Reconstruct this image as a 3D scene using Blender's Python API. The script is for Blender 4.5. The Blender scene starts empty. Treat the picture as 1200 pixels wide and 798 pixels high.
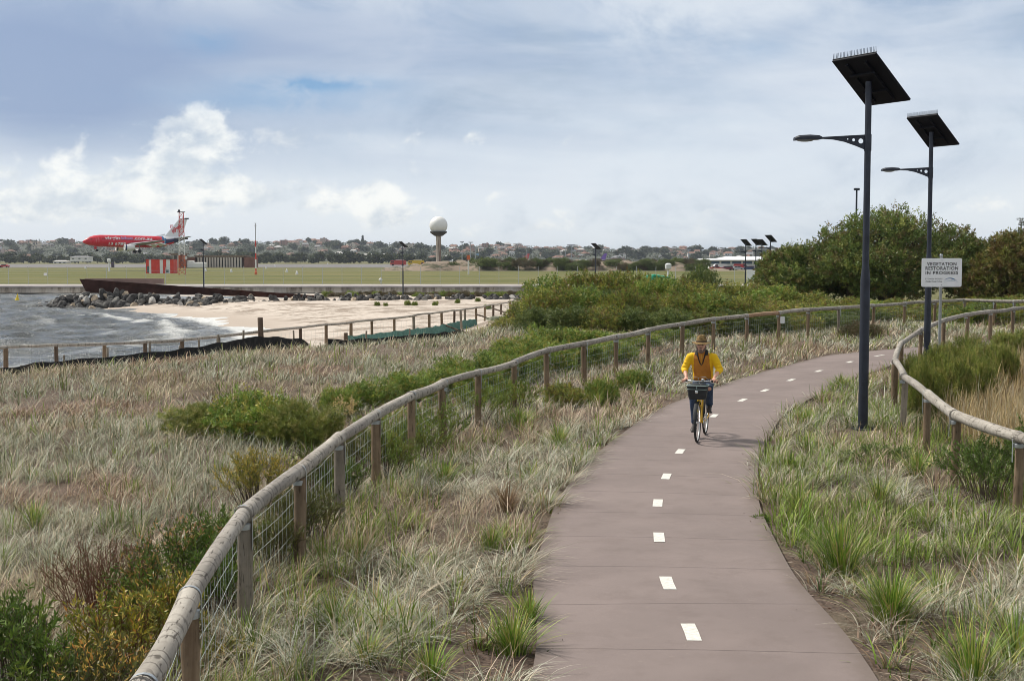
import bpy, bmesh, math
import numpy as np
from mathutils import Vector, Matrix, Euler
R = math.radians
pi = math.pi
S = bpy.context.scene
C = S.collection

# ------------------------------------------------------------------ camera
F = 1500.0                      # focal length in pixels of a 1200 px wide picture
HZ = 303.0                      # height of the horizon in those pixels
EYE = 3.1
TILT = math.atan((399 - HZ) / F)
cam_d = bpy.data.cameras.new('camera')
cam = bpy.data.objects.new('camera', cam_d)
C.objects.link(cam)
cam_d.sensor_width = 36.0
cam_d.lens = 36.0 * F / 1200
cam_d.clip_start = 0.1
cam_d.clip_end = 20000
cam.location = (0, 0, EYE)
cam.rotation_euler = (pi / 2 - TILT, 0, 0)
S.camera = cam

# ------------------------------------------------------------------ colour management, sun
S.view_settings.view_transform = 'Standard'
S.view_settings.look = 'None'
S.view_settings.gamma = 1
S.view_settings.use_curve_mapping = False
S.view_settings.exposure = 0.55
S.cycles.filter_width = 0.9
SUN_EL, SUN_AZ = R(50), R(-62)      # azimuth measured from +Y towards +X
sun_d = bpy.data.lights.new('sun', 'SUN')
sun_d.energy = 2.9
sun_d.angle = R(10)
sun_d.color = (1.0, 0.95, 0.86)
sun = bpy.data.objects.new('sun', sun_d)
C.objects.link(sun)
sdir = Vector((math.sin(SUN_AZ) * math.cos(SUN_EL), math.cos(SUN_AZ) * math.cos(SUN_EL), math.sin(SUN_EL)))
sun.rotation_euler = sdir.to_track_quat('Z', 'Y').to_euler()
sun.location = sdir * 50

# ------------------------------------------------------------------ node helper
class N:
    def __init__(s, tree):
        s.t = tree; s.t.nodes.clear()
    def n(s, typ, **kw):
        nd = s.t.nodes.new(typ)
        for k, v in kw.items():
            if k in nd.inputs: s.put(nd.inputs[k], v)
            else: setattr(nd, k, v)
        return nd
    def put(s, sock, v):
        if isinstance(v, bpy.types.NodeSocket): s.t.links.new(v, sock)
        else:
            try: sock.default_value = v
            except Exception: sock.default_value = (*v, 1.0)
    def m(s, op, a, b=None, c=None, clamp=False):
        nd = s.t.nodes.new('ShaderNodeMath'); nd.operation = op; nd.use_clamp = clamp
        s.put(nd.inputs[0], a)
        if b is not None: s.put(nd.inputs[1], b)
        if c is not None: s.put(nd.inputs[2], c)
        return nd.outputs[0]
    def vm(s, op, a, b=None):
        nd = s.t.nodes.new('ShaderNodeVectorMath'); nd.operation = op
        s.put(nd.inputs[0], a)
        if b is not None: s.put(nd.inputs[1], b)
        return nd.outputs[0]
    def ss(s, v, a, b, lo=0.0, hi=1.0):
        nd = s.t.nodes.new('ShaderNodeMapRange'); nd.interpolation_type = 'SMOOTHSTEP'
        s.put(nd.inputs[0], v); s.put(nd.inputs[1], a); s.put(nd.inputs[2], b); s.put(nd.inputs[3], lo); s.put(nd.inputs[4], hi)
        return nd.outputs[0]
    def mix(s, f, a, b, blend='MIX'):
        nd = s.t.nodes.new('ShaderNodeMix'); nd.data_type = 'RGBA'; nd.blend_type = blend
        s.put(nd.inputs[0], f)
        for i, v in ((6, a), (7, b)):
            if isinstance(v, bpy.types.NodeSocket): s.t.links.new(v, nd.inputs[i])
            else: nd.inputs[i].default_value = (*v[:3], 1.0)
        return nd.outputs[2]
    def noise(s, vec, scale, detail=4, rough=0.55, dist=0.0, out=0):
        nd = s.t.nodes.new('ShaderNodeTexNoise')
        if vec is not None: s.put(nd.inputs['Vector'], vec)
        nd.inputs['Scale'].default_value = scale; nd.inputs['Detail'].default_value = detail
        nd.inputs['Roughness'].default_value = rough; nd.inputs['Distortion'].default_value = dist
        return nd.outputs[out]
    def comb(s, x, y, z):
        nd = s.t.nodes.new('ShaderNodeCombineXYZ')
        s.put(nd.inputs[0], x); s.put(nd.inputs[1], y); s.put(nd.inputs[2], z)
        return nd.outputs[0]
    def sep(s, v):
        nd = s.t.nodes.new('ShaderNodeSeparateXYZ'); s.put(nd.inputs[0], v)
        return nd.outputs
    def scale(s, v, xyz): return s.vm('MULTIPLY', v, xyz)

# ------------------------------------------------------------------ world: Nishita sky behind a procedural cloud deck
W = bpy.data.worlds.new('World'); S.world = W; W.use_nodes = True
w = N(W.node_tree)
sky = w.n('ShaderNodeTexSky', sky_type='NISHITA', sun_disc=False, sun_elevation=SUN_EL, sun_rotation=SUN_AZ)
bg_sky = w.n('ShaderNodeBackground', Color=sky.outputs[0], Strength=0.1)
D = w.n('ShaderNodeTexCoord').outputs['Generated']
dx, dy, dz = w.sep(D)
u = w.m('MULTIPLY', w.m('ARCTAN2', dx, dy), 1.0)
e = w.m('ARCSINE', dz)
def pu(px): return math.atan((px - 600) / F)
def pe(py): return (HZ - py) / F
P1 = w.comb(w.m('MULTIPLY', u, 3.0), w.m('MULTIPLY', e, 15.0), 0.0)
P2 = w.comb(w.m('MULTIPLY', u, 10.0), w.m('MULTIPLY', e, 15.0), 3.7)
wisp = w.noise(P1, 1.6, 6, 0.55, 0.6)
puff = w.noise(P2, 3.2, 8, 0.6, 0.3)
puff2 = w.noise(w.vm('ADD', P2, (0.0, 0.09, 4.0)), 2.1, 7, 0.6, 0.2)
def blob(px, py, rx, ry):
    a = w.m('DIVIDE', w.m('SUBTRACT', u, pu(px)), rx / F)
    b = w.m('DIVIDE', w.m('SUBTRACT', e, pe(py)), ry / F)
    q = w.m('ADD', w.m('MULTIPLY', a, a), w.m('MULTIPLY', b, b))
    return w.m('EXPONENT', w.m('MULTIPLY', q, -1.0))
def add(*l):
    r = l[0]
    for x in l[1:]: r = w.m('ADD', r, x)
    return r
lowc = (0.78, 0.83, 0.89); midc = (0.60, 0.68, 0.79); topc = (0.35, 0.45, 0.62)
col = w.mix(w.ss(e, 0.02, 0.12), lowc, midc)
col = w.mix(w.ss(e, 0.09, 0.2), col, topc)
mot = w.noise(w.vm('ADD', P2, (8.0, 1.0, 2.0)), 0.55, 9, 0.62, 0.5)
col = w.mix(w.ss(mot, 0.46, 0.68, 0, 0.7), col, (0.82, 0.85, 0.90))
col = w.mix(w.ss(mot, 0.50, 0.30, 0, 0.85), col, (0.36, 0.45, 0.58))

# broad streaks
wn = w.ss(wisp, 0.36, 0.66)
col = w.mix(w.m('MULTIPLY', wn, 0.55), col, (0.74, 0.78, 0.86))
wn2 = w.ss(w.noise(w.vm('ADD', P1, (5.0, 2.0, 1.0)), 1.1, 5, 0.5, 0.4), 0.42, 0.64)
col = w.mix(w.m('MULTIPLY', w.m('MULTIPLY', wn2, w.ss(e, 0.03, 0.1)), 0.5), col, (0.36, 0.45, 0.62))
# darker slate bank upper left
dk = add(blob(20, 90, 240, 80), w.m('MULTIPLY', blob(330, 60, 260, 55), 0.55), w.m('MULTIPLY', blob(80, 150, 130, 40), 0.5))
dk = w.m('MULTIPLY', dk, w.ss(wisp, 0.2, 0.6, 0.65, 1.0), clamp=True)
col = w.mix(w.m('MULTIPLY', dk, 0.95, clamp=True), col, (0.285, 0.37, 0.56))
# bright veil right of the middle
vl = add(blob(1010, 150, 190, 90), blob(750, 210, 260, 45))
col = w.mix(w.m('MULTIPLY', vl, 0.3, clamp=True), col, (0.74, 0.78, 0.87))
# bright low cumulus
cm = add(w.m('MULTIPLY', blob(100, 205, 150, 30), 0.72), w.m('MULTIPLY', blob(215, 200, 40, 40), 0.8), w.m('MULTIPLY', blob(30, 245, 150, 22), 0.9), blob(238, 148, 32, 20), w.m('MULTIPLY', blob(250, 170, 60, 20), 0.8),
         w.m('MULTIPLY', blob(442, 238, 30, 22), 0.95), w.m('MULTIPLY', blob(350, 235, 200, 26), 0.75), w.m('MULTIPLY', blob(1150, 245, 36, 18), 0.9), w.m('MULTIPLY', blob(720, 265, 260, 20), 0.55), w.m('MULTIPLY', blob(480, 165, 200, 14), 0.5))
cmask = w.ss(w.m('ADD', cm, w.m('MULTIPLY', w.m('SUBTRACT', puff, 0.5), 2.4)), 0.42, 1.0)
shade = w.ss(puff2, 0.36, 0.60)
ccol = w.mix(shade, (0.62, 0.68, 0.76), (1.0, 0.99, 0.97))
col = w.mix(w.m('MULTIPLY', cmask, 0.88), col, ccol)
# grey underside of the tall cumulus
gr = w.m('MULTIPLY', add(blob(205, 165, 40, 14), w.m('MULTIPLY', blob(330, 165, 70, 12), 0.7), w.m('MULTIPLY', blob(60, 175, 80, 9), 0.6)), w.ss(puff, 0.4, 0.62))
col = w.mix(w.m('MULTIPLY', gr, 0.8, clamp=True), col, (0.44, 0.52, 0.66))
# clear gap
gap = add(blob(365, 104, 80, 10), w.m('MULTIPLY', blob(250, 60, 40, 18), 0.45), w.m('MULTIPLY', blob(330, 125, 120, 14), 0.5), w.m('MULTIPLY', blob(880, 70, 40, 14), 0.25))
gap = w.m('MULTIPLY', gap, w.ss(puff, 0.3, 0.6, 0.35, 1.15), clamp=True)
col = w.mix(w.m('MULTIPLY', gap, 0.85), col, (0.17, 0.36, 0.62))
col = w.mix(1.0, col, (0.715, 0.725, 0.715), 'MULTIPLY')
col = w.mix(w.ss(e, 0.24, 0.6), col, (0.42, 0.415, 0.40))
bg_c = w.n('ShaderNodeBackground', Color=col, Strength=1.0)
ms = w.n('ShaderNodeMixShader')
w.t.links.new(bg_sky.outputs[0], ms.inputs[1]); w.t.links.new(bg_c.outputs[0], ms.inputs[2])
w.put(ms.inputs[0], 0.96)
ow = w.n('ShaderNodeOutputWorld'); w.t.links.new(ms.outputs[0], ow.inputs[0])
W.cycles.sampling_method = 'MANUAL'; W.cycles.sample_map_resolution = 512

# ------------------------------------------------------------------ geometry helpers
rng = np.random.default_rng(11)
def ray(px, py):
    a = (px - 600) / F; b = (399 - py) / F
    ct, st = math.cos(TILT), math.sin(TILT)
    return a, ct + b * st, -st + b * ct
def at(px, py, Y):
    a, b, c = ray(px, py)
    t = Y / b
    return Vector((a * t, Y, EYE + c * t))
def atz(px, py, z):
    a, b, c = ray(px, py)
    t = (z - EYE) / c
    return Vector((a * t, b * t, z))
def sstep(x, a, b):
    t = np.clip((np.asarray(x, float) - a) / (b - a), 0, 1)
    return t * t * (3 - 2 * t)
def poly_dist(P, X, Y):
    """signed distance to a polyline, > 0 on its right-hand side"""
    X = np.asarray(X, float); Y = np.asarray(Y, float)
    best = np.full(X.shape, 1e18); sg = np.ones(X.shape)
    for (x0, y0), (x1, y1) in zip(P[:-1], P[1:]):
        vx, vy = x1 - x0, y1 - y0
        t = np.clip(((X - x0) * vx + (Y - y0) * vy) / (vx * vx + vy * vy), 0, 1)
        qx, qy = X - x0 - t * vx, Y - y0 - t * vy
        d = qx * qx + qy * qy
        c = vx * qy - vy * qx
        m = d < best - 1e-9
        best = np.where(m, d, best); sg = np.where(m, np.where(c <= 0, 1, -1), sg)
    return np.sqrt(best) * sg
def catmull(P, n=8):
    P = [Vector(p) for p in P]
    Q = [P[0] * 2 - P[1]] + P + [P[-1] * 2 - P[-2]]
    out = []
    for i in range(1, len(Q) - 2):
        a, b, c, d = Q[i - 1:i + 3]
        for k in range(n):
            t = k / n
            out.append(0.5 * ((2 * b) + (c - a) * t + (2 * a - 5 * b + 4 * c - d) * t * t + (3 * b - a - 3 * c + d) * t ** 3))
    out.append(P[-1].copy())
    return out
def resample(P, step):
    L = [0.0]
    for a, b in zip(P[:-1], P[1:]): L.append(L[-1] + (b - a).length)
    n = max(2, int(round(L[-1] / step)) + 1)
    s = np.linspace(0, L[-1], n)
    A = np.array([tuple(p) for p in P])
    B = np.stack([np.interp(s, L, A[:, k]) for k in range(A.shape[1])], 1)
    return [Vector(b) for b in B], s

class MB:
    def __init__(s): s.v = []; s.f = []; s.m = []; s.mi = 0
    def mat(s, i): s.mi = i; return s
    def add(s, vs, fs):
        o = len(s.v); s.v += [tuple(x) for x in vs]
        s.f += [tuple(o + i for i in f) for f in fs]; s.m += [s.mi] * len(fs); return s
    def box(s, c, size, rot=None, bev=0.0):
        hx, hy, hz = size[0] / 2, size[1] / 2, size[2] / 2
        if bev <= 0:
            vs = [Vector((a * hx, b * hy, d * hz)) for d in (-1, 1) for a, b in ((-1, -1), (1, -1), (1, 1), (-1, 1))]
            fs = [(3, 2, 1, 0), (4, 5, 6, 7), (0, 1, 5, 4), (1, 2, 6, 5), (2, 3, 7, 6), (3, 0, 4, 7)]
        else:
            vs = []; b_ = bev
            for z, ins in ((-hz, b_), (-hz + b_, 0), (hz - b_, 0), (hz, b_)):
                for sx, sy in ((-1, -1), (1, -1), (1, 1), (-1, 1)):
                    X, Y = hx - ins, hy - ins
                    pts = [(sx * X, sy * (Y - b_)), (sx * (X - b_), sy * Y)]
                    if sx * sy > 0: pts = pts[::-1] if False else pts
                    if (sx, sy) in ((-1, -1), (1, 1)): vs += [Vector((*pts[0], z)), Vector((*pts[1], z))]
                    else: vs += [Vector((*pts[1], z)), Vector((*pts[0], z))]
            fs = [tuple(range(7, -1, -1)), tuple(range(24, 32))]
            for k in range(3):
                for i in range(8):
                    j = (i + 1) % 8
                    fs.append((k * 8 + i, k * 8 + j, k * 8 + 8 + j, k * 8 + 8 + i))
        M = (rot if rot is not None else Matrix.Identity(3))
        c = Vector(c)
        return s.add([M @ v + c for v in vs], fs)
    def tube(s, pts, r, n=8, cap=True, sq=None, round_end=False):
        pts = [Vector(p) for p in pts]
        if not hasattr(r, '__len__'): r = [r] * len(pts)
        r = list(r)
        if round_end:
            a, b = pts[0], pts[-1]
            d0 = (pts[0] - pts[1]).normalized(); d1 = (pts[-1] - pts[-2]).normalized()
            pts = [a + d0 * r[0] * 0.95, a + d0 * r[0] * 0.7] + pts + [b + d1 * r[-1] * 0.7, b + d1 * r[-1] * 0.95]
            r = [r[0] * 0.3, r[0] * 0.72] + r + [r[-1] * 0.72, r[-1] * 0.3]
        vs = []; up = None
        for i, p in enumerate(pts):
            t = (pts[min(i + 1, len(pts) - 1)] - pts[max(i - 1, 0)])
            t = t.normalized() if t.length > 1e-9 else Vector((0, 0, 1))
            if up is None:
                up = Vector((0, 0, 1)) if abs(t.z) < 0.9 else Vector((0, 1, 0))
            x = t.cross(up); x = x.normalized() if x.length > 1e-6 else t.orthogonal().normalized()
            y = x.cross(t).normalized(); up = y
            kx, ky = sq if sq else (1, 1)
            for k in range(n):
                a = 2 * pi * (k + 0.5) / n
                vs.append(p + x * (math.cos(a) * r[i] * kx) + y * (math.sin(a) * r[i] * ky))
        fs = []
        for i in range(len(pts) - 1):
            for k in range(n):
                j = (k + 1) % n
                fs.append((i * n + k, i * n + j, (i + 1) * n + j, (i + 1) * n + k))
        if cap:
            fs.append(tuple(range(n - 1, -1, -1))); o = (len(pts) - 1) * n; fs.append(tuple(o + k for k in range(n)))
        return s.add(vs, fs)
    def loft(s, rings, closed=True, cap=True):
        n = len(rings[0]); vs = [v for r_ in rings for v in r_]; fs = []
        for i in range(len(rings) - 1):
            for k in range(n if closed else n - 1):
                j = (k + 1) % n
                fs.append((i * n + k, i * n + j, (i + 1) * n + j, (i + 1) * n + k))
        if cap and closed:
            fs.append(tuple(range(n - 1, -1, -1))); o = (len(rings) - 1) * n; fs.append(tuple(o + k for k in range(n)))
        return s.add(vs, fs)
    def ell(s, secs, n=16):
        """secs: (centre, rx, ry[, tilt about x]) elliptical sections"""
        rings = []
        for sec in secs:
            c, rx, ry = Vector(sec[0]), sec[1], sec[2]
            M = Matrix.Rotation(sec[3], 3, 'X') if len(sec) > 3 else Matrix.Identity(3)
            rings.append([c + M @ Vector((math.cos(2 * pi * k / n) * rx, math.sin(2 * pi * k / n) * ry, 0)) for k in range(n)])
        return s.loft(rings)
    def lathe(s, prof, c=(0, 0, 0), n=20, M=None):
        c = Vector(c); M = M if M is not None else Matrix.Identity(3)
        rings = [[c + M @ Vector((math.cos(2 * pi * k / n) * r_, math.sin(2 * pi * k / n) * r_, z)) for k in range(n)] for r_, z in prof]
        return s.loft(rings)
    def sph(s, c, r, n=12, m=8, sc=(1, 1, 1)):
        c = Vector(c)
        rings = []
        for i in range(1, m):
            a = pi * i / m
            rings.append([c + Vector((math.sin(a) * math.cos(2 * pi * k / n) * r * sc[0], math.sin(a) * math.sin(2 * pi * k / n) * r * sc[1], -math.cos(a) * r * sc[2])) for k in range(n)])
        o = len(s.v)
        s.loft(rings, cap=False)
        s.v += [tuple(c + Vector((0, 0, -r * sc[2]))), tuple(c + Vector((0, 0, r * sc[2])))]
        b, t = len(s.v) - 2, len(s.v) - 1
        for k in range(n):
            j = (k + 1) % n
            s.f.append((o + j, o + k, b)); s.m.append(s.mi)
            s.f.append((o + (m - 2) * n + k, o + (m - 2) * n + j, t)); s.m.append(s.mi)
        return s
    def prism(s, poly, z0, z1, M=None, off=(0, 0, 0)):
        M = M if M is not None else Matrix.Identity(3); off = Vector(off); n = len(poly)
        vs = [M @ Vector((x, y, z0)) + off for x, y in poly] + [M @ Vector((x, y, z1)) + off for x, y in poly]
        fs = [tuple(range(n - 1, -1, -1)), tuple(range(n, 2 * n))] + [(i, (i + 1) % n, n + (i + 1) % n, n + i) for i in range(n)]
        return s.add(vs, fs)
    def build(s, name, mats, parent=None, smooth=False, loc=None, ang=40):
        me = bpy.data.meshes.new(name)
        me.from_pydata([tuple(v) for v in s.v], [], s.f)
        if not isinstance(mats, (list, tuple)): mats = [mats]
        for m_ in mats: me.materials.append(m_)
        me.polygons.foreach_set('material_index', s.m)
        bm = bmesh.new(); bm.from_mesh(me); bmesh.ops.recalc_face_normals(bm, faces=bm.faces[:])
        if smooth:
            for f_ in bm.faces: f_.smooth = True
            ca = math.cos(R(ang))
            for e_ in bm.edges:
                if len(e_.link_faces) == 2 and e_.link_faces[0].normal.dot(e_.link_faces[1].normal) < ca: e_.smooth = False
        bm.to_mesh(me); bm.free()
        me.update()
        o = bpy.data.objects.new(name, me); C.objects.link(o)
        if parent: o.parent = parent
        if loc is not None: o.location = loc
        return o

def bulk(name, V, T, mat, col=None, parent=None, smooth=False):
    """mesh from arrays: V (n,3), T (m,k) faces of one size"""
    me = bpy.data.meshes.new(name)
    V = np.ascontiguousarray(V, np.float32); T = np.ascontiguousarray(T, np.int32)
    k = T.shape[1]
    me.vertices.add(len(V)); me.vertices.foreach_set('co', V.ravel())
    me.loops.add(T.size); me.loops.foreach_set('vertex_index', T.ravel())
    me.polygons.add(len(T)); me.polygons.foreach_set('loop_start', np.arange(0, T.size, k, dtype=np.int32))
    if smooth: me.polygons.foreach_set('use_smooth', np.ones(len(T), bool))
    if col is not None:
        at_ = me.attributes.new('Col', 'FLOAT_COLOR', 'POINT')
        cc = np.ones((len(V), 4), np.float32); cc[:, :3] = col
        at_.data.foreach_set('color', cc.ravel())
    me.materials.append(mat)
    me.update(calc_edges=True)
    o = bpy.data.objects.new(name, me); C.objects.link(o)
    if parent: o.parent = parent
    return o
def thing(name, label, cat, loc=(0, 0, 0), rz=0.0, group=None):
    o = bpy.data.objects.new(name, None); C.objects.link(o)
    o.location = loc; o.rotation_euler = (0, 0, rz); o.empty_display_size = 0.2
    return tag(o, label, cat, group)
def tag(o, label=None, cat=None, group=None, kind=None):
    if label: o['label'] = label
    if cat: o['category'] = cat
    if group: o['group'] = group
    if kind: o['kind'] = kind
    return o
def dup(root, loc=None, rz=None, label=None, group=None, sc=None):
    r = root.copy(); C.objects.link(r)
    if loc is not None: r.location = loc
    if rz is not None: r.rotation_euler = (0, 0, rz)
    if sc is not None: r.scale = sc if hasattr(sc, '__len__') else (sc, sc, sc)
    if label: r['label'] = label
    if group: r['group'] = group
    def kids(a, b):
        for ch in KIDS.get(a.name, []) :
            c = ch.copy(); C.objects.link(c); c.parent = b
            kids(ch, c)
    kids(root, r)
    return r
ORD = ['first', 'second', 'third', 'fourth', 'fifth', 'sixth', 'seventh', 'eighth', 'ninth', 'tenth', 'eleventh', 'twelfth', 'thirteenth', 'fourteenth', 'fifteenth', 'sixteenth', 'seventeenth', 'eighteenth', 'nineteenth', 'twentieth']
def nth(i): return ORD[i] if i < 20 else 'twenty-' + ORD[i - 20] if i < 29 else 'thirtieth' if i == 29 else 'thirty-' + ORD[i - 30]
KIDS = {}
def index_kids():
    KIDS.clear()
    for o in bpy.data.objects:
        if o.parent: KIDS.setdefault(o.parent.name, []).append(o)

# ------------------------------------------------------------------ materials
def pbr(name, colr, rough=0.7, metal=0.0, var=0.0, vscale=8.0, bump=0.0, bscale=30.0, spec=0.5, stretch=None):
    m = bpy.data.materials.new(name); m.use_nodes = True
    k = N(m.node_tree)
    b = k.n('ShaderNodeBsdfPrincipled', Roughness=rough, Metallic=metal)
    b.inputs['Specular IOR Level'].default_value = spec
    o = k.n('ShaderNodeOutputMaterial'); k.t.links.new(b.outputs[0], o.inputs[0])
    tc = k.n('ShaderNodeTexCoord').outputs['Object']
    if stretch: tc = k.scale(tc, stretch)
    if var > 0:
        nz = k.noise(tc, vscale, 5, 0.6)
        f = k.ss(nz, 0.3, 0.7)
        c = k.mix(f, tuple(x * (1 - var) for x in colr), tuple(min(1, x * (1 + var)) for x in colr))
        k.put(b.inputs['Base Color'], c)
        k.put(b.inputs['Roughness'], k.ss(nz, 0.3, 0.7, min(1, rough + 0.1), max(0.05, rough - 0.1)))
    else: b.inputs['Base Color'].default_value = (*colr, 1)
    if bump > 0:
        bp = k.n('ShaderNodeBump', Strength=bump, Distance=0.02)
        k.put(bp.inputs['Height'], k.noise(tc, bscale, 5, 0.6))
        k.put(b.inputs['Normal'], bp.outputs[0])
    return m
def foliage_mat(name, trans=0.3, rough=0.6, var=0.25, spec=0.3):
    m = bpy.data.materials.new(name); m.use_nodes = True
    k = N(m.node_tree)
    a = k.n('ShaderNodeAttribute', attribute_name='Col').outputs['Color']
    g = k.n('ShaderNodeNewGeometry')
    nz = k.noise(g.outputs['Position'], 3.0, 2)
    c = k.mix(1.0, a, k.mix(nz, (1 - var,) * 3, (1 + var,) * 3), 'MULTIPLY')
    oi = k.n('ShaderNodeObjectInfo')
    c = k.mix(1.0, c, k.mix(oi.outputs['Random'], (0.88, 0.9, 0.85), (1.12, 1.1, 1.15)), 'MULTIPLY')
    b = k.n('ShaderNodeBsdfPrincipled', Roughness=rough); k.put(b.inputs['Base Color'], c)
    b.inputs['Specular IOR Level'].default_value = spec
    t = k.n('ShaderNodeBsdfTranslucent'); k.put(t.inputs[0], c)
    mx = k.n('ShaderNodeMixShader'); k.put(mx.inputs[0], trans)
    k.t.links.new(b.outputs[0], mx.inputs[1]); k.t.links.new(t.outputs[0], mx.inputs[2])
    o = k.n('ShaderNodeOutputMaterial'); k.t.links.new(mx.outputs[0], o.inputs[0])
    return m
def text_geo(txt, size=1.0, bold=0.0, space=1.0, shear=0.0):
    """flat glyph mesh (verts, faces) centred on the origin, in the XY plane"""
    cu = bpy.data.curves.new('t', 'FONT'); cu.body = txt; cu.size = size; cu.offset = bold; cu.shear = shear
    cu.space_character = space; cu.align_x = 'CENTER'; cu.align_y = 'CENTER'; cu.resolution_u = 3
    o = bpy.data.objects.new('t', cu); C.objects.link(o)
    dg = bpy.context.evaluated_depsgraph_get()
    me = bpy.data.meshes.new_from_object(o.evaluated_get(dg))
    vs = [v.co.copy() for v in me.vertices]; fs = [tuple(p.vertices) for p in me.polygons]
    bpy.data.objects.remove(o); bpy.data.curves.remove(cu); bpy.data.meshes.remove(me)
    return vs, fs
# ------------------------------------------------------------------ layout of the land
WATER = -2.0
FIELD = -0.9
def g0(y): return 0.25 * sstep(y, 24, 44) + 0.004 * np.clip(np.asarray(y, float) - 44, 0, 30) - 1.3 * sstep(y, 76, 112)
def gz_at(px, py):            # point of the smooth path level seen at a pixel
    z = 0.0
    for _ in range(30):
        p = atz(px, py, z); z = float(g0(p.y))
    return atz(px, py, z)
# path centre line, bottom of the picture to the far bend
pc = [(870, 1010), (838, 860), (813, 752), (780, 681), (772, 629), (771, 590), (782, 558), (798, 530), (838, 488), (869, 471), (899, 458), (929, 446), (960, 436), (994, 426), (1030, 418)]
PC = [gz_at(*p) for p in pc]
d_ = (PC[-1] - PC[-2]).normalized()
PC = [Vector((PC[0].x + 0.35, PC[0].y - 6, 0))] + PC
e0 = PC[-1]
PC += [e0 + Vector((3.4, 2.6, 0)), e0 + Vector((8, 5.2, 0)), e0 + Vector((14, 7, 0)), e0 + Vector((24, 8.5, 0)), e0 + Vector((40, 8, 0))]
PCs, PCl = resample(catmull([Vector((p.x, p.y, 0)) for p in PC], 10), 0.4)
PCxy = [(p.x, p.y) for p in PCs]
PW = 1.27
# left and right rail: pixel, height of rail axis above ground 1.0
def rail_pt(px, py, hgt=0.99):
    z = hgt
    for _ in range(40):
        p = atz(px, py, z); z = float(g0(p.y)) + hgt
    return p
LRp = [(85, 925), (168, 806), (222, 700), (285, 602), (350, 553), (397, 514), (440, 486), (482, 464), (520, 449), (560, 436.5), (603, 425), (641, 411), (685, 403), (722, 395), (759, 387), (799, 380), (836, 374), (875, 370), (912, 367),
       (947, 363.5), (983, 361), (1023, 358), (1060, 355.5), (1095, 353.5), (1130, 352), (1165, 353), (1188, 353.5), (1225, 354), (1262, 355)]
LR = [rail_pt(*p) for p in LRp]
RRp = [(1268, 536), (1194, 512), (1119, 486), (1087, 462), (1059, 441), (1049, 424), (1056, 402), (1078, 387), (1106, 375.5), (1133, 369), (1161, 365), (1187, 362), (1213, 359.5), (1240, 357.5)]
RR = [rail_pt(*p) for p in RRp]
LFxy = [(p.x, p.y) for p in LR]; LFxy = [(LFxy[0][0] - 0.3, LFxy[0][1] - 6)] + LFxy + [(LFxy[-1][0] + 30, LFxy[-1][1] + 3)]
RFxy = [(p.x, p.y) for p in RR]; RFxy = [(RFxy[0][0] + 3.0, RFxy[0][1] - 3)] + RFxy + [(RFxy[-1][0] + 30, RFxy[-1][1] + 3)]
# dune edge (land on its right-hand side when walked away from the camera) and shoreline
EDGE = [(-60, 22), (-30, 29), (-20, 31), (-13, 33.5), (-9.6, 36.5), (-8, 40), (-4.6, 44), (-1.6, 46), (-0.6, 53), (1.0, 68), (2.8, 90), (6, 120), (12, 160), (20, 185)]
SHORE = [(-90, 42), (-60, 48), (-40, 53), (-24, 58), (-17, 66), (-16.0, 76), (-17.5, 86), (-20.5, 97), (-26, 108), (-34, 120), (-41, 130), (-46, 138), (-47, 150), (-58, 165), (-62, 185)]
_w = [(rng.uniform(0.15, 0.9), rng.uniform(0, 2 * pi), rng.uniform(0, 2 * pi)) for _ in range(14)]
def ripple(X, Y):
    r_ = 0
    for f_, a_, p_ in _w: r_ = r_ + np.sin(f_ * 2.2 * (X * math.cos(a_) + Y * math.sin(a_)) + p_) / (1 + f_ * 3)
    return r_ / 4
def H(X, Y):
    X = np.asarray(X, float); Y = np.asarray(Y, float)
    dE = poly_dist(EDGE, X, Y); dS = poly_dist(SHORE, X, Y)
    dP = np.abs(poly_dist(PCxy[::3], X, Y))
    rp = ripple(X, Y)
    off = sstep(dP, PW + 0.15, PW + 2.5)
    dR = poly_dist(RFxy, X, Y)
    dune = g0(Y) + off * (0.10 * rp - 0.03) - 0.035 * (1 - off) + 0.25 * sstep(dR, 0.5, 7) * sstep(Y, 18, 30)
    beach = np.where(dS > 0, WATER + np.minimum(0.075 * dS, 0.9 + 0.012 * dS) + 0.05 * rp * sstep(dS, 2, 8), WATER + 0.12 * dS)
    beach = np.clip(beach, -4.5, -0.72) - 0.38 * sstep(Y, 85, 125) * (dS > 6) - 0.75 * sstep(Y, 138, 165) * (dS > 0)
    t = sstep(dE, -5.0, 1.0)
    z = beach * (1 - t) + dune * t
    far = sstep(Y, 170, 190)
    return z * (1 - far) + (FIELD - 0.6) * far
def Hs(x, y): return float(H(np.array([x]), np.array([y]))[0])

# ------------------------------------------------------------------ ground sheet
def axis_pts(lim, near, growth):
    a = [0.0]; st = near
    while a[-1] < lim: a.append(a[-1] + st); st *= growth
    return a
xs = axis_pts(170, 0.22, 1.022); xs = np.array([-x for x in xs[:0:-1]] + xs)
ys = np.array([-8 + v for v in axis_pts(186, 0.28, 1.0065)]); ys = ys[ys < 178]
gx, gy = np.meshgrid(xs, ys)
gz = H(gx.ravel(), gy.ravel())
V = np.stack([gx.ravel(), gy.ravel(), gz], 1)
nx = len(xs); ny = len(ys)
ii, jj = np.meshgrid(np.arange(nx - 1), np.arange(ny - 1))
a = (jj * nx + ii).ravel()
T = np.stack([a, a + 1, a + 1 + nx, a + nx], 1)
gm = bpy.data.materials.new('ground'); gm.use_nodes = True; k = N(gm.node_tree)
pos = k.n('ShaderNodeNewGeometry').outputs['Position']
lw = k.n('ShaderNodeAttribute', attribute_name='Col').outputs['Color']   # r: land cover, g: wet sand
lr, lg, lb = k.sep(lw)
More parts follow.
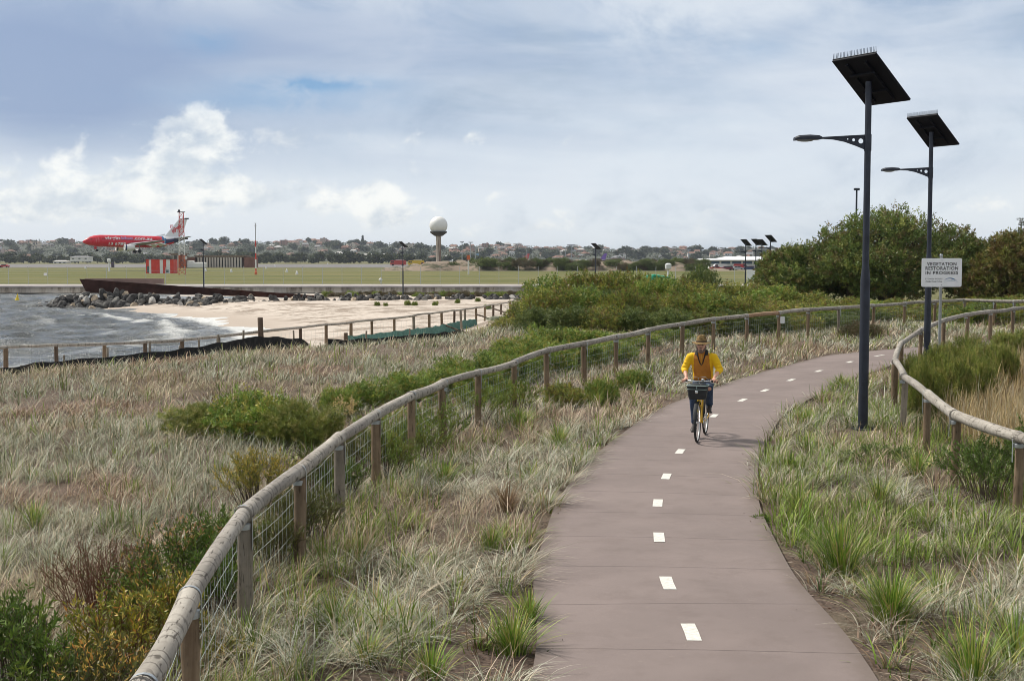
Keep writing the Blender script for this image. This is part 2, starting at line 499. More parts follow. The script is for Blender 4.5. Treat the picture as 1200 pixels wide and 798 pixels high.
n1 = k.noise(pos, 1.2, 5, 0.6); n2 = k.noise(pos, 22, 5, 0.65); n3 = k.noise(pos, 90, 3, 0.7)
vor = k.n('ShaderNodeTexVoronoi'); k.put(vor.inputs['Vector'], k.vm('ADD', pos, k.scale(k.noise(pos, 8, 2, out=1), (0.25, 0.25, 0.25)))); vor.inputs['Scale'].default_value = 38
mul = k.mix(k.ss(n2, 0.35, 0.65), (0.04, 0.027, 0.02), (0.16, 0.11, 0.085))
mul = k.mix(k.m('MULTIPLY', k.sep(vor.outputs['Color'])[0], 0.55), mul, (0.20, 0.155, 0.13))
mul = k.mix(k.ss(n1, 0.4, 0.7, 0, 0.5), mul, (0.23, 0.20, 0.14))
mul = k.mix(k.ss(k.sep(pos)[1], 44, 60), mul, k.mix(k.ss(n1, 0.35, 0.65), (0.10, 0.115, 0.04), (0.19, 0.17, 0.08)))
snd = k.mix(k.ss(n1, 0.3, 0.7), (0.55, 0.48, 0.415), (0.63, 0.555, 0.485))
debris = k.m('MULTIPLY', k.ss(k.noise(k.scale(pos, (0.22, 0.30, 1.0)), 1.0, 9, 0.80), 0.49, 0.55), k.m('SUBTRACT', 1.0, lg))
snd = k.mix(k.m('MULTIPLY', debris, 0.75), snd, (0.20, 0.15, 0.11))
snd = k.mix(lg, snd, (0.46, 0.39, 0.33))
gc = k.mix(lr, snd, mul)
b = k.n('ShaderNodeBsdfPrincipled', Roughness=0.9); k.put(b.inputs['Base Color'], gc); b.inputs['Specular IOR Level'].default_value = 0.2
bp = k.n('ShaderNodeBump', Strength=0.9, Distance=0.03); k.put(bp.inputs['Height'], k.m('ADD', n2, k.m('MULTIPLY', n3, 0.5))); k.put(b.inputs['Normal'], bp.outputs[0])
o_ = k.n('ShaderNodeOutputMaterial'); k.t.links.new(b.outputs[0], o_.inputs[0])
dE = poly_dist(EDGE, gx.ravel(), gy.ravel()); dS = poly_dist(SHORE, gx.ravel(), gy.ravel())
cc = np.stack([sstep(dE, -1.5, 0.5), 1 - sstep(dS, 1.0, 5.5 + 1.5 * ripple(gx.ravel(), gy.ravel())), 0 * dE], 1)
ground = bulk('ground', V, T, gm, cc, smooth=True); tag(ground, kind='structure')

# ------------------------------------------------------------------ path
pm = bpy.data.materials.new('path_concrete'); pm.use_nodes = True; k = N(pm.node_tree)
uvn = k.n('ShaderNodeUVMap', uv_map='UVMap').outputs[0]
ux, uy, _ = k.sep(uvn)
pos = k.n('ShaderNodeNewGeometry').outputs['Position']
jw = k.m('ADD', uy, k.m('MULTIPLY', k.m('SUBTRACT', k.noise(pos, 6, 3), 0.5), 0.02))
fr = k.m('ABSOLUTE', k.m('SUBTRACT', k.m('FRACT', k.m('DIVIDE', jw, 1.36)), 0.5))
joint = k.ss(fr, 0.4925, 0.4965)
slab = k.n('ShaderNodeTexWhiteNoise', noise_dimensions='1D'); k.put(slab.inputs['W'], k.m('FLOOR', k.m('ADD', k.m('DIVIDE', uy, 1.36), 0.0)))
pcn = k.mix(k.ss(k.noise(pos, 0.7, 5, 0.6), 0.3, 0.7), (0.205, 0.164, 0.152), (0.262, 0.210, 0.195))
pcn = k.mix(k.m('MULTIPLY', slab.outputs[0], 0.22), pcn, (0.22, 0.18, 0.17))
pcn = k.mix(k.ss(k.noise(pos, 140, 3, 0.7), 0.35, 0.7, 0, 0.4), pcn, (0.15, 0.12, 0.115))
pcn = k.mix(k.ss(k.noise(k.scale(pos, (1, 1, 1)), 9, 6, 0.75), 0.58, 0.75, 0, 0.35), pcn, (0.17, 0.135, 0.125))
edge = k.m('ADD', k.m('ABSOLUTE', ux), k.m('MULTIPLY', k.m('SUBTRACT', k.noise(pos, 5, 5, 0.7), 0.5), 0.3))
pcn = k.mix(k.ss(k.noise(pos, 2.3, 7, 0.72), 0.47, 0.66, 0, 0.3), pcn, (0.155, 0.12, 0.107))
pcn = k.mix(k.ss(k.noise(k.vm('ADD', pos, (7.0, 3.0, 0.0)), 14, 6, 0.7), 0.6, 0.7, 0, 0.3), pcn, (0.30, 0.25, 0.215))
pcn = k.mix(k.ss(edge, 1.02, 1.34, 0, 0.75), pcn, (0.14, 0.11, 0.09))
pcn = k.mix(k.m('MULTIPLY', joint, 0.6), pcn, (0.07, 0.055, 0.05))
b = k.n('ShaderNodeBsdfPrincipled', Roughness=0.75); k.put(b.inputs['Base Color'], pcn); b.inputs['Specular IOR Level'].default_value = 0.35
bp = k.n('ShaderNodeBump', Strength=0.35, Distance=0.004); k.put(bp.inputs['Height'], k.m('SUBTRACT', k.noise(pos, 220, 3, 0.7), k.m('MULTIPLY', joint, 2.0))); k.put(b.inputs['Normal'], bp.outputs[0])
o_ = k.n('ShaderNodeOutputMaterial'); k.t.links.new(b.outputs[0], o_.inputs[0])
vs = []; uv = []; fs = []
tang = []
for i, p in enumerate(PCs):
    t = (PCs[min(i + 1, len(PCs) - 1)] - PCs[max(i - 1, 0)]).normalized(); tang.append(t)
    nrm = Vector((t.y, -t.x, 0))
    for q, dzz in ((-PW - 0.02, -0.15), (-PW, 0.02), (-0.6, 0.026), (0, 0.03), (0.6, 0.026), (PW, 0.02), (PW + 0.02, -0.15)):
        c_ = p + nrm * q; vs.append((c_.x, c_.y, float(g0(p.y)) + dzz)); uv.append((q, PCl[i]))
n = 7
for i in range(len(PCs) - 1):
    for j in range(n - 1): fs.append((i * n + j, i * n + j + 1, (i + 1) * n + j + 1, (i + 1) * n + j))
me = bpy.data.meshes.new('path'); me.from_pydata(vs, [], fs); me.materials.append(pm)
ul = me.uv_layers.new(name='UVMap')
for lp in me.loops: ul.data[lp.index].uv = uv[lp.vertex_index]
path = bpy.data.objects.new('path', me); C.objects.link(path); tag(path, kind='structure')
white_line = pbr('line_paint', (0.68, 0.66, 0.61), 0.7, var=0.15, vscale=25)
mb = MB()
PA = np.array([(p.x, p.y) for p in PCs])
def path_at(s):
    x = np.interp(s, PCl, PA[:, 0]); y = np.interp(s, PCl, PA[:, 1])
    x2 = np.interp(s + 0.05, PCl, PA[:, 0]); y2 = np.interp(s + 0.05, PCl, PA[:, 1])
    t = Vector((x2 - x, y2 - y, 0)).normalized()
    return Vector((x, y, float(g0(y)))), t
def s_near(v): 
    i = int(np.argmin((PA[:, 0] - v.x) ** 2 + (PA[:, 1] - v.y) ** 2)); return PCl[i]
dash_px = [(813, 752), (780, 681), (772, 629), (771, 590), (782, 558), (798, 530), (838, 488), (869, 471), (899, 458), (929, 446), (960, 436), (994, 426), (1030, 418)]
ds = [s_near(gz_at(*p)) for p in dash_px]
ds = [ds[0] - 2 * 1.93, ds[0] - 1.93] + ds + [ds[-1] + 2.6 * q for q in range(1, 9)]
for s_ in ds:
    for q in range(4):
        a0 = s_ - 0.24 + q * 0.12; p0, t0 = path_at(a0); p1, t1 = path_at(a0 + 0.12)
        n0 = Vector((t0.y, -t0.x, 0)) * 0.06; n1_ = Vector((t1.y, -t1.x, 0)) * 0.06; zz = Vector((0, 0, 0.034))
        mb.add([p0 - n0 + zz, p0 + n0 + zz, p1 + n1_ + zz, p1 - n1_ + zz], [(0, 1, 2, 3)])
tag(mb.build('path_markings', white_line), kind='structure')

# ------------------------------------------------------------------ water
wm = bpy.data.materials.new('water'); wm.use_nodes = True; k = N(wm.node_tree)
pos = k.n('ShaderNodeNewGeometry').outputs['Position']
fo = k.sep(k.n('ShaderNodeAttribute', attribute_name='Col').outputs['Color'])
wv = k.scale(pos, (0.55, 1.0, 1.0))
h1 = k.noise(wv, 0.55, 3, 0.5, 0.5); h2 = k.noise(wv, 1.7, 5, 0.6, 0.3); h3 = k.noise(wv, 6, 4, 0.6)
hh = k.m('ADD', k.m('ADD', k.m('MULTIPLY', h1, 0.6), k.m('MULTIPLY', h2, 1.1)), k.m('MULTIPLY', h3, 0.5))
b = k.n('ShaderNodeBsdfPrincipled', Roughness=0.12, IOR=1.33)
crest = k.ss(h2, 0.58, 0.75)
wc = k.mix(k.ss(h1, 0.35, 0.65), (0.075, 0.085, 0.09), (0.15, 0.16, 0.16))
wc = k.mix(k.m('MULTIPLY', crest, 0.25), wc, (0.45, 0.46, 0.46))
foam = k.m('MULTIPLY', fo[0], k.ss(k.noise(k.scale(pos, (0.6, 1.3, 1)), 0.9, 7, 0.7, 0.8), 0.42, 0.56), clamp=True)
foam = k.m('ADD', foam, fo[1], clamp=True)
wc = k.mix(foam, wc, (0.82, 0.83, 0.82))
k.put(b.inputs['Base Color'], wc); k.put(b.inputs['Roughness'], k.ss(foam, 0, 1, 0.16, 0.7))
bp = k.n('ShaderNodeBump', Strength=1.0, Distance=0.5); k.put(bp.inputs['Height'], hh); k.put(b.inputs['Normal'], bp.outputs[0])
o_ = k.n('ShaderNodeOutputMaterial'); k.t.links.new(b.outputs[0], o_.inputs[0])
wx = np.concatenate([np.linspace(-170, -62, 40), np.arange(-60, 0, 0.3), np.linspace(0.5, 40, 30)]); wy = np.arange(30, 182, 0.35)
gx2, gy2 = np.meshgrid(wx, wy); X = gx2.ravel(); Y = gy2.ravel()
dS2 = poly_dist(SHORE, X, Y)
chop = np.zeros_like(X)
for i in range(26):
    f_ = 0.5 * 1.13 ** i; a_ = rng.normal(-1.2, 0.55)
    chop += np.sin(f_ * (X * math.cos(a_) + Y * math.sin(a_)) + rng.uniform(0, 6.3) + 0.8 * np.sin(0.2 * X + i)) * 0.055 / f_ ** 0.75
chop = np.clip(chop, -0.3, 0.5) * (1 - 0.6 * sstep(dS2, -6, 0))
wob = ripple(X * 0.7, Y * 0.7) * 2
f1 = sstep(dS2, -5.0 + wob, 0.8) * 0.6 * sstep(Y, 62, 84)
brk = np.exp(-((dS2 + 5.5 - wob * 1.6) / 0.9) ** 2) * 0.8 + np.exp(-((dS2 + 11 - wob * 2.5) / 0.7) ** 2) * 0.3 * (ripple(X * 1.3, Y * 1.1) > -0.1)
edgef = sstep(dS2, -1.6 + wob * 0.5, -0.3)
brk = brk * (0.25 + 0.75 * sstep(Y, 66, 90)); edgef = edgef * (0.5 + 0.5 * sstep(Y, 66, 84)); ff = 1 - 0.85 * sstep(Y, 108, 122); brk = brk * ff; edgef = edgef * ff; f1 = f1 * ff; chop += brk * 0.18
nx2 = len(wx); a = (np.meshgrid(np.arange(nx2 - 1), np.arange(len(wy) - 1))); a = (a[1] * nx2 + a[0]).ravel()
water = bulk('water', np.stack([X, Y, WATER + chop], 1), np.stack([a, a + 1, a + 1 + nx2, a + nx2], 1), wm, np.stack([f1, np.clip(brk + edgef, 0, 1), 0 * X], 1), smooth=True)
tag(water, kind='structure')
# ------------------------------------------------------------------ airfield, runway, sea wall
def sheet(name, x0, x1, y0, y1, z, mat, kind='structure', nx=1, ny=1):
    mb = MB()
    mb.add([(x0, y0, z), (x1, y0, z), (x1, y1, z), (x0, y1, z)], [(0, 1, 2, 3)])
    return tag(mb.build(name, mat), kind=kind)
am = bpy.data.materials.new('mown_grass'); am.use_nodes = True; k = N(am.node_tree)
pos = k.n('ShaderNodeNewGeometry').outputs['Position']
a1 = k.noise(k.scale(pos, (0.012, 0.05, 1)), 1.0, 6, 0.65); a2 = k.noise(k.scale(pos, (0.1, 0.25, 1)), 1.0, 5, 0.7)
px_, py_, _ = k.sep(pos)
gcol = k.mix(k.ss(a1, 0.35, 0.65), (0.115, 0.125, 0.042), (0.195, 0.175, 0.075))
gcol = k.mix(k.ss(a2, 0.4, 0.75, 0, 0.6), gcol, (0.075, 0.10, 0.025))
gcol = k.mix(k.ss(py_, 330, 700, 0, 0.7), gcol, (0.17, 0.16, 0.085))
b = k.n('ShaderNodeBsdfPrincipled', Roughness=0.95); k.put(b.inputs['Base Color'], gcol); b.inputs['Specular IOR Level'].default_value = 0.1
o_ = k.n('ShaderNodeOutputMaterial'); k.t.links.new(b.outputs[0], o_.inputs[0])
sheet('airfield_grass', -5000, 5000, 183.2, 9000, FIELD - 0.03, am)
tarmac = pbr('tarmac', (0.16, 0.15, 0.15), 0.9, var=0.2, vscale=0.05)
sheet('runway', -1500, 60, 560, 900, FIELD + 0.02, tarmac)
sheet('taxiway', 40, 900, 620, 1100, FIELD + 0.02, tarmac)
apr = pbr('apron_concrete', (0.42, 0.38, 0.36), 0.9, var=0.18, vscale=0.3)
sheet('perimeter_road', -400, 300, 184.5, 199, FIELD + 0.02, apr)
# sea wall
sw = bpy.data.materials.new('stained_concrete'); sw.use_nodes = True; k = N(sw.node_tree)
pos = k.n('ShaderNodeNewGeometry').outputs['Position']
st1 = k.noise(k.scale(pos, (0.5, 0.5, 0.1)), 1.5, 6, 0.7); st2 = k.noise(pos, 0.3, 4, 0.6)
c_ = k.mix(k.ss(st1, 0.4, 0.62), (0.46, 0.39, 0.31), (0.16, 0.12, 0.09))
c_ = k.mix(k.ss(st2, 0.4, 0.65, 0, 0.6), c_, (0.46, 0.41, 0.36))
c_ = k.mix(k.ss(k.sep(pos)[2], -1.72, -1.85), c_, (0.035, 0.032, 0.028))
b = k.n('ShaderNodeBsdfPrincipled', Roughness=0.9); k.put(b.inputs['Base Color'], c_)
o_ = k.n('ShaderNodeOutputMaterial'); k.t.links.new(b.outputs[0], o_.inputs[0])
swall = thing('sea_wall', 'long stained concrete sea wall along the far side of the water below the airfield', 'sea wall', (0, 183, FIELD))
mb = MB()
for i in range(46):
    x0 = -300 + i * 10.0
    mb.box((x0 + 4.985, 183.3 - 183, -1.35), (9.97, 1.2, 2.5))
mb.build('wall_face', sw, swall)
mb = MB()
for i in range(46): mb.box((-300 + i * 10.0 + 4.985, 183.2 - 183, 0.005), (9.96, 1.6, 0.2))
mb.build('coping', apr, swall)

# ------------------------------------------------------------------ wood and metal
def wood(name, c1, c2, crack, sx, ring=False):
    m = bpy.data.materials.new(name); m.use_nodes = True; k = N(m.node_tree)
    tc = k.n('ShaderNodeTexCoord').outputs['Object']
    oi = k.n('ShaderNodeObjectInfo').outputs['Random']
    v = k.vm('ADD', k.scale(tc, sx), k.comb(k.m('MULTIPLY', oi, 37.0), 0.0, 0.0))
    g1 = k.noise(v, 9, 6, 0.65, 0.6); g2 = k.noise(v, 45, 4, 0.6); g3 = k.noise(tc, 3.0, 4, 0.6)
    c = k.mix(k.ss(g1, 0.32, 0.66), c1, c2)
    c = k.mix(k.ss(g3, 0.4, 0.7, 0, 0.5), c, tuple(x * 0.72 for x in c1))
    cr = k.ss(g2, 0.60, 0.68)
    hts = g1
    if ring:
        wv_ = k.n('ShaderNodeTexWave', wave_type='BANDS', bands_direction='X'); k.put(wv_.inputs['Vector'], tc)
        wv_.inputs['Scale'].default_value = 2.1; wv_.inputs['Distortion'].default_value = 9.0; wv_.inputs['Detail'].default_value = 3.0; wv_.inputs['Detail Scale'].default_value = 1.6
        rr = k.m('MULTIPLY', k.ss(wv_.outputs[1], 0.86, 0.97), k.ss(k.noise(tc, 4, 2), 0.35, 0.6))
        kn = k.n('ShaderNodeTexVoronoi'); k.put(kn.inputs['Vector'], k.scale(tc, (0.5, 1, 1))); kn.inputs['Scale'].default_value = 6.5
        knot = k.ss(kn.outputs[0], 0.2, 0.11)
        cr = k.m('ADD', cr, k.m('ADD', k.m('MULTIPLY', rr, 0.7), knot), clamp=True)
    c = k.mix(k.ss(k.noise(tc, 14, 6, 0.75), 0.5, 0.72, 0, 0.55), c, tuple(x * 0.55 for x in c1))
    c = k.mix(k.m('MULTIPLY', cr, 0.85), c, crack)
    c = k.mix(oi, k.mix(1.0, c, (0.86, 0.85, 0.84), 'MULTIPLY'), k.mix(1.0, c, (1.1, 1.09, 1.06), 'MULTIPLY'))
    b = k.n('ShaderNodeBsdfPrincipled', Roughness=0.85); k.put(b.inputs['Base Color'], c); b.inputs['Specular IOR Level'].default_value = 0.25
    bp = k.n('ShaderNodeBump', Strength=0.8, Distance=0.006); k.put(bp.inputs['Height'], k.m('SUBTRACT', g1, k.m('MULTIPLY', cr, 0.8))); k.put(b.inputs['Normal'], bp.outputs[0])
    o_ = k.n('ShaderNodeOutputMaterial'); k.t.links.new(b.outputs[0], o_.inputs[0])
    return m
rail_wood = wood('weathered_rail', (0.30, 0.275, 0.245), (0.46, 0.43, 0.39), (0.07, 0.06, 0.05), (0.12, 1, 1), True)
tan_wood = wood('fresh_rail', (0.42, 0.27, 0.17), (0.52, 0.36, 0.24), (0.2, 0.12, 0.08), (0.12, 1, 1), True)
post_wood = wood('post_timber', (0.155, 0.108, 0.07), (0.27, 0.20, 0.135), (0.045, 0.032, 0.022), (1, 1, 0.1))
post_wood2 = wood('grey_post_timber', (0.20, 0.175, 0.14), (0.31, 0.27, 0.22), (0.06, 0.05, 0.04), (1, 1, 0.1))
dark_wood = wood('wet_post_timber', (0.085, 0.06, 0.045), (0.16, 0.12, 0.09), (0.03, 0.02, 0.015), (1, 1, 0.1))
galv = pbr('galvanised_steel', (0.42, 0.45, 0.47), 0.45, metal=0.7, var=0.12, vscale=20)
wire_m = pbr('fence_wire', (0.50, 0.55, 0.54), 0.5, metal=0.4)

def X_to(a, b):
    """matrix placing a local +X segment from a to b"""
    a = Vector(a); b = Vector(b); x = (b - a).normalized(); y = Vector((0, 0, 1)).cross(x).normalized(); z = x.cross(y)
    M = Matrix((x, y, z)).transposed().to_4x4(); M.translation = a
    return M
def rail_fence(root, pts, gfun, rr=0.07, pr=0.06, straps=True, side=1, wire=True, wire_r=0.0019, wstep=0.15, tan=(), dark=None, rg=None, post_h=None, nx=6, greys=0.15, vis_from=-5):
    rg = rg or np.random.default_rng(5)
    zb = root.location.z; base = root.location
    off = lambda p: Vector(p) - base
    sm = []          # smooth rail top for wire
    for i, p in enumerate(pts):
        gz_ = gfun(p.x, p.y)
        top = p.z - rr * 0.8
        h = top - gz_ + 0.25
        mb = MB()
        r0 = pr * rg.uniform(0.92, 1.1); nseg = 7
        lx, ly = rg.normal(0, 0.012), rg.normal(0, 0.012)
        prof = [(r0 * 1.04, -0.25), (r0, 0.1)] + [(r0 * rg.uniform(0.95, 1.03), q) for q in np.linspace(0.3, h - 0.32, 4)] + [(r0 * 0.97, h - 0.27), (r0 * 0.9, h - 0.25)]
        rings = [[Vector((math.cos(2 * pi * k_ / 14) * a_ + lx * z_ / h * 2, math.sin(2 * pi * k_ / 14) * a_ + ly * z_ / h * 2, z_)) for k_ in range(14)] for a_, z_ in prof]
        mb.loft(rings)
        mt = dark if dark and rg.random() < 0.5 else (post_wood2 if rg.random() < greys else post_wood)
        o = mb.build('post', mt, root, smooth=True, loc=off((p.x, p.y, gz_)))
        if straps:
            t = (pts[min(i + 1, len(pts) - 1)] - pts[max(i - 1, 0)]).normalized()
            nrm = Vector((t.y, -t.x, 0)).normalized() * side
            mb = MB(); R_ = rr * 1.06
            arc = []
            for q in range(11):
                a_ = pi - q * pi / 10
                arc.append(Vector((nrm.x * math.cos(a_) * R_, nrm.y * math.cos(a_) * R_, math.sin(a_) * R_)))
            arc = [arc[0] + Vector((0, 0, -0.13))] + arc + [arc[-1] + Vector((0, 0, -0.12)), arc[-1] + Vector((0, 0, -0.30))]
            # flat strip
            hw = t * 0.014
            vs_ = []
            for q in arc:
                rad = Vector((q.x, q.y, 0)).normalized() * 0.002 + Vector((0, 0, 0.002 if q.z > 0 else 0))
                vs_ += [q - hw, q + hw, q + hw + rad, q - hw + rad]
            fs_ = []
            for q in range(len(arc) - 1):
                for j in range(4): fs_.append((q * 4 + j, q * 4 + (j + 1) % 4, q * 4 + 4 + (j + 1) % 4, q * 4 + 4 + j))
            fs_ += [(0, 1, 2, 3), tuple(len(vs_) - 1 - j for j in range(4))]
            mb.add(vs_, fs_)
            mb.build('strap', galv, root, loc=off(p))
            mb = MB(); mb.lathe([(pr * 1.02, -0.045), (pr * 1.06, -0.02), (pr * 1.06, 0.0), (pr * 0.8, 0.012)], n=12)
            mb.build('saddle', galv, root, smooth=True, loc=off((p.x, p.y, p.z - rr - 0.012)))
    for i in range(len(pts) - 1):
        a_, b_ = pts[i] + Vector(rg.normal(0, 0.007, 3)), pts[i + 1] + Vector(rg.normal(0, 0.007, 3))
        L = (b_ - a_).length
        mb = MB(); pp = []; rad = []
        w1, w2 = rg.normal(0, 0.012, 2); r1 = rr * rg.uniform(0.88, 1.1); ph = rg.uniform(0, 6)
        for q in range(9):
            t = q / 8
            env = 4 * t * (1 - t)
            pp.append((-0.03 + (L + 0.06) * t, w1 * env, w2 * env)); rad.append(r1 * (1 + 0.04 * math.sin(ph + 7 * t)) * (0.98 + 0.04 * (t == 0 or t == 1)))
        mb.tube(pp, rad, 14)
        o = mb.build('rail', tan_wood if i in tan else rail_wood, root, smooth=True)
        M = X_to(a_, b_); M.translation = off(a_)
        o.matrix_local = M
        if i in tan: o['label'] = 'fresh orange-tan log among the grey rails'
    if wire:
        mb = MB()
        P2 = [Vector(p) for p in pts]
        nr = []
        for i in range(len(P2)):
            t = (P2[min(i + 1, len(P2) - 1)] - P2[max(i - 1, 0)]).normalized(); nr.append(Vector((t.y, -t.x, 0)).normalized() * (-side) * (pr + 0.01))
        for j in range(nx):
            fr_ = 0.10 + 0.86 * j / (nx - 1)
            line = []
            for i in range(len(P2)):
                gz_ = gfun(P2[i].x, P2[i].y)
                zt = P2[i].z - rr; z_ = zt - (zt - gz_) * fr_
                line.append(Vector((P2[i].x, P2[i].y, z_)) + nr[i])
            L2 = []
            for i in range(len(line) - 1):
                for q in range(6):
                    t = q / 6; L2.append(line[i].lerp(line[i + 1], t) + Vector((0, 0, -0.018 * 4 * t * (1 - t) * rg.uniform(0.4, 1.5))) + Vector((rg.normal(0, .004), rg.normal(0, .004), rg.normal(0, .004))))
            L2.append(line[-1])
            mb.tube([q - base for q in L2], wire_r, 4, cap=False)
        for i in range(len(P2) - 1):
            n_ = max(1, int((P2[i + 1] - P2[i]).length / wstep))
            for q in range(n_):
                t = (q + 0.5) / n_
                p = P2[i].lerp(P2[i + 1], t) + nr[i]
                gz_ = gfun(p.x, p.y); zt = p.z - rr
                seg = [Vector((p.x + rg.normal(0, .006), p.y + rg.normal(0, .006), zt - (zt - gz_) * f_)) for f_ in np.linspace(0.10, 0.96, nx)]
                mb.tube([s_ - base for s_ in seg], wire_r * 0.85, 3, cap=False)
        mb.build('wire_mesh', wire_m, root)
gfun = lambda x, y: Hs(x, y)
lf = thing('rail_fence', 'weathered grey log rail fence with wire mesh running along the left of the path', 'fence', (LR[3].x, LR[3].y, 0))
rail_fence(lf, LR, gfun, tan=(17,), rg=np.random.default_rng(3))
rf = thing('rail_fence', 'weathered log rail fence curving round the grass on the right of the path', 'fence', (RR[2].x, RR[2].y, 0))
rail_fence(rf, RR, gfun, rr=0.068, wire=False, side=-1, greys=0.15, rg=np.random.default_rng(8))
# a small white plate on the far part of the left fence
mb = MB(); mb.prism([(-.055, -.12), (.055, -.12), (.075, -.10), (.075, .10), (.055, .12), (-.055, .12), (-.075, .10), (-.075, -.10)], -0.004, 0.004, Matrix.Rotation(pi / 2, 3, 'X'))
plate = mb.build('marker_plate', pbr('white_enamel', (0.75, 0.76, 0.76), 0.4), loc=at(917, 375, LR[18].y - 0.15)); tag(plate, 'small white oblong plate hung on the wires of the far left fence', 'plate')

# ------------------------------------------------------------------ shore fence
sf_px = [(-40, 409, 39.5), (6, 407, 40.5), (66, 404.5, 41.5), (122, 403, 42.5), (170, 401, 43.6), (213, 398.5, 45), (255, 394.5, 46.5), (306, 388.5, 49), (352, 384, 52), (382, 380.5, 54), (411, 378, 56.2), (436, 375.5, 58.6), (462, 373, 61),
         (485, 370, 63.4), (503, 368, 66), (518, 366, 68.5), (532, 364, 71), (545, 362.3, 73.6), (558, 360.6, 76.5), (568, 359, 79.5), (578, 357.3, 83), (587, 355.8, 87), (598, 353.6, 91), (610, 350.5, 96), (621, 347, 101), (634, 343.5, 107)]
SF = [at(*p) for p in sf_px]
shf = thing('shore_fence', 'brown log rail fence with thin wire mesh along the top of the beach', 'fence', (SF[10].x, SF[10].y, -0.8))
sfg = lambda x, y: Hs(x, y)
rail_fence(shf, SF, sfg, rr=0.052, pr=0.068, straps=False, side=1, wire_r=0.0035, wstep=0.3, nx=5, rg=np.random.default_rng(21), dark=dark_wood)
for i, s_ in ((12, 1), (15, 1), (18, 1), (20, 1)):   # slanting braces
    p = SF[i]; g_ = Hs(p.x + 1.1, p.y - 0.8)
    mb = MB(); mb.tube([(0, 0, 0.62), (1.15, -0.75, g_ - Hs(p.x, p.y) - 0.05)], 0.045, 10)
    mb.build('brace', dark_wood, shf, smooth=True, loc=Vector((p.x, p.y - 0.08, Hs(p.x, p.y))) - shf.location)
def stump(px, ytop, Y, r, label, mat=dark_wood, group=None, name='timber_post', cat='post'):
    t = at(px, ytop, Y); g_ = Hs(t.x, t.y)
    mb = MB(); rg = rng
    h = t.z - g_
    mb.lathe([(r * 1.03, -0.3), (r, 0.1), (r * 0.98, h * 0.6), (r * 0.96, h - 0.02), (r * 0.86, h)], n=12)
    o = mb.build(name, mat, smooth=True, loc=(t.x, t.y, g_)); o.rotation_euler = (rng.normal(0, .03), rng.normal(0, .03), rng.uniform(0, 6))
    return tag(o, label, cat, group)
stump(306.5, 372, 48.6, 0.105, 'tall thick dark timber post standing at the corner of the shore fence')
stump(405, 390, 53.6, 0.09, 'short squat dark post in the straw grass between the two black cloths')
# silt cloth on stakes
black_cloth = pbr('black_geotextile', (0.014, 0.015, 0.017), 0.85, var=0.3, vscale=6, bump=0.3, bscale=14, spec=0.2)
teal_cloth = pbr('teal_shade_cloth', (0.10, 0.23, 0.205), 0.8, var=0.2, vscale=5, bump=0.3, bscale=12, spec=0.2)
def cloth(name, label, pts, mat, cat='silt cloth', sag=0.06, thick=0.012, lip=None):
    P, s_ = resample([at(*p) for p in pts], 0.25)
    L = [0.0]
    root = thing(name, label, cat, (P[0].x, P[0].y, Hs(P[0].x, P[0].y)))
    stk = resample([at(*p) for p in pts], 1.6)[1]
    rows = 6; fr_, bk = [], []
    for i, p in enumerate(P):
        f_ = (s_[i] % 1.6) / 1.6
        zt = p.z - sag * 4 * f_ * (1 - f_) + 0.015 * math.sin(s_[i] * 5.1)
        gz_ = Hs(p.x, p.y) - 0.08
        t = (P[min(i + 1, len(P) - 1)] - P[max(i - 1, 0)]).normalized(); nn = Vector((t.y, -t.x, 0)).normalized()
        ra, rb = [], []
        for q in range(rows):
            w_ = q / (rows - 1); z_ = zt + (gz_ - zt) * w_
            o = 0.05 * math.sin(s_[i] * 3.3 + w_ * 3) * w_ + 0.03 * math.sin(s_[i] * 9.1 + w_ * 5) * w_
            c = Vector((p.x, p.y, z_)) + nn * o - root.location
            ra.append(c + nn * thick / 2); rb.append(c - nn * thick / 2)
        fr_.append(ra); bk.append(rb)
    mb = MB(); mb.loft([a_ + b_[::-1] for a_, b_ in zip(fr_, bk)])
    mb.build('cloth', mat, root, smooth=True)
    return root, P, s_
c1, P1_, s1_ = cloth('silt_cloth', 'black cloth strip on thin stakes beside the water, left of the tall post',
      [(-20, 432, 37.8), (20, 428, 38.0), (50, 423.5, 38.6), (90, 420, 39.2), (130, 417, 39.8), (173, 412, 40.6), (208, 409, 41.4), (250, 402, 42.6), (302, 393, 45), (352, 396, 47), (362, 402, 47.4)], black_cloth, sag=0.04)
c2, P2_, s2_ = cloth('silt_cloth', 'black cloth strip edging the straw grass near the beach right of the tall post',
      [(384, 397, 48.5), (410, 397, 49.2), (450, 395, 50.2), (484, 391.5, 51.6), (515, 389.5, 53), (541, 386, 55), (556, 390, 56), (571, 390, 57)], black_cloth, sag=0.04)
c3, P3_, s3_ = cloth('shade_cloth', 'teal green cloth fixed along the foot of the shore fence above the beach',
      [(405, 393, 55.4), (440, 390, 57.8), (485, 384.5, 62.2), (503, 383, 65.0), (518, 380, 67.5), (532, 377, 70), (545, 374.5, 72.6), (558, 373, 75.4)], teal_cloth, cat='shade cloth')
stk_m = post_wood2
for i_, (px, yt, Y, r) in enumerate([(24, 428, 38.4, .03), (75, 416, 39.6, .032), (125, 407.5, 40.4, .036), (174, 400, 41.6, .036), (209, 405, 42.8, .034), (234, 398, 43.8, .034), (257, 392, 44.6, .036), (259.5, 416, 44.2, .03), (284, 387, 46.2, .04), (345, 387, 49.4, .035),
                     (428, 387.5, 53, .04), (480, 385, 55.2, .036), (541, 364, 59.6, .06), (571, 380.5, 61.8, .05)]):
    stump(px, yt, Y, r, 'thin weathered stake at the black cloth before the shore fence, %s from left' % nth(i_), stk_m, 'stakes of the black cloth', 'wooden_stake', 'stake')

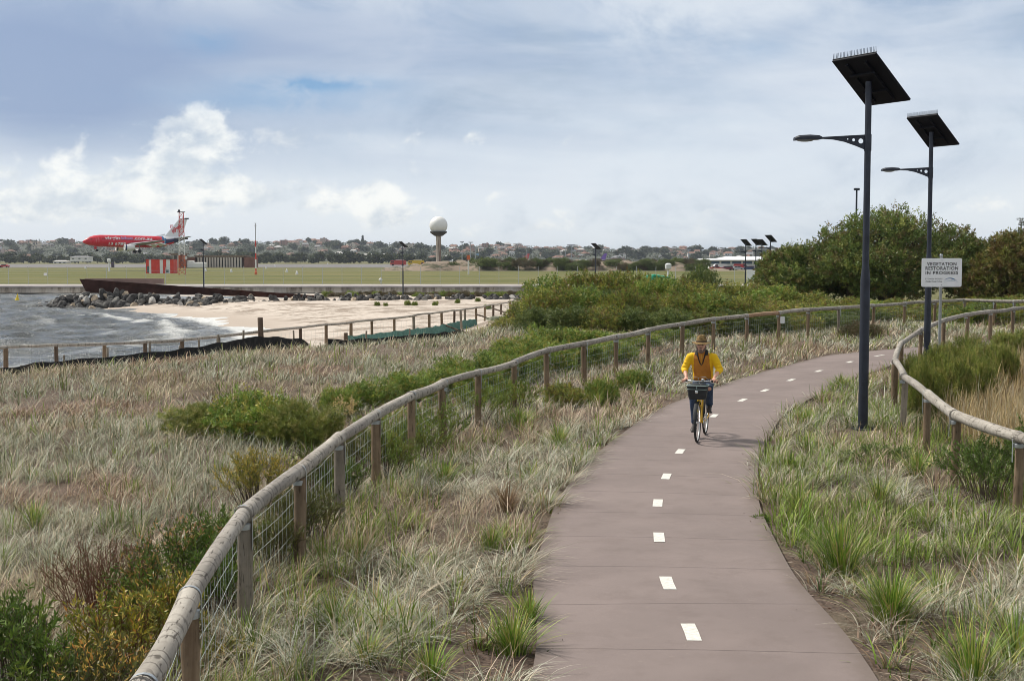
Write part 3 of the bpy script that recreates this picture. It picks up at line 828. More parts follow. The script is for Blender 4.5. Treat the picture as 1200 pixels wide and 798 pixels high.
# ------------------------------------------------------------------ rusted steel wall on the groyne, boulders
rust = pbr('rusted_steel', (0.050, 0.020, 0.015), 0.85, var=0.35, vscale=1.2, bump=0.2, bscale=6, spec=0.2)
rw = thing('steel_wall', 'long dark rusted steel wall tapering to a point on top of the boulders', 'wall', (-44, 136, -1))
mb = MB()
def pz(px, py, Y): p = at(px, py, Y); return p - rw.location
A_ = [pz(93, 327, 136), pz(378, 347, 141), pz(378, 350.5, 141), pz(230, 345.5, 138.5), pz(101.5, 343, 136)]
n_ = Vector((0, 0.25, 0))
mb.add(A_ + [q + n_ for q in A_], [(4, 3, 2, 1, 0), (5, 6, 7, 8, 9), (0, 1, 6, 5), (1, 2, 7, 6), (2, 3, 8, 7), (3, 4, 9, 8), (4, 0, 5, 9)])
mb.build('steel_plate', rust, rw)
mb = MB(); B_ = [pz(99, 326.6, 137.5), pz(191, 326.6, 137.5), pz(191, 333, 137.5), pz(99, 333, 137.5)]
mb.add(B_ + [q + n_ * 2 for q in B_], [(3, 2, 1, 0), (4, 5, 6, 7), (0, 1, 5, 4), (1, 2, 6, 5), (2, 3, 7, 6), (3, 0, 4, 7)])
mb.build('back_panel', pbr('faded_steel', (0.30, 0.20, 0.17), 0.8, var=0.15, vscale=1), rw)
rock_ms = [pbr('basalt', (0.055, 0.052, 0.05), 0.9, var=0.45, vscale=1.6, bump=0.6, bscale=4), pbr('grey_stone', (0.13, 0.125, 0.115), 0.9, var=0.4, vscale=1.6, bump=0.6, bscale=4),
           pbr('tan_stone', (0.36, 0.29, 0.21), 0.9, var=0.3, vscale=1.6, bump=0.6, bscale=4), pbr('pale_stone', (0.42, 0.40, 0.37), 0.9, var=0.25, vscale=1.6, bump=0.5, bscale=4)]
rock_me = []
for v_ in range(8):
    bm = bmesh.new(); bmesh.ops.create_icosphere(bm, subdivisions=2, radius=0.5)
    rr_ = np.random.default_rng(100 + v_)
    for _ in range(9):
        nrm = Vector(rr_.normal(0, 1, 3)).normalized(); d_ = rr_.uniform(0.26, 0.40)
        for vv in bm.verts:
            q = vv.co.dot(nrm)
            if q > d_: vv.co -= nrm * (q - d_)
    for vv in bm.verts: vv.co += Vector(rr_.normal(0, 0.012, 3))
    me = bpy.data.meshes.new('boulder'); bm.to_mesh(me); bm.free(); rock_me.append(me)
rock_variants = []
for me in rock_me:
    row = []
    for m_ in rock_ms:
        c = me.copy(); c.materials.append(m_); row.append(c)
    rock_variants.append(row)
def rock(x, y, z, s_, w_=None):
    i = int(rng.choice(4, p=[0.70, 0.18, 0.08, 0.04]))
    o = bpy.data.objects.new('boulder', rock_variants[rng.integers(8)][i]); C.objects.link(o)
    o.location = (x, y, z); o.rotation_euler = tuple(rng.uniform(0, 6.3, 3)); o.scale = (s_ * rng.uniform(0.9, 1.5), s_ * rng.uniform(0.8, 1.1), s_ * rng.uniform(0.65, 0.95))
    return tag(o, ['dark grey boulder', 'mid grey boulder', 'tan brown boulder', 'pale boulder'][i] + ' heaped in the rock groyne between the beach and the sea wall', 'boulder', ['dark boulders of the groyne', 'grey boulders of the groyne', 'tan boulders of the groyne', 'pale boulders of the groyne'][i])
kpx = [45, 75, 100, 200, 300, 400, 500, 600]
ky = [357, 361.5, 362, 359, 353.5, 352, 352, 351]; kd = [134, 131.5, 131, 131.5, 133, 132, 131, 131]
kt = [356, 347, 341.5, 343.5, 345.5, 345.5, 346, 346.5]
cnt = 0
for i in range(296):
    px = 45 + 550 * (i / 285) ** 1.25 if i < 285 else 0
    px = rng.uniform(45, 330) if rng.random() < 0.56 else rng.uniform(330, 625)
    yb, dd, yt = np.interp(px, kpx, ky), np.interp(px, kpx, kd), np.interp(px, kpx, kt)
    f_ = rng.random()
    big = px < 330
    s_ = rng.uniform(0.75, 1.25) if big else rng.uniform(0.6, 1.05)
    s_ *= np.interp(px, [45, 90], [0.7, 1.0])
    Yp = dd + (5.0 if big else 3.0) * f_
    p = at(px, yb + (yt - yb) * f_ + (3.0 if big else 1.5), Yp)
    rock(p.x, p.y, p.z, s_)
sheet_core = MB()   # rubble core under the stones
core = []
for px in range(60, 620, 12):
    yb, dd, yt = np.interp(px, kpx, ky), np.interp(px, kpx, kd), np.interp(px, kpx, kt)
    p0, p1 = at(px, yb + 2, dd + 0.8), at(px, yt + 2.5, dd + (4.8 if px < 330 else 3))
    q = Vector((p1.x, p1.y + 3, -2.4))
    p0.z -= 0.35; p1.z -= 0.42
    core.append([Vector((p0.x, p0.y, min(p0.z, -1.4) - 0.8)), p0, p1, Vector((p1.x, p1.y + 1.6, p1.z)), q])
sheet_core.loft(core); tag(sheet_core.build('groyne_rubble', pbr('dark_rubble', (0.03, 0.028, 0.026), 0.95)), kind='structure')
# ------------------------------------------------------------------ foliage builders
leaf_m = foliage_mat('leaves', 0.18, 0.5, 0.25, 0.4)
grass_m = foliage_mat('grass_blades', 0.14, 0.6, 0.2, 0.3)
bark_m = pbr('bark', (0.10, 0.075, 0.055), 0.9, var=0.3, vscale=6, bump=0.5, bscale=20)
twig_m = pbr('red_brown_twigs', (0.16, 0.07, 0.045), 0.85, var=0.3, vscale=10)
def unit(v): return v / np.maximum(np.linalg.norm(v, axis=-1, keepdims=True), 1e-9)
def leaf_arrays(P, Dv, l, w_, col, rg):
    n = len(P); Dv = unit(Dv)
    rn = unit(rg.normal(0, 1, (n, 3))); side = unit(np.cross(Dv, rn)); nrm = np.cross(side, Dv)
    l = np.broadcast_to(np.asarray(l, float), (n,))[:, None]; w_ = np.broadcast_to(np.asarray(w_, float), (n,))[:, None]
    mid = P + Dv * l * 0.45 + nrm * l * 0.06
    V = np.stack([P, mid + side * w_ / 2, P + Dv * l, mid - side * w_ / 2], 1).reshape(-1, 3)
    T = np.arange(4 * n).reshape(n, 4)
    return V, T, np.repeat(col, 4, axis=0)
def pick(pal, n, rg, wts=None, jit=0.12):
    pal = np.array(pal, float); i = rg.choice(len(pal), n, p=wts)
    return pal[i] * (1 + rg.normal(0, jit, (n, 1))).clip(0.5, 1.6)
def crown_arrays(lobes, twigs, per, ll, lw, pal, rg, wts=None, zmin=-0.75, twl=0.16, upb=0.45, inner=0.3):
    Ps, Ds, Cs = [], [], []
    lobe_t = rg.normal(0, 0.10, len(lobes))
    for li, (c, r_) in enumerate(lobes):
        c = np.array(c, float); r_ = np.array(r_ if hasattr(r_, '__len__') else (r_,) * 3, float)
        n = twigs
        d = unit(rg.normal(0, 1, (n * 2, 3))); d = d[d[:, 2] > zmin][:n]; n = len(d)
        rad = np.where(rg.random(n) < inner, rg.uniform(0.35, 0.8, n), rg.uniform(0.8, 1.12, n))
        base = c + d * r_ * rad[:, None]
        td = unit(d + np.array([0, 0, upb]) + rg.normal(0, 0.35, (n, 3)))
        tc = pick(pal, n, rg, wts) * (1 + lobe_t[li])
        mr = r_.mean()
        s_ = rg.uniform(-0.6, 1, (n, per)) * mr * twl * 2
        pos = base[:, None, :] + td[:, None, :] * s_[..., None] + rg.normal(0, mr * 0.05, (n, per, 3))
        ld = td[:, None, :] * 0.8 + rg.normal(0, 0.6, (n, per, 3))
        cc_ = tc[:, None, :] * (1 + rg.normal(0, 0.13, (n, per, 1)))
        Ps.append(pos.reshape(-1, 3)); Ds.append(ld.reshape(-1, 3)); Cs.append(cc_.reshape(-1, 3))
    P = np.concatenate(Ps); D_ = np.concatenate(Ds); Cc = np.concatenate(Cs).clip(0.004, 1)
    n = len(P)
    return leaf_arrays(P, D_, ll * rg.uniform(0.7, 1.3, n), lw * rg.uniform(0.7, 1.3, n), Cc, rg)
def limbs(mb, lobes, base, r0, rg, trunks=1, fork=0.3):
    tops = [np.array(c) for c, _ in lobes]
    for i, t in enumerate(tops):
        b0 = Vector(base) + Vector((rg.normal(0, 0.05) * trunks, rg.normal(0, 0.05) * trunks, 0))
        t = Vector(t); mid = b0.lerp(t, fork) + Vector((-(t.x - b0.x) * 0.15, -(t.y - b0.y) * 0.15, abs(t.z - b0.z) * 0.12))
        m2 = mid.lerp(t, 0.55) + Vector(rg.normal(0, 0.03, 3)) * (t - b0).length
        mb.tube([b0 - Vector((0, 0, r0)), mid, m2, t], [r0, r0 * 0.7, r0 * 0.42, r0 * 0.15], 6)
# palettes (linear base colours)
OLIVE = [(0.10, 0.14, 0.025), (0.19, 0.23, 0.04), (0.26, 0.30, 0.05), (0.36, 0.34, 0.06), (0.24, 0.16, 0.05)]
LIME = [(0.15, 0.235, 0.035), (0.21, 0.30, 0.05), (0.28, 0.34, 0.065), (0.11, 0.18, 0.03), (0.32, 0.29, 0.06)]
DEEP = [(0.08, 0.12, 0.03), (0.11, 0.155, 0.036), (0.14, 0.185, 0.045), (0.185, 0.21, 0.055)]
WATTLE = [(0.20, 0.24, 0.045), (0.27, 0.30, 0.06), (0.14, 0.185, 0.035), (0.36, 0.33, 0.10)]
SILV = [(0.33, 0.36, 0.27), (0.40, 0.41, 0.32), (0.26, 0.30, 0.20)]
BROWNY = [(0.10, 0.085, 0.03), (0.13, 0.10, 0.045), (0.08, 0.09, 0.03), (0.14, 0.085, 0.05)]

def unit_lobes(rg, n=15, flat=1.0):
    out = []
    for i in range(n):
        a = 2.4 * i + rg.uniform(-0.4, 0.4); q = math.sqrt(rg.random()) * 0.72
        zz = (1 - q * q) ** 0.5
        z_ = (0.20 + 0.55 * zz * rg.uniform(0.35, 1.05))
        out.append(((q * math.cos(a), q * math.sin(a), z_ * flat), rg.uniform(0.22, 0.33)))
    for i in range(8):
        a = 2 * pi * i / 8 + rg.uniform(-0.2, 0.2); q = rg.uniform(0.5, 0.78)
        out.append(((q * math.cos(a), q * math.sin(a), rg.uniform(0.12, 0.26)), rg.uniform(0.2, 0.27)))
    return out
protos = {}
def shrub_proto(key, pal, seed, ll=0.05, lw=0.02, twigs=70, per=14, n=15, wts=None, **kw):
    rg = np.random.default_rng(seed); lb = unit_lobes(rg, n)
    V, T, Cc = crown_arrays(lb, twigs, per, ll, lw, pal, rg, wts, **kw)
    me_o = bulk('foliage', V, T, leaf_m, Cc); me = me_o.data; bpy.data.objects.remove(me_o)
    mb = MB(); limbs(mb, lb[:9], (0, 0, 0), 0.035, rg, 3)
    st = mb.build('stems', bark_m); sme = st.data; bpy.data.objects.remove(st)
    protos.setdefault(key, []).append((me, sme))
for q in range(3):
    shrub_proto('olive', OLIVE, 50 + q); shrub_proto('lime', LIME, 60 + q, ll=0.06, lw=0.026, per=12)
    shrub_proto('wattle', WATTLE, 70 + q, ll=0.075, lw=0.009, per=24, twigs=80, twl=0.14, upb=0.6)
shrub_proto('deep', DEEP, 80, ll=0.055, lw=0.022); shrub_proto('deep', DEEP, 81, ll=0.055, lw=0.022)
shrub_proto('silver', SILV, 90, ll=0.05, lw=0.018, upb=0.8)
shrub_proto('brown', BROWNY, 95, ll=0.05, lw=0.016)
def shrub(kind, px, topy, Y, wpx, label, group=None, name='shrub', cat='shrub', zoff=0.0, ypos=None):
    t = at(px, topy, Y); g_ = Hs(t.x, t.y) + zoff
    h = max(0.25, t.z - g_); r_ = wpx * Y / F / 2
    root = thing(name, label, cat, (t.x, t.y, g_), rng.uniform(0, 6.3), group)
    root.scale = (r_, r_ * rng.uniform(0.8, 1.0), h / 1.04)
    fm, sm_ = protos[kind][int(rng.integers(len(protos[kind])))]
    for nm, me in (('foliage', fm), ('stems', sm_)):
        o = bpy.data.objects.new(nm, me); C.objects.link(o); o.parent = root
    return root

# ---- mass of shrubs beyond the left fence
prof = lambda x, P: float(np.interp(x, [p[0] for p in P], [p[1] for p in P]))
topA = [(630, 326), (680, 313), (720, 317), (760, 320), (800, 323), (850, 327), (900, 333), (950, 345), (1010, 351), (1060, 352), (1120, 350), (1200, 345), (1260, 345)]
gA = 'dense olive shrubs behind the left fence'
for i, px in enumerate(np.arange(645, 1250, 33)):
    p_ = px + rng.uniform(-8, 8)
    shrub('olive' if i % 4 else 'lime', p_, prof(p_, topA) + rng.uniform(-4, 3), 64 + rng.uniform(-3, 6), rng.uniform(70, 105), '%s shrub in the back row of the thicket, %s from left' % ('dense olive green' if i % 4 else 'light green', nth(i)), 'thicket shrubs, back row')
for i, px in enumerate(np.arange(612, 1250, 30)):
    p_ = px + rng.uniform(-8, 8); Y = (54 if px < 930 else 57) + rng.uniform(-2, 2)
    ty = prof(p_, [(600, 355), (640, 337), (700, 334), (800, 340), (900, 350), (980, 357), (1080, 360), (1200, 358), (1260, 358)])
    k_ = ['olive', 'olive', 'lime', 'deep', 'olive'][i % 5]
    shrub(k_, p_, ty + rng.uniform(-4, 5), Y, rng.uniform(66, 95), '%s shrub in the middle row of the thicket, %s from left' % ({'olive': 'olive green', 'lime': 'light green', 'deep': 'dark green'}[k_], nth(i)), 'thicket shrubs, middle row')
for i, (px, ty, Y, w_) in enumerate([(600, 372, 52, 60), (632, 360, 50, 66), (668, 358, 48.5, 74), (706, 358, 48, 80), (745, 360, 48, 80), (785, 361, 47.5, 80), (825, 362, 48, 78), (862, 363, 48, 70), (900, 364, 49, 70), (940, 366, 50, 66), (980, 368, 52, 66)]):
    k_ = ['olive', 'deep', 'deep'][i % 3]
    shrub(k_, px, ty, Y, w_, '%s shrub at the front foot of the thicket, %s from left' % ('olive green' if k_ == 'olive' else 'dark green', nth(i)), 'thicket shrubs, front row')
for i, (px, ty, Y, w_) in enumerate(sorted([(553, 416, 30.5, 100), (585, 404, 34, 85), (612, 392, 37, 80), (645, 381, 40, 72), (678, 383, 41, 70), (712, 386, 40.5, 74), (640, 400, 33.5, 80), (600, 412, 31.5, 84), (680, 398, 35, 70), (745, 389, 41, 66), (722, 398, 37, 70), (790, 384, 43, 60), (565, 428, 28, 80), (525, 430, 29, 84)])):
    shrub('lime', px, ty, Y, w_, 'low bright green leafy shrub behind the left fence, %s from left' % nth(i), 'bright green shrubs along the left fence')
for px, ty, Y, w_, kd_, lab in [(432, 444, 27, 88, 'lime', 'low green shrub spreading in the dune grass left of the fence midway along it'), (480, 434, 28, 90, 'lime', 'low green shrub touching the fence where the dune grass meets the thicket'),
                                (236, 471, 22.6, 110, 'wattle', 'low dark green patch at the left end of a shrub clump in the dune grass'), (292, 456, 21.8, 130, 'lime', 'low green shrub in the middle of a clump in the dune grass, orange twig beside'),
                                (350, 466, 21.2, 110, 'wattle', 'low green shrub at the right end of a clump in the dune grass'), (398, 452, 25.5, 60, 'lime', 'small leafy green shrub beside the cream flower stalk'),
                                (586, 373, 66, 44, 'silver', 'pale silver grey bush beside the shore fence above the beach'), (606, 368, 74, 34, 'silver', 'small silver grey bush at the left foot of the thicket'), (706, 442, 27.3, 46, 'lime', 'small green shrub under the left fence near the cyclist'),
                                (745, 432, 30.2, 50, 'lime', 'leafy green shrub under the left fence just left of the cyclist'), (660, 448, 26.6, 60, 'olive', 'low dull green shrub at the foot of the left fence'),
                                (1092, 402, 27.5, 76, 'wattle', 'feathery green shrub inside the bend of the right fence'), (1125, 394, 29, 84, 'wattle', 'feathery green shrub just right of the sign post foot'),
                                (1152, 396, 31, 80, 'wattle', 'feathery olive shrub below the far rail of the right fence'), (1190, 384, 38, 60, 'wattle', 'feathery olive shrub at the right edge below the far rail'),
                                (1110, 414, 25.2, 76, 'wattle', 'feathery green shrub nearest the bend of the right fence'), (1140, 410, 27.5, 60, 'wattle', 'feathery shrub bordering the golden straw grass'),
                                (1080, 414, 24.8, 50, 'wattle', 'small feathery shrub against the posts at the bend of the right fence'), (1178, 404, 30, 40, 'wattle', 'feathery shrub behind the golden straw grass at the right edge'),
                                (1245, 392, 36, 90, 'wattle', 'feathery shrub outside the right edge behind the straw grass'), (820, 312, 96, 56, 'deep', 'round dark green bush standing alone on the mown grass behind the thicket'),
                                (912, 318, 100, 50, 'deep', 'dark bush at the left foot of the large domed tree'), (1010, 374, 46, 60, 'brown', 'brownish shrub behind the far left fence near the lamp post'), (1185, 330, 76, 90, 'brown', 'brown twiggy bush right of the sign under the right-hand tree')]:
    shrub(kd_, px, ty, Y, w_, lab)

# ---- large domed tree and the trees at the right edge
def big_tree(label, Y, px0, px1, outline, nl, pal, seed, trunks, name='tree', ll=0.17, lw=0.06, twigs=60, per=14, rmin=0.7, rmax=1.3, depth=0.6, wts=None, bottom=352):
    rg = np.random.default_rng(seed)
    cx = at((px0 + px1) / 2, 330, Y); g_ = Hs(cx.x, cx.y)
    root = thing(name, label, 'tree', (cx.x, cx.y, g_))
    lobes = []; W_ = (px1 - px0) / 2 * Y / F
    xs_ = [o[0] for o in outline]; ys_ = [o[1] for o in outline]
    for i in range(nl):
        px = rg.uniform(px0, px1); top = np.interp(px, xs_, ys_)
        xx = (px - (px0 + px1) / 2) * Y / F
        r_ = rg.uniform(rmin, rmax) * (0.75 if abs(xx) > 0.75 * W_ else 1)
        fy = rg.uniform(-1, 1); lim = math.sqrt(max(0.05, 1 - (xx / (W_ * 1.05)) ** 2))
        yy = fy * lim * W_ * depth
        topz = EYE + (HZ - top) * Y / F - g_; botz = EYE + (HZ - bottom) * Y / F - g_
        hz = topz * math.sqrt(1 - 0.75 * (fy * 0.95) ** 2)
        t = rg.random() ** 0.75
        lo = botz + (topz - botz) * 0.04
        zz = max(lo, 0.7) + (hz - r_ * 0.95 - max(lo, 0.7)) * t
        rr_ = (r_ * 1.15, r_, r_ * 0.8)
        lobes.append(((xx, yy, max(zz, 0.6)), rr_))
    V, T, Cc = crown_arrays(lobes, twigs, per, ll, lw, pal, rg, wts, zmin=-0.8, twl=0.13)
    bulk('crown', V, T, leaf_m, Cc, parent=root)
    mb = MB()
    tr = []
    for q in range(trunks):
        bx, by = rg.uniform(-0.45, 0.45) * W_, rg.uniform(-0.3, 0.3) * W_
        near_ = sorted(lobes, key=lambda L: (L[0][0] - bx) ** 2 + (L[0][1] - by) ** 2)[:max(8, nl // trunks // 2)]
        limbs(mb, near_, (bx, by, 0), 0.17, rg, 1, 0.35)
    mb.build('trunk', bark_m, root, smooth=True)
    return root
big_tree('large dense domed dark green tree behind the two solar street lamps', 74, 900, 1150,
         [(895, 300), (905, 290), (930, 278), (960, 268), (985, 252), (1010, 242), (1050, 236), (1090, 238), (1120, 248), (1140, 262), (1152, 285), (1158, 320)], 160, [(0.09, 0.135, 0.032), (0.13, 0.18, 0.04), (0.17, 0.22, 0.05), (0.23, 0.25, 0.06), (0.17, 0.14, 0.05)], 301, 5, depth=0.5, twigs=80, per=18, bottom=356)
big_tree('olive brown loose-crowned tree right of the large domed tree', 70, 1142, 1235, [(1138, 325), (1148, 305), (1162, 284), (1180, 268), (1210, 266), (1235, 290)], 75, [(0.22, 0.22, 0.05), (0.25, 0.20, 0.06), (0.15, 0.16, 0.04), (0.20, 0.13, 0.055)], 302, 3, rmin=0.6, rmax=1.05, bottom=352, per=18)
big_tree('dark tree rising behind the olive brown tree at the right edge', 92, 1168, 1270, [(1160, 300), (1172, 262), (1190, 248), (1215, 244), (1260, 250)], 40, [(0.05, 0.05, 0.022), (0.07, 0.06, 0.03), (0.04, 0.05, 0.02)], 303, 2, rmin=0.9, rmax=1.5, bottom=335)

# ------------------------------------------------------------------ leafy plants in the foreground
def leafy_plant(px, topy, Y, wpx, label, pal, nst, ll, lw, seed, wts=None, twig=bark_m, dens=26, side=3, name='leafy_shrub', cat='shrub', spread=0.75, tipcol=None, droop=0.0):
    rg = np.random.default_rng(seed)
    t = at(px, topy, Y); g_ = Hs(t.x, t.y); h = t.z - g_; r_ = wpx * Y / F / 2
    root = thing(name, label, cat, (t.x, t.y, g_))
    mb = MB(); Ps, Ds, Cs = [], [], []
    for i in range(nst):
        a = rg.uniform(0, 2 * pi); q = math.sqrt(rg.random())
        b0 = Vector((math.cos(a) * q * r_ * 0.35, math.sin(a) * q * r_ * 0.35, -0.02))
        tp = Vector((math.cos(a) * q * r_, math.sin(a) * q * r_ * 0.9, h * (1 - 0.35 * q * q) * rg.uniform(0.72, 1.0)))
        md = b0.lerp(tp, 0.5) + Vector((rg.normal(0, .05), rg.normal(0, .05), h * 0.08))
        stem = [b0, b0.lerp(md, 0.5) + Vector(rg.normal(0, .01, 3)), md, md.lerp(tp, 0.5) + Vector(rg.normal(0, .015, 3)), tp]
        mb.tube(stem, [0.006, 0.005, 0.0035, 0.0025, 0.0012], 4)
        br = [(stem, 0.3)]
        for s_ in range(side):
            f_ = rg.uniform(0.3, 0.85); p0 = b0.lerp(tp, f_) + Vector((0, 0, h * 0.08 * 4 * f_ * (1 - f_)))
            dr = (tp - b0).normalized() + Vector(rg.normal(0, 0.6, 3)); dr.z = abs(dr.z) * 0.9 + 0.2
            e_ = p0 + dr.normalized() * h * rg.uniform(0.18, 0.4)
            if e_.z > h: e_.z = h * rg.uniform(0.85, 1)
            mb.tube([p0, p0.lerp(e_, 0.5) + Vector(rg.normal(0, .01, 3)), e_], [0.003, 0.0022, 0.001], 3, cap=False)
            br.append(([p0, e_], 0.1))
        sc_ = pick(pal, 1, rg, wts, 0.1)[0]
        for ps, t0 in br:
            L_ = (Vector(ps[-1]) - Vector(ps[0])).length
            n = max(3, int(dens * L_ * (1 - t0) / 0.35))
            A = np.array([tuple(p) for p in ps]); tt = np.linspace(0, 1, len(ps)); u_ = rg.uniform(t0, 1.0, n) ** 0.8
            P = np.stack([np.interp(u_, tt, A[:, k_]) for k_ in range(3)], 1)
            ax = unit((A[-1] - A[0])[None, :]).repeat(n, 0)
            ld = ax * 0.7 + rg.normal(0, 0.55, (n, 3)) + np.array([0, 0, 0.25 - droop])
            c_ = sc_[None, :] * 0.55 + pick(pal, n, rg, wts, 0.15) * 0.45
            if tipcol is not None:
                m_ = (u_ > 0.75) & (rg.random(n) < (0.5 if pal is not YEL else 0.22)); c_[m_] = pick(tipcol, int(m_.sum()), rg)
            Ps.append(P); Ds.append(ld); Cs.append(c_)
    P = np.concatenate(Ps); n = len(P)
    V, T, Cc = leaf_arrays(P, np.concatenate(Ds), ll * rg.uniform(0.6, 1.25, n), lw * rg.uniform(0.7, 1.2, n), np.concatenate(Cs).clip(0.004, 1), rg)
    bulk('foliage', V, T, leaf_m, Cc, parent=root)
    mb.build('stems', twig, root)
    return root
GRN = [(0.09, 0.16, 0.025), (0.13, 0.21, 0.03), (0.06, 0.11, 0.02), (0.19, 0.25, 0.04)]
YEL = [(0.14, 0.17, 0.03), (0.19, 0.21, 0.035), (0.11, 0.13, 0.03), (0.26, 0.25, 0.04), (0.50, 0.40, 0.04), (0.34, 0.31, 0.04), (0.24, 0.27, 0.04)]
ORG = [(0.62, 0.40, 0.10), (0.55, 0.26, 0.06), (0.68, 0.52, 0.12)]
OLG = [(0.10, 0.12, 0.03), (0.14, 0.15, 0.035), (0.19, 0.17, 0.04), (0.07, 0.09, 0.025)]
for a in [(12, 690, 8.9, 130, 'dark green leafy shrub cut off by the left bottom corner', GRN, 46, 0.055, 0.015, 401), (60, 745, 8.7, 110, 'low dark green leafy plant next to the corner shrub', GRN, 34, 0.055, 0.015, 402)]:
    leafy_plant(*a)
leafy_plant(120, 742, 8.6, 120, 'small orange and green leafy plant at the bottom edge left of the fence', OLG, 36, 0.05, 0.014, 403, tipcol=ORG)
leafy_plant(150, 690, 9.3, 150, 'shrub of yellow and orange leaves at the bottom left beside the fence', YEL, 44, 0.052, 0.015, 404, twig=twig_m, tipcol=ORG)
leafy_plant(200, 668, 9.9, 90, 'shrub of yellowing leaves with orange tips touching the fence rail', YEL, 30, 0.055, 0.015, 405, twig=twig_m, tipcol=ORG)
leafy_plant(115, 622, 10.8, 150, 'bare red-brown twiggy shrub with few leaves in the pale grass', [(0.12, 0.10, 0.04), (0.16, 0.07, 0.04), (0.10, 0.12, 0.03)], 62, 0.03, 0.007, 406, twig=twig_m, dens=14, side=4)
leafy_plant(170, 646, 10.4, 110, 'green and brown leafy shrub between the twiggy shrub and the yellow one', GRN, 40, 0.05, 0.014, 431, twig=twig_m, tipcol=[(0.16, 0.2, 0.04), (0.42, 0.25, 0.08)])
leafy_plant(250, 640, 10.9, 90, 'green leafy shrub pressed against the second fence bay', GRN, 36, 0.05, 0.014, 432)
leafy_plant(322, 600, 12.5, 80, 'green narrow-leaved shrub low behind the third fence bay', OLG, 40, 0.055, 0.010, 433)
leafy_plant(365, 568, 14.0, 80, 'olive narrow-leaved shrub low behind the fourth fence bay', OLG, 40, 0.055, 0.010, 434)
leafy_plant(400, 530, 16.2, 80, 'green narrow-leaved shrub low behind the fifth fence bay', GRN, 40, 0.055, 0.011, 435)
leafy_plant(450, 505, 18.3, 90, 'green leafy shrub low behind the sixth fence bay', LIME, 40, 0.055, 0.013, 436)
leafy_plant(490, 488, 20.0, 90, 'green leafy shrub low behind the seventh fence bay', LIME, 40, 0.055, 0.013, 437)
leafy_plant(215, 600, 11.4, 110, 'dark green leafy shrub with orange tips behind the second fence post', GRN, 44, 0.052, 0.014, 407, tipcol=[(0.10, 0.15, 0.03), (0.5, 0.28, 0.12)])
leafy_plant(262, 590, 11.9, 80, 'dark green leafy shrub close behind the fence wires', GRN, 34, 0.05, 0.013, 408)
leafy_plant(300, 523, 15.8, 96, 'upright yellow-green narrow-leaved shrub behind the fence', [(0.20, 0.22, 0.04), (0.27, 0.25, 0.05), (0.14, 0.17, 0.035), (0.36, 0.29, 0.05)], 48, 0.06, 0.011, 409, tipcol=[(0.45, 0.34, 0.06)])
leafy_plant(345, 560, 13.2, 70, 'yellow-green leafy shrub showing through the wires of the third fence bay', OLG, 36, 0.05, 0.011, 410)
leafy_plant(375, 520, 16.2, 70, 'dull green narrow-leaved shrub showing through the fence wires', OLG, 34, 0.05, 0.011, 411)
leafy_plant(425, 497, 18.4, 70, 'green narrow-leaved shrub standing above the fifth fence rail', OLG, 34, 0.055, 0.012, 412)
leafy_plant(455, 475, 20.2, 80, 'green leafy shrub rising to the fence rail', LIME, 34, 0.06, 0.014, 413)
leafy_plant(510, 462, 21.6, 90, 'green leafy shrub tangled in the fence wires', LIME, 34, 0.06, 0.015, 414)
leafy_plant(555, 446, 24.0, 90, 'fresh green leafy shrub tangled in the fence wires further on', LIME, 34, 0.06, 0.015, 415)
leafy_plant(608, 440, 25.6, 70, 'fresh green leafy shrub beside a fence post in front of the thicket', LIME, 30, 0.06, 0.015, 416)
leafy_plant(404, 462, 24.2, 34, 'cream flower stalks standing above the shrub clump', [(0.62, 0.52, 0.28), (0.55, 0.42, 0.18)], 12, 0.04, 0.02, 417, name='flowering_plant', cat='plant')
leafy_plant(313, 466, 22.6, 26, 'small clump of orange dead leaves on the shrub clump', ORG, 14, 0.045, 0.018, 418, name='dead_leafed_plant', cat='plant')
leafy_plant(260, 748, 9.7, 80, 'low orange and yellow leafy plant beside the foot of the second fence post', YEL, 26, 0.045, 0.012, 419, tipcol=ORG)
leafy_plant(895, 606, 15.1, 34, 'small green leafy sprig growing over the right edge of the path', GRN, 14, 0.05, 0.018, 420, name='leafy_sprig', cat='plant')
leafy_plant(690, 520, 21.3, 30, 'small green sprig in the silver grass at the left edge of the path', GRN, 10, 0.05, 0.015, 421, name='leafy_sprig', cat='plant')
leafy_plant(1158, 505, 16.2, 120, 'leafy green weeds behind the second bay of the right fence', [(0.10, 0.17, 0.03), (0.14, 0.21, 0.04)], 40, 0.05, 0.016, 422)
leafy_plant(1215, 478, 16.6, 90, 'leafy green weeds at the right edge behind the fence', [(0.10, 0.17, 0.03), (0.14, 0.21, 0.04)], 30, 0.05, 0.016, 423)
leafy_plant(1025, 520, 19.2, 110, 'low leafy green weeds left of the bend of the right fence', [(0.10, 0.17, 0.03), (0.14, 0.20, 0.04)], 40, 0.045, 0.014, 424)

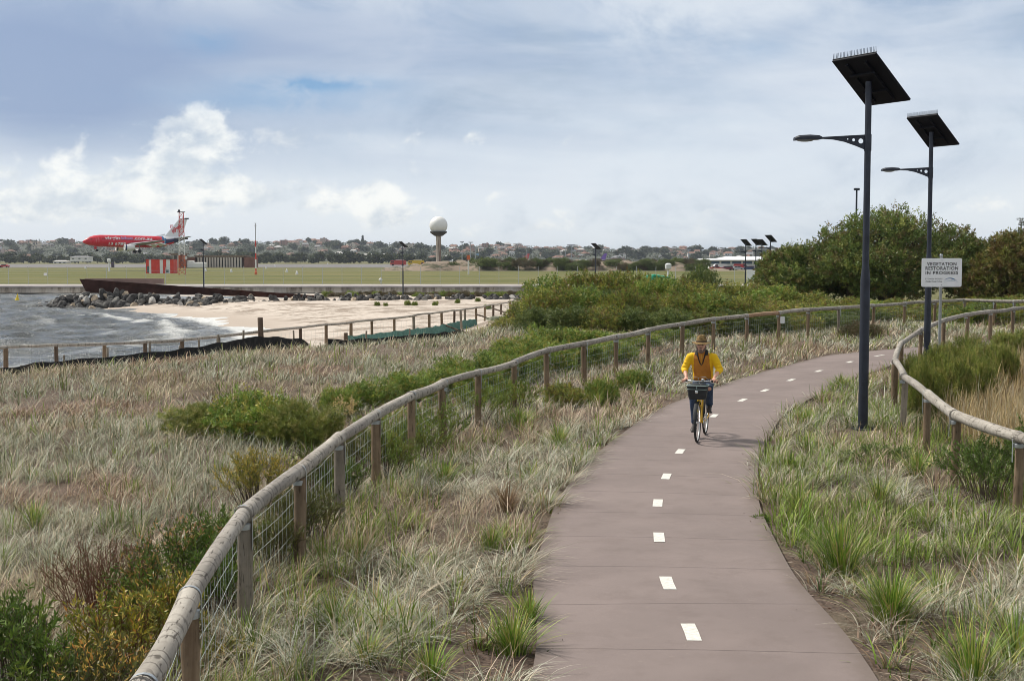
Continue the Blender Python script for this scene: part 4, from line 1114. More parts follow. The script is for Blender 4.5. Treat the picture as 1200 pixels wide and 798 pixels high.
# ------------------------------------------------------------------ grass
def blades(P, az, L, Wd, lean, col, nseg=3, droop=0.25):
    n = len(P); ts = np.linspace(0, 1, nseg + 1)
    hx = np.cos(az); hy = np.sin(az)
    tw = az + pi / 2
    sx = np.cos(tw); sy = np.sin(tw)
    rows = []
    for t in ts[:-1]:
        r_ = L * lean * t ** 1.6; z_ = L * (t * (1 - 0.25 * lean) - droop * lean * t ** 2.6)
        c = P + np.stack([hx * r_, hy * r_, z_], 1); ww = (Wd * (1 - 0.75 * t ** 1.5) / 2)[:, None]
        sd = np.stack([sx, sy, 0 * sx], 1)
        rows += [c - sd * ww, c + sd * ww]
    r_ = L * lean; z_ = L * ((1 - 0.25 * lean) - droop * lean)
    rows.append(P + np.stack([hx * r_, hy * r_, z_], 1))
    V = np.stack(rows, 1).reshape(-1, 3); m = 2 * nseg + 1
    base = np.arange(n) * m; T = []
    for s_ in range(nseg - 1):
        T.append(np.stack([base + 2 * s_, base + 2 * s_ + 1, base + 2 * s_ + 3], 1)); T.append(np.stack([base + 2 * s_, base + 2 * s_ + 3, base + 2 * s_ + 2], 1))
    T.append(np.stack([base + 2 * nseg - 2, base + 2 * nseg - 1, base + 2 * nseg], 1))
    return V, np.concatenate(T), np.repeat(col, m, axis=0)
class Acc:
    def __init__(s): s.V = []; s.T = []; s.C = []; s.o = 0
    def add(s, V, T, Cc): s.V.append(V); s.T.append(T + s.o); s.C.append(Cc); s.o += len(V)
    def build(s, name, mat, **kw): return bulk(name, np.concatenate(s.V), np.concatenate(s.T), mat, np.concatenate(s.C).clip(0.004, 1), **kw)
def nz2(X, Y, f, seed):
    r_ = np.random.default_rng(seed); v = 0
    for i in range(7):
        a_ = r_.uniform(0, 2 * pi); ff = f * r_.uniform(0.6, 1.8); v = v + np.sin(ff * (X * math.cos(a_) + Y * math.sin(a_)) + r_.uniform(0, 6.3) + 1.2 * np.sin(ff * 0.6 * (X * math.sin(a_) - Y * math.cos(a_))))
    return v / 7 * 1.6
rg = np.random.default_rng(77)
rings = [(6.5, 9.5, 34), (9.5, 13, 30), (13, 18, 24), (18, 26, 17), (26, 38, 11), (38, 56, 6.5)]
CX, CY = [], []
for y0, y1, den in rings:
    wd = 0.47
    n = int(den * (y1 - y0) * (y0 + y1) * wd)
    yy = np.sqrt(rg.uniform(y0 ** 2, y1 ** 2, n)); xx = rg.uniform(-wd, wd, n) * yy
    CX.append(xx); CY.append(yy)
    n = int(den * 0.45 * (y1 - y0) * (y0 + y1) * 0.33)      # margins outside the frame, thinner
    yy = np.sqrt(rg.uniform(y0 ** 2, y1 ** 2, n)); xx = np.where(rg.random(n) < 0.7, -1, 1) * rg.uniform(0.47, 0.9, n) * yy
    CX.append(xx); CY.append(yy)
CX = np.concatenate(CX); CY = np.concatenate(CY)
dP = np.abs(poly_dist(PCxy, CX, CY)); dL = poly_dist(LFxy, CX, CY); dRf = poly_dist(RFxy, CX, CY); dEd = poly_dist(EDGE, CX, CY)
keep = (dP > PW + np.where(CY < 15, 0.12, 0.03)) & (dEd > -1.5) & (np.hypot(CX - 6.12, CY - 22.2) > 0.75)
CX, CY, dP, dL, dRf, dEd = [a[keep] for a in (CX, CY, dP, dL, dRf, dEd)]
CZ = H(CX, CY)
patch = nz2(CX, CY, 0.55, 5); tone = nz2(CX, CY, 0.9, 6); fine = nz2(CX, CY, 2.6, 7)
zone = np.where(dL < -0.1, 0, np.where(dRf > 0.1, 2, 1))        # 0 dune, 1 verge, 2 beyond the right fence
sideR = poly_dist(PCxy, CX, CY) > 0                              # right of the path
acc = {k_: Acc() for k_ in ('dune', 'silver', 'green', 'straw')}
PAL = {'silver': [(0.52, 0.53, 0.43), (0.66, 0.66, 0.56), (0.40, 0.42, 0.30), (0.60, 0.51, 0.41), (0.13, 0.16, 0.06), (0.12, 0.13, 0.06)],
       'dune': [(0.64, 0.53, 0.38), (0.58, 0.48, 0.37), (0.44, 0.43, 0.30), (0.74, 0.62, 0.46), (0.24, 0.16, 0.10), (0.17, 0.17, 0.07)],
       'pink': [(0.50, 0.35, 0.26), (0.56, 0.42, 0.31), (0.36, 0.24, 0.17), (0.20, 0.13, 0.09)],
       'green': [(0.17, 0.27, 0.035), (0.25, 0.36, 0.055), (0.09, 0.15, 0.025), (0.36, 0.40, 0.09)],
       'dark': [(0.075, 0.12, 0.03), (0.10, 0.14, 0.035), (0.16, 0.16, 0.05)],
       'gold': [(0.52, 0.38, 0.19), (0.58, 0.44, 0.25), (0.44, 0.33, 0.17), (0.50, 0.42, 0.28)],
       'brown': [(0.24, 0.16, 0.09), (0.32, 0.22, 0.13), (0.18, 0.12, 0.07)]}
def tufts(sel, key, pal, nb, h, wid, lean, r0=0.10, wind=0.35, droop=0.3, dead=0.12, deadpal='brown'):
    idx = np.nonzero(sel)[0]
    if len(idx) == 0: return
    d = np.hypot(CX[idx], CY[idx])
    cnt = np.maximum(6, (nb * 0.68 * np.clip(14 / d, 0.45, 1.2)).astype(int))
    rep = np.repeat(np.arange(len(idx)), cnt); n = len(rep)
    tx, ty, tz, td = CX[idx][rep], CY[idx][rep], CZ[idx][rep], d[rep]
    sc_ = rg.uniform(0.55, 1.45, len(idx))[rep]
    grow = np.clip(td / 22, 1, 1.5)
    a = rg.uniform(0, 2 * pi, n); q = np.abs(rg.normal(0, 1, n)) * r0 * sc_ * grow
    P = np.stack([tx + np.cos(a) * q, ty + np.sin(a) * q, tz - 0.02], 1)
    az = a + rg.normal(0, 0.5, n)
    ax_ = np.cos(az) + wind; ay_ = np.sin(az) - wind * 0.2; az = np.arctan2(ay_, ax_)
    L = 1.02 * h * sc_ * rg.uniform(0.55, 1.2, n); ln = np.clip(rg.normal(lean, 0.28, n), 0.1, 1.25)
    Wd = np.maximum(wid * 2.3, td * 0.00058) * rg.uniform(0.7, 1.3, n)
    tc = pick(PAL[pal], len(idx), rg, jit=0.08)[rep]
    c_ = tc * 0.45 + pick(PAL[pal], n, rg, jit=0.25) * 0.55
    m_ = rg.random(n) < dead; c_[m_] = pick(PAL[deadpal], int(m_.sum()), rg)
    near_ = td < 16
    for mk, ns in ((near_, 4), (~near_, 3 if td.max() < 28 else 3)):
        if mk.any(): acc[key].add(*blades(P[mk], az[mk], L[mk], Wd[mk], ln[mk], c_[mk], ns, droop))
z0 = zone == 0
dense = rg.random(len(CX))
# dune: continuous cover of pale matted grass
z0 = z0 & (dense < 0.82)
selA = z0 & (tone > 0.25) & (patch > -0.6); tufts(selA, 'dune', 'dune', 44, 0.34, 0.0034, 0.75, 0.15, dead=0.15, deadpal='pink')
selB = z0 & (tone <= 0.25) & (tone > -0.55) ; tufts(selB, 'dune', 'silver', 40, 0.34, 0.0034, 0.7, 0.15, dead=0.22, deadpal='dune')
selC = z0 & (tone <= -0.55); tufts(selC, 'dune', 'pink', 44, 0.32, 0.0032, 0.9, 0.16, wind=0.6, dead=0.3, deadpal='dune')
selD = z0 & (fine > 0.35) & (dense < 0.5); tufts(selD, 'green', 'green', 22, 0.36, 0.005, 0.5, 0.10, dead=0.3, deadpal='dune')
# verge between fences and path
v1 = (zone == 1)
bare = (nz2(CX, CY, 1.3, 9) > np.where(CX > 0.22 * CY, 0.12, 0.26)) & (CY < np.where(CX > 0.22 * CY, 17, 12.5)) | (v1 & sideR & (dP < PW + 0.55) & (CY < 16))
v1c = v1 & ~bare
tufts(v1c & (tone > -0.15) & (dense < 0.8), 'silver', 'silver', 44, 0.38, 0.0036, 0.95, 0.09, dead=0.22, deadpal='dune')
tufts(v1c & (tone <= -0.15) & (dense < 0.55), 'silver', 'dune', 40, 0.36, 0.0034, 0.7, 0.11, dead=0.25, deadpal='pink')
tufts(v1 & ~sideR & (dL < 0.8) & (dense < 0.4), 'green', 'green', 26, 0.34, 0.0045, 0.5, 0.10, dead=0.25, deadpal='gold')
tufts(v1c & (fine > 0.15) & (dense < 0.45), 'green', 'green', 24, 0.34, 0.006, 0.5, 0.07, dead=0.2, deadpal='gold')
tufts(v1 & sideR & (patch > -0.2) & (CY > 13) & (dense < 0.75), 'green', 'green', 30, 0.36, 0.0055, 0.55, 0.10, dead=0.22, deadpal='dune')
tufts(v1 & (dP < PW + 0.45) & (dense < np.where(CY < 16, 0.22, 0.5)), 'silver', 'silver', 30, 0.26, 0.0036, 1.0, 0.09, dead=0.4, deadpal='pink')
tufts(v1 & (dP < PW + 0.5) & (dense > 0.88), 'green', 'green', 20, 0.24, 0.0055, 0.8, 0.07, dead=0.3)
tufts(v1 & bare & (dense < 0.22), 'silver', 'silver', 22, 0.22, 0.0036, 0.95, 0.07, dead=0.3)
tufts(v1 & bare & (dense > 0.85), 'green', 'dark', 14, 0.28, 0.006, 0.5, 0.05, dead=0.35)
# beyond the right fence
z2 = zone == 2
gold = (np.exp(-(((CX / np.maximum(CY, 1)) - 0.395) / 0.055) ** 2) * np.exp(-((CY - 27) / 6.5) ** 2)) > 0.30
tufts(z2 & gold, 'straw', 'gold', 56, 0.62, 0.004, 0.35, 0.14, wind=0.15, dead=0.2, deadpal='dune')
tufts(z2 & ~gold & (CY < 22), 'green', 'green', 34, 0.34, 0.006, 0.5, 0.12, dead=0.2)
tufts(z2 & ~gold & (CY >= 22), 'green', 'dark', 30, 0.36, 0.005, 0.5, 0.12, dead=0.25, deadpal='gold')
tufts(z2 & (dense > 0.8) & ~gold, 'silver', 'silver', 30, 0.32, 0.004, 0.8, 0.1)
for key, nm in (('dune', 'dune_grass'), ('silver', 'silver_grass'), ('green', 'green_grass'), ('straw', 'straw_grass')):
    tag(acc[key].build(nm, grass_m), kind='stuff')
# big strap-leaved tussocks
def tussock(px, py, h, r_, label, n, seed, pal='green', wid=0.010, lean=0.55):
    rg2 = np.random.default_rng(seed); p = gz_at(px, py); g_ = Hs(p.x, p.y)
    a = rg2.uniform(0, 2 * pi, n); q = np.abs(rg2.normal(0, 0.5, n)) * r_ * 0.5
    P = np.stack([np.cos(a) * q, np.sin(a) * q, 0 * q - 0.02], 1)
    L = h * rg2.uniform(0.6, 1.15, n); ln = np.clip(q / (r_ * 0.5) * 0.6 + rg2.normal(lean * 0.5, 0.18, n), 0.05, 1.1)
    c_ = pick(PAL[pal], n, rg2, jit=0.18); m_ = rg2.random(n) < 0.12; c_[m_] = pick(PAL['gold'], int(m_.sum()), rg2)
    V, T, Cc = blades(P, a + rg2.normal(0, 0.35, n), L, wid * rg2.uniform(0.6, 1.2, n), ln, c_, 5, 0.25)
    o = bulk('tussock', V, T, grass_m, Cc.clip(0.004, 1)); o.location = (p.x, p.y, g_)
    return tag(o, label, 'tussock')
PAL['lom'] = [(0.15, 0.26, 0.035), (0.20, 0.32, 0.05), (0.09, 0.16, 0.025), (0.28, 0.36, 0.07), (0.38, 0.38, 0.09)]
for i, (px, py, h, r_, nb_, lab) in enumerate([
        (985, 668, 0.62, 0.42, 210, 'large upright strap-leaved green tussock right of the path'), (1045, 722, 0.52, 0.40, 230, 'wide dark green strap-leaved tussock right of the path, second nearest'),
        (1140, 800, 0.55, 0.40, 170, 'tall green tussock at the bottom edge right of the path'), (1190, 770, 0.50, 0.36, 110, 'green tussock in the bottom right corner'),
        (938, 600, 0.42, 0.24, 120, 'slim upright green tussock on the right verge above the small sprig'), (925, 552, 0.36, 0.34, 150, 'low dark green tussock by the right edge of the path'),
        (945, 497, 0.40, 0.34, 130, 'rounded green tussock left of the nearest lamp post'), (985, 455, 0.42, 0.36, 150, 'reddish green tussock on the inside of the path bend'),
        (1030, 592, 0.48, 0.34, 130, 'long-bladed green tussock in the middle of the right verge'), (1010, 610, 0.40, 0.30, 100, 'loose green tussock among silver grass on the right verge'),
        (1100, 690, 0.36, 0.30, 80, 'small yellowish tussock beside the brown litter on the right'), (600, 760, 0.42, 0.30, 130, 'green tussock at the left edge of the path near the bottom'),
        (620, 725, 0.34, 0.24, 90, 'small green tussock at the left edge of the path'), (575, 640, 0.36, 0.26, 90, 'green tussock in the silver grass between fence and path'),
        (520, 560, 0.40, 0.34, 110, 'yellow-green tussock right of the fence wires'), (595, 595, 0.42, 0.30, 110, 'brown-green tussock near the path in the silver grass'),
        (610, 500, 0.42, 0.40, 140, 'broad green tussock in the verge halfway up the left side'), (655, 520, 0.40, 0.36, 120, 'olive tussock in the verge left of the path'),
        (700, 475, 0.38, 0.36, 110, 'dull green tussock in the verge behind the cyclist'), (390, 735, 0.38, 0.26, 80, 'thin green tussock between the second and third fence posts'),
        (505, 790, 0.34, 0.26, 80, 'thin green tussock on the brown litter at the bottom edge'), (430, 775, 0.30, 0.24, 70, 'sparse green tussock on the litter at the bottom'),
        (40, 615, 0.40, 0.32, 90, 'yellow-green tussock in the dune grass at the left edge'), (1075, 560, 0.42, 0.36, 120, 'green tussock in front of the right fence posts')]):
    tussock(px, py, h * 1.1, r_ * 1.1, lab, int(nb_ * 1.7), 500 + i, 'lom' if i not in (7, 15) else 'brown' if i == 15 else 'green', wid=0.011 if py > 560 else 0.014)
# litter: bark chips and twigs on the verge
n = 26000
yy = np.sqrt(rg.uniform(7 ** 2, 22 ** 2, n)); xx = rg.uniform(-0.3, 0.47, n) * yy
dP = np.abs(poly_dist(PCxy, xx, yy)); dLx = poly_dist(LFxy, xx, yy)
kp = (dLx > -0.5) & (dP > PW + np.where(rg.random(n) < 0.02, -0.28, 0.0))
xx, yy, dpk = xx[kp], yy[kp], dP[kp]; n = len(xx); zz = np.where(dpk < PW, g0(yy) + 0.032, H(xx, yy) + rg.uniform(0.002, 0.02, n))
az = rg.uniform(0, 2 * pi, n); dirs = np.stack([np.cos(az), np.sin(az), rg.normal(0, 0.18, n) * (dpk > PW)], 1)
V, T, Cc = leaf_arrays(np.stack([xx, yy, zz], 1), dirs, rg.uniform(0.02, 0.085, n), rg.uniform(0.004, 0.014, n), pick([(0.16, 0.10, 0.07), (0.26, 0.19, 0.14), (0.36, 0.30, 0.24), (0.09, 0.06, 0.045), (0.30, 0.20, 0.13)], n, rg, jit=0.2), rg)
tag(bulk('bark_litter', V, T, grass_m, Cc), kind='stuff')
# ------------------------------------------------------------------ solar street lamps
pole_m = pbr('pole_paint', (0.013, 0.018, 0.032), 0.5, var=0.15, vscale=5)
panel_m = pbr('solar_glass', (0.012, 0.014, 0.022), 0.15, spec=0.6)
panel_b = pbr('panel_backing', (0.005, 0.006, 0.010), 0.7, spec=0.2)
brk_m = pbr('bracket_black', (0.007, 0.008, 0.012), 0.7, spec=0.2)
lens_m = pbr('lamp_glass', (0.20, 0.23, 0.26), 0.15)
spike_m = pbr('spikes', (0.02, 0.035, 0.06), 0.5)
E1 = Vector((0.54, -0.87, 0)).normalized(); SH = Vector((0.85, 0.53, 0)).normalized()
def solar_lamp(name_label, loc, full=True, hh=6.72, group=None):
    root = thing('street_lamp', name_label, 'street lamp', loc, 0, group)
    T_ = R(39.6); sdir_ = SH * math.cos(T_) - Vector((0, 0, math.sin(T_)))     # runs down the slope
    nrm = E1.cross(sdir_); nrm = nrm if nrm.z > 0 else -nrm
    ztop = hh - 0.62
    mb = MB()
    mb.lathe([(0.088, -0.3), (0.088, 0.0), (0.086, 2.72), (0.083, 2.76), (0.062, 2.98), (0.060, 3.02), (0.056, ztop - 0.02), (0.056, ztop + 0.16)], n=16)
    mb.build('pole', pole_m, root, smooth=True)
    if full:
        mb = MB(); mb.box((0, 0, 0.012), (0.34, 0.34, 0.024), bev=0.006)
        for a in range(4): mb.lathe([(0.016, 0.02), (0.016, 0.06), (0.008, 0.064)], (0.13 * (1 if a % 2 else -1), 0.13 * (1 if a > 1 else -1), 0), 8)
        mb.build('base_plate', pole_m, root)
        mb = MB(); mb.box((0, -0.089, 0.75), (0.09, 0.008, 0.30), bev=0.003); mb.build('access_door', pole_m, root)
    c = Vector((0, 0, ztop + 0.12)) + nrm * 0.09
    Wd, Ln = 1.03, 1.17
    M = Matrix((E1, -sdir_, nrm)).transposed()
    mb = MB(); mb.box(c, (Wd, Ln, 0.045), M, bev=0.008); mb.mat(1)
    nx_, ny_ = (6, 6)
    for i in range(nx_):
        for j in range(ny_):
            q = c + E1 * ((i - (nx_ - 1) / 2) * Wd / nx_ * 0.98) - sdir_ * ((j - (ny_ - 1) / 2) * Ln / ny_ * 0.98) + nrm * 0.0235
            mb.box(q, (Wd / nx_ * 0.93, Ln / ny_ * 0.93, 0.003), M)
    panel = mb.build('solar_panel', [panel_b, panel_m], root)
    if full:
        mb = MB()
        for s_ in (-1, 1): mb.box(c - nrm * 0.045 + E1 * s_ * 0.22, (0.05, Ln * 0.8, 0.045), M)
        for s_ in (-1, 1): mb.box(c - nrm * 0.085 - sdir_ * s_ * 0.22, (0.56, 0.05, 0.04), M)
        mb.build('panel_bracket', brk_m, root)
        mb = MB(); top = c - sdir_ * (Ln / 2) + nrm * 0.03
        for i in range(31):
            q = top + E1 * ((i / 30 - 0.5) * (Wd - 0.03))
            mb.tube([q, q + Vector((rng.normal(0, .004), rng.normal(0, .004), 0.10))], [0.0055, 0.003], 5)
        mb.box(top - nrm * 0.004, (Wd, 0.02, 0.008), M)
        mb.build('bird_spikes', spike_m, root)
    # arm towards the path: plate with three holes, tapering outward
    za = hh - 1.46
    mb = MB()
    outl = [(-0.05, 0.045), (-0.28, 0.035), (-0.80, 0.018), (-0.80, -0.018), (-0.62, -0.03), (-0.42, -0.07), (-0.22, -0.14), (-0.05, -0.21)]
    if full:
        bm = bmesh.new()
        vs_ = [bm.verts.new((x, 0, z)) for x, z in outl]; edges = [bm.edges.new((vs_[i], vs_[(i + 1) % len(vs_)])) for i in range(len(vs_))]
        for cx_, cz_, r_ in ((-0.125, -0.055, 0.045), (-0.255, -0.035, 0.027), (-0.36, -0.02, 0.013)):
            hv = [bm.verts.new((cx_ + r_ * math.cos(2 * pi * k_ / 16), 0, cz_ + r_ * math.sin(2 * pi * k_ / 16))) for k_ in range(16)]
            edges += [bm.edges.new((hv[i], hv[(i + 1) % 16])) for i in range(16)]
        res = bmesh.ops.triangle_fill(bm, use_beauty=True, use_dissolve=False, edges=edges)
        # drop triangles that filled the holes
        for f_ in [g for g in bm.faces if any((g.calc_center_median() - Vector((a_, 0, b_))).length < r_ * 0.8 for a_, b_, r_ in ((-0.125, -0.055, 0.045), (-0.255, -0.035, 0.027), (-0.36, -0.02, 0.013)))]:
            if all(any(abs((v.co - Vector((a_, 0, b_))).length - r_) < 1e-4 for a_, b_, r_ in ((-0.125, -0.055, 0.045), (-0.255, -0.035, 0.027), (-0.36, -0.02, 0.013))) for v in f_.verts): bm.faces.remove(f_)
        r2 = bmesh.ops.extrude_face_region(bm, geom=bm.faces[:])
        bmesh.ops.translate(bm, verts=[v for v in r2['geom'] if isinstance(v, bmesh.types.BMVert)], vec=(0, 0.02, 0))
        bmesh.ops.translate(bm, verts=bm.verts[:], vec=(0, -0.01, 0)); bmesh.ops.recalc_face_normals(bm, faces=bm.faces[:])
        me = bpy.data.meshes.new('arm'); bm.to_mesh(me); bm.free(); me.materials.append(pole_m)
        arm = bpy.data.objects.new('arm', me); C.objects.link(arm); arm.parent = root; arm.location = (0, 0, za)
        mb = MB(); mb.tube([(-0.05, 0, 0.045), (-0.80, 0, 0.0), (-0.86, 0, 0)], [0.016, 0.02, 0.02], 8); mb.build('arm_tube', pole_m, root, smooth=True, loc=(0, 0, za))
        mb = MB(); mb.lathe([(0.066, -0.23), (0.066, 0.06)], n=16); mb.build('clamp', pole_m, root, smooth=True, loc=(0, 0, za))
    else:
        mb.prism(outl, -0.012, 0.012, Matrix.Rotation(pi / 2, 3, 'X')); mb.build('arm', pole_m, root, loc=(0, 0, za))
    # luminaire
    mb = MB()
    sec = [(-0.83, 0.03, 0.035, 0.0), (-0.88, 0.07, 0.055, 0.0), (-1.05, 0.12, 0.065, 0.0), (-1.25, 0.12, 0.06, -0.006), (-1.32, 0.09, 0.04, -0.02)]
    rings_ = []
    for x, wy_, hz_, dz_ in sec:
        rings_.append([Vector((x, wy_ * cx_, hz_ * cz_ + dz_)) for cx_, cz_ in ((-1, -0.45), (-1, 0.35), (-0.6, 0.9), (0.6, 0.9), (1, 0.35), (1, -0.45))])
    mb.loft(rings_)
    hd = mb.build('lamp_head', pole_m, root, loc=(0, 0, za - 0.005))
    mb = MB(); mb.sph((-1.13, 0, -0.03), 0.1, 12, 8, (1.6, 0.9, 0.34)); ln = mb.build('lens', lens_m, hd, smooth=True)
    return root
b1 = at(1011, 503, 22.2); L1x, L1y = atz(1011, 503, 0.0).x, atz(1011, 503, 0.0).y
solar_lamp('nearest tall solar street lamp with tilted panel and bird spikes on the right verge', (L1x, L1y, Hs(L1x, L1y)))
Y2 = L1y * 1.50; x2 = (1087.5 - 600) / F * Y2
solar_lamp('second solar street lamp further back, behind the white sign and right fence', (x2, Y2, 0.23))
def far_lamp(px, top, Y, lab, hd=0):
    p = at(px, top, Y); hh = 6.72
    g_ = p.z - hh + 0.14
    return solar_lamp(lab, (p.x, p.y, g_), False, hh)
far_lamp(238, 281, 176, 'distant solar lamp with pale pole behind the rusted steel wall')
far_lamp(472, 284, 170, 'distant solar lamp standing on the rocks before the sea wall, left of centre')
far_lamp(698, 286, 165, 'distant solar lamp rising behind the olive thicket in the centre')
far_lamp(874, 281.5, 150, 'leftmost of the four clustered solar lamps left of the domed tree')
far_lamp(886, 281, 158, 'second from left of the four clustered solar lamps')
far_lamp(893, 281.5, 164, 'third from left of the four clustered solar lamps')
far_lamp(903, 276.5, 140, 'tallest and rightmost of the four clustered solar lamps')

# ------------------------------------------------------------------ vegetation sign
sign_w = pbr('sign_white', (0.86, 0.87, 0.88), 0.35, var=0.05, vscale=3); sign_k = pbr('sign_black', (0.02, 0.02, 0.022), 0.5)
blue_m = pbr('sign_blue', (0.05, 0.14, 0.32), 0.5); paleblue = pbr('sign_pale_blue', (0.25, 0.40, 0.52), 0.5)
Ysg = 33.0
c0 = at(1103.5, 319.5, Ysg)
sg_g = Hs(c0.x, Ysg)
sg = thing('sign', 'white rounded sign reading VEGETATION RESTORATION IN PROGRESS on a grey post', 'sign', (c0.x, Ysg, sg_g))
up = c0.z - sg_g
mb = MB(); mb.lathe([(0.038, -0.3), (0.038, up + 0.42), (0.042, up + 0.43), (0.042, up + 0.46), (0.03, up + 0.475)], n=14); mb.build('post', galv, sg, smooth=True, loc=(0, 0.055, 0))
def rrect(w_, h_, r_, n=5):
    out = []
    for cx_, cz_, a0 in ((w_ / 2 - r_, h_ / 2 - r_, 0), (-w_ / 2 + r_, h_ / 2 - r_, 90), (-w_ / 2 + r_, -h_ / 2 + r_, 180), (w_ / 2 - r_, -h_ / 2 + r_, 270)):
        for q in range(n + 1):
            a = R(a0 + 90 * q / n); out.append((cx_ + r_ * math.cos(a), cz_ + r_ * math.sin(a)))
    return out
RX = Matrix.Rotation(pi / 2, 3, 'X')       # XY plane -> XZ plane facing -Y
bw, bh = 1.035, 0.735
mb = MB(); mb.prism(rrect(bw, bh, 0.04), -0.004, 0.004, RX)
board = mb.build('board', sign_w, sg, loc=(0, 0, up))
def txt(parent, s_, size, x, z, mat, y=-0.0062, bold=0.0, space=1.0, name='lettering', sx=1.0, fit=None):
    vs_, fs_ = text_geo(s_, size, bold, space)
    if fit:
        wd = max(v.x for v in vs_) - min(v.x for v in vs_); sx = fit / wd
    mb = MB(); mb.add([(v.x * sx + x, y, v.y + z) for v in vs_], fs_)
    o = mb.build(name, mat, parent); return o
for s_, z_, w_ in (('VEGETATION', 0.215, 0.76), ('RESTORATION', 0.105, 0.84), ('IN PROGRESS', -0.012, 0.84)):
    txt(board, s_, 0.118, 0, z_, sign_k, bold=0.0035, space=1.15, fit=w_)
txt(board, 'SYDNEY PORTS', 0.052, -0.20, -0.165, sign_k, bold=0.0012, space=1.2, fit=0.44)
txt(board, 'CORPORATION', 0.052, -0.20, -0.235, sign_k, bold=0.0012, space=1.2, fit=0.42)
mb = MB()
def arc_strip(cx_, cz_, rx_, rz_, a0, a1, w0, w1, n=16):
    vs_ = []; 
    for q in range(n + 1):
        t = q / n; a = R(a0 + (a1 - a0) * t); w_ = w0 + (w1 - w0) * t
        vs_ += [(cx_ + rx_ * math.cos(a), -0.0064, cz_ + rz_ * math.sin(a)), (cx_ + (rx_) * math.cos(a), -0.0064, cz_ + rz_ * math.sin(a) - w_)]
    return vs_, [(2 * q, 2 * q + 1, 2 * q + 3, 2 * q + 2) for q in range(n)]
mb.add(*arc_strip(0.22, -0.22, 0.15, 0.085, 170, 40, 0.008, 0.03)); mb.add(*arc_strip(0.30, -0.235, 0.10, 0.07, 120, 15, 0.012, 0.006))
mb.mat(1).add(*arc_strip(0.24, -0.24, 0.17, 0.03, 175, 5, 0.005, 0.008)); mb.build('logo', [blue_m, paleblue], board)
mb = MB()
for z_ in (0.315, -0.315): mb.lathe([(0.012, 0), (0.012, 0.006), (0.006, 0.009)], (0, -0.004, z_), 10, RX)
mb.build('bolts', galv, board)
# small distant sign by the lamp cluster
p = at(882, 330, 118); g_ = Hs(p.x, p.y)
ds_ = thing('sign', 'small plain white sign low beneath the four clustered solar lamps', 'sign', (p.x, p.y, g_)); t = at(882, 322, 118).z - g_
mb = MB(); mb.tube([(-0.35, 0, -0.2), (-0.35, 0, t + 0.3)], 0.05, 8); mb.tube([(0.35, 0, -0.2), (0.35, 0, t + 0.3)], 0.05, 8); mb.build('post', galv, ds_)
mb = MB(); mb.prism(rrect(1.15, 0.95, 0.05), -0.01, 0.01, RX); mb.build('board', sign_w, ds_, loc=(0, -0.07, t))
# white capped post and other small upright things among the bushes
p = at(783, 318, 92); g_ = Hs(p.x, p.y); t = at(783, 308.5, 92).z - g_
mb = MB(); mb.lathe([(0.07, -0.2), (0.07, t - 0.5), (0.22, t - 0.4), (0.24, t - 0.1), (0.1, t)], n=12)
tag(mb.build('bollard', pbr('white_paint', (0.66, 0.68, 0.68), 0.5), smooth=True, loc=(p.x, p.y, g_)), 'white capped post standing out of the thicket left of the round bush', 'post')
# teal net over young plants
net = MB(); p = at(767, 326, 70); zt = 0
Pn, _ = resample([at(748, 327, 66), at(756, 324, 66), at(766, 322, 66), at(776, 323.5, 66), at(786, 325.5, 66)], 0.3)
org = Pn[0]
net.loft([[q - org + Vector((0, 0.25 * math.sin(i), 0.02 * math.sin(3 * i))), q - org + Vector((0.05, 0.0, -0.3)), q - org + Vector((0, 0.15, -0.5 - 0.2 * math.sin(i * 1.7))), q - org + Vector((0, 0.18, -0.5 - 0.2 * math.sin(i * 1.7))), q - org + Vector((0.05, 0.06, -0.3)), q - org + Vector((0, 0.29, 0.03))] for i, q in enumerate(Pn)])
tag(net.build('shade_net', pbr('green_net', (0.03, 0.33, 0.20), 0.8, var=0.3, vscale=3), smooth=True, loc=org), 'bright green shade net draped over bushes in the middle of the thicket', 'net')
# floodlight pole behind the domed tree
p = at(1004, 222, 120); g_ = Hs(p.x, p.y); t = p.z - g_
fp = thing('floodlight_pole', 'thin pole with a small flat head showing above the domed tree', 'pole', (p.x, p.y, g_))
mb = MB(); mb.lathe([(0.12, -0.2), (0.08, t)], n=10); mb.build('pole', pole_m, fp, smooth=True)
mb = MB(); mb.box((0, 0, t), (0.5, 0.35, 0.22), bev=0.04); mb.build('lamp_head', pole_m, fp)

# ------------------------------------------------------------------ yellow buoy
p = atz(20, 353, WATER); by = thing('buoy', 'small yellow conical buoy floating on the water at the left edge', 'buoy', (p.x, p.y, WATER - 0.1)); by.rotation_euler = (0.1, 0.12, 0)
yb_ = pbr('buoy_yellow', (0.80, 0.58, 0.02), 0.4)
mb = MB(); mb.lathe([(0.2, -0.2), (0.36, 0.0), (0.36, 0.14), (0.24, 0.24), (0.12, 0.62), (0.06, 0.9), (0.02, 0.94)], n=18); mb.build('float', yb_, by, smooth=True)
mb = MB(); mb.tube([(0, 0, 0.9), (0, 0, 1.05)], 0.02, 8); mb.build('top_ring', yb_, by)
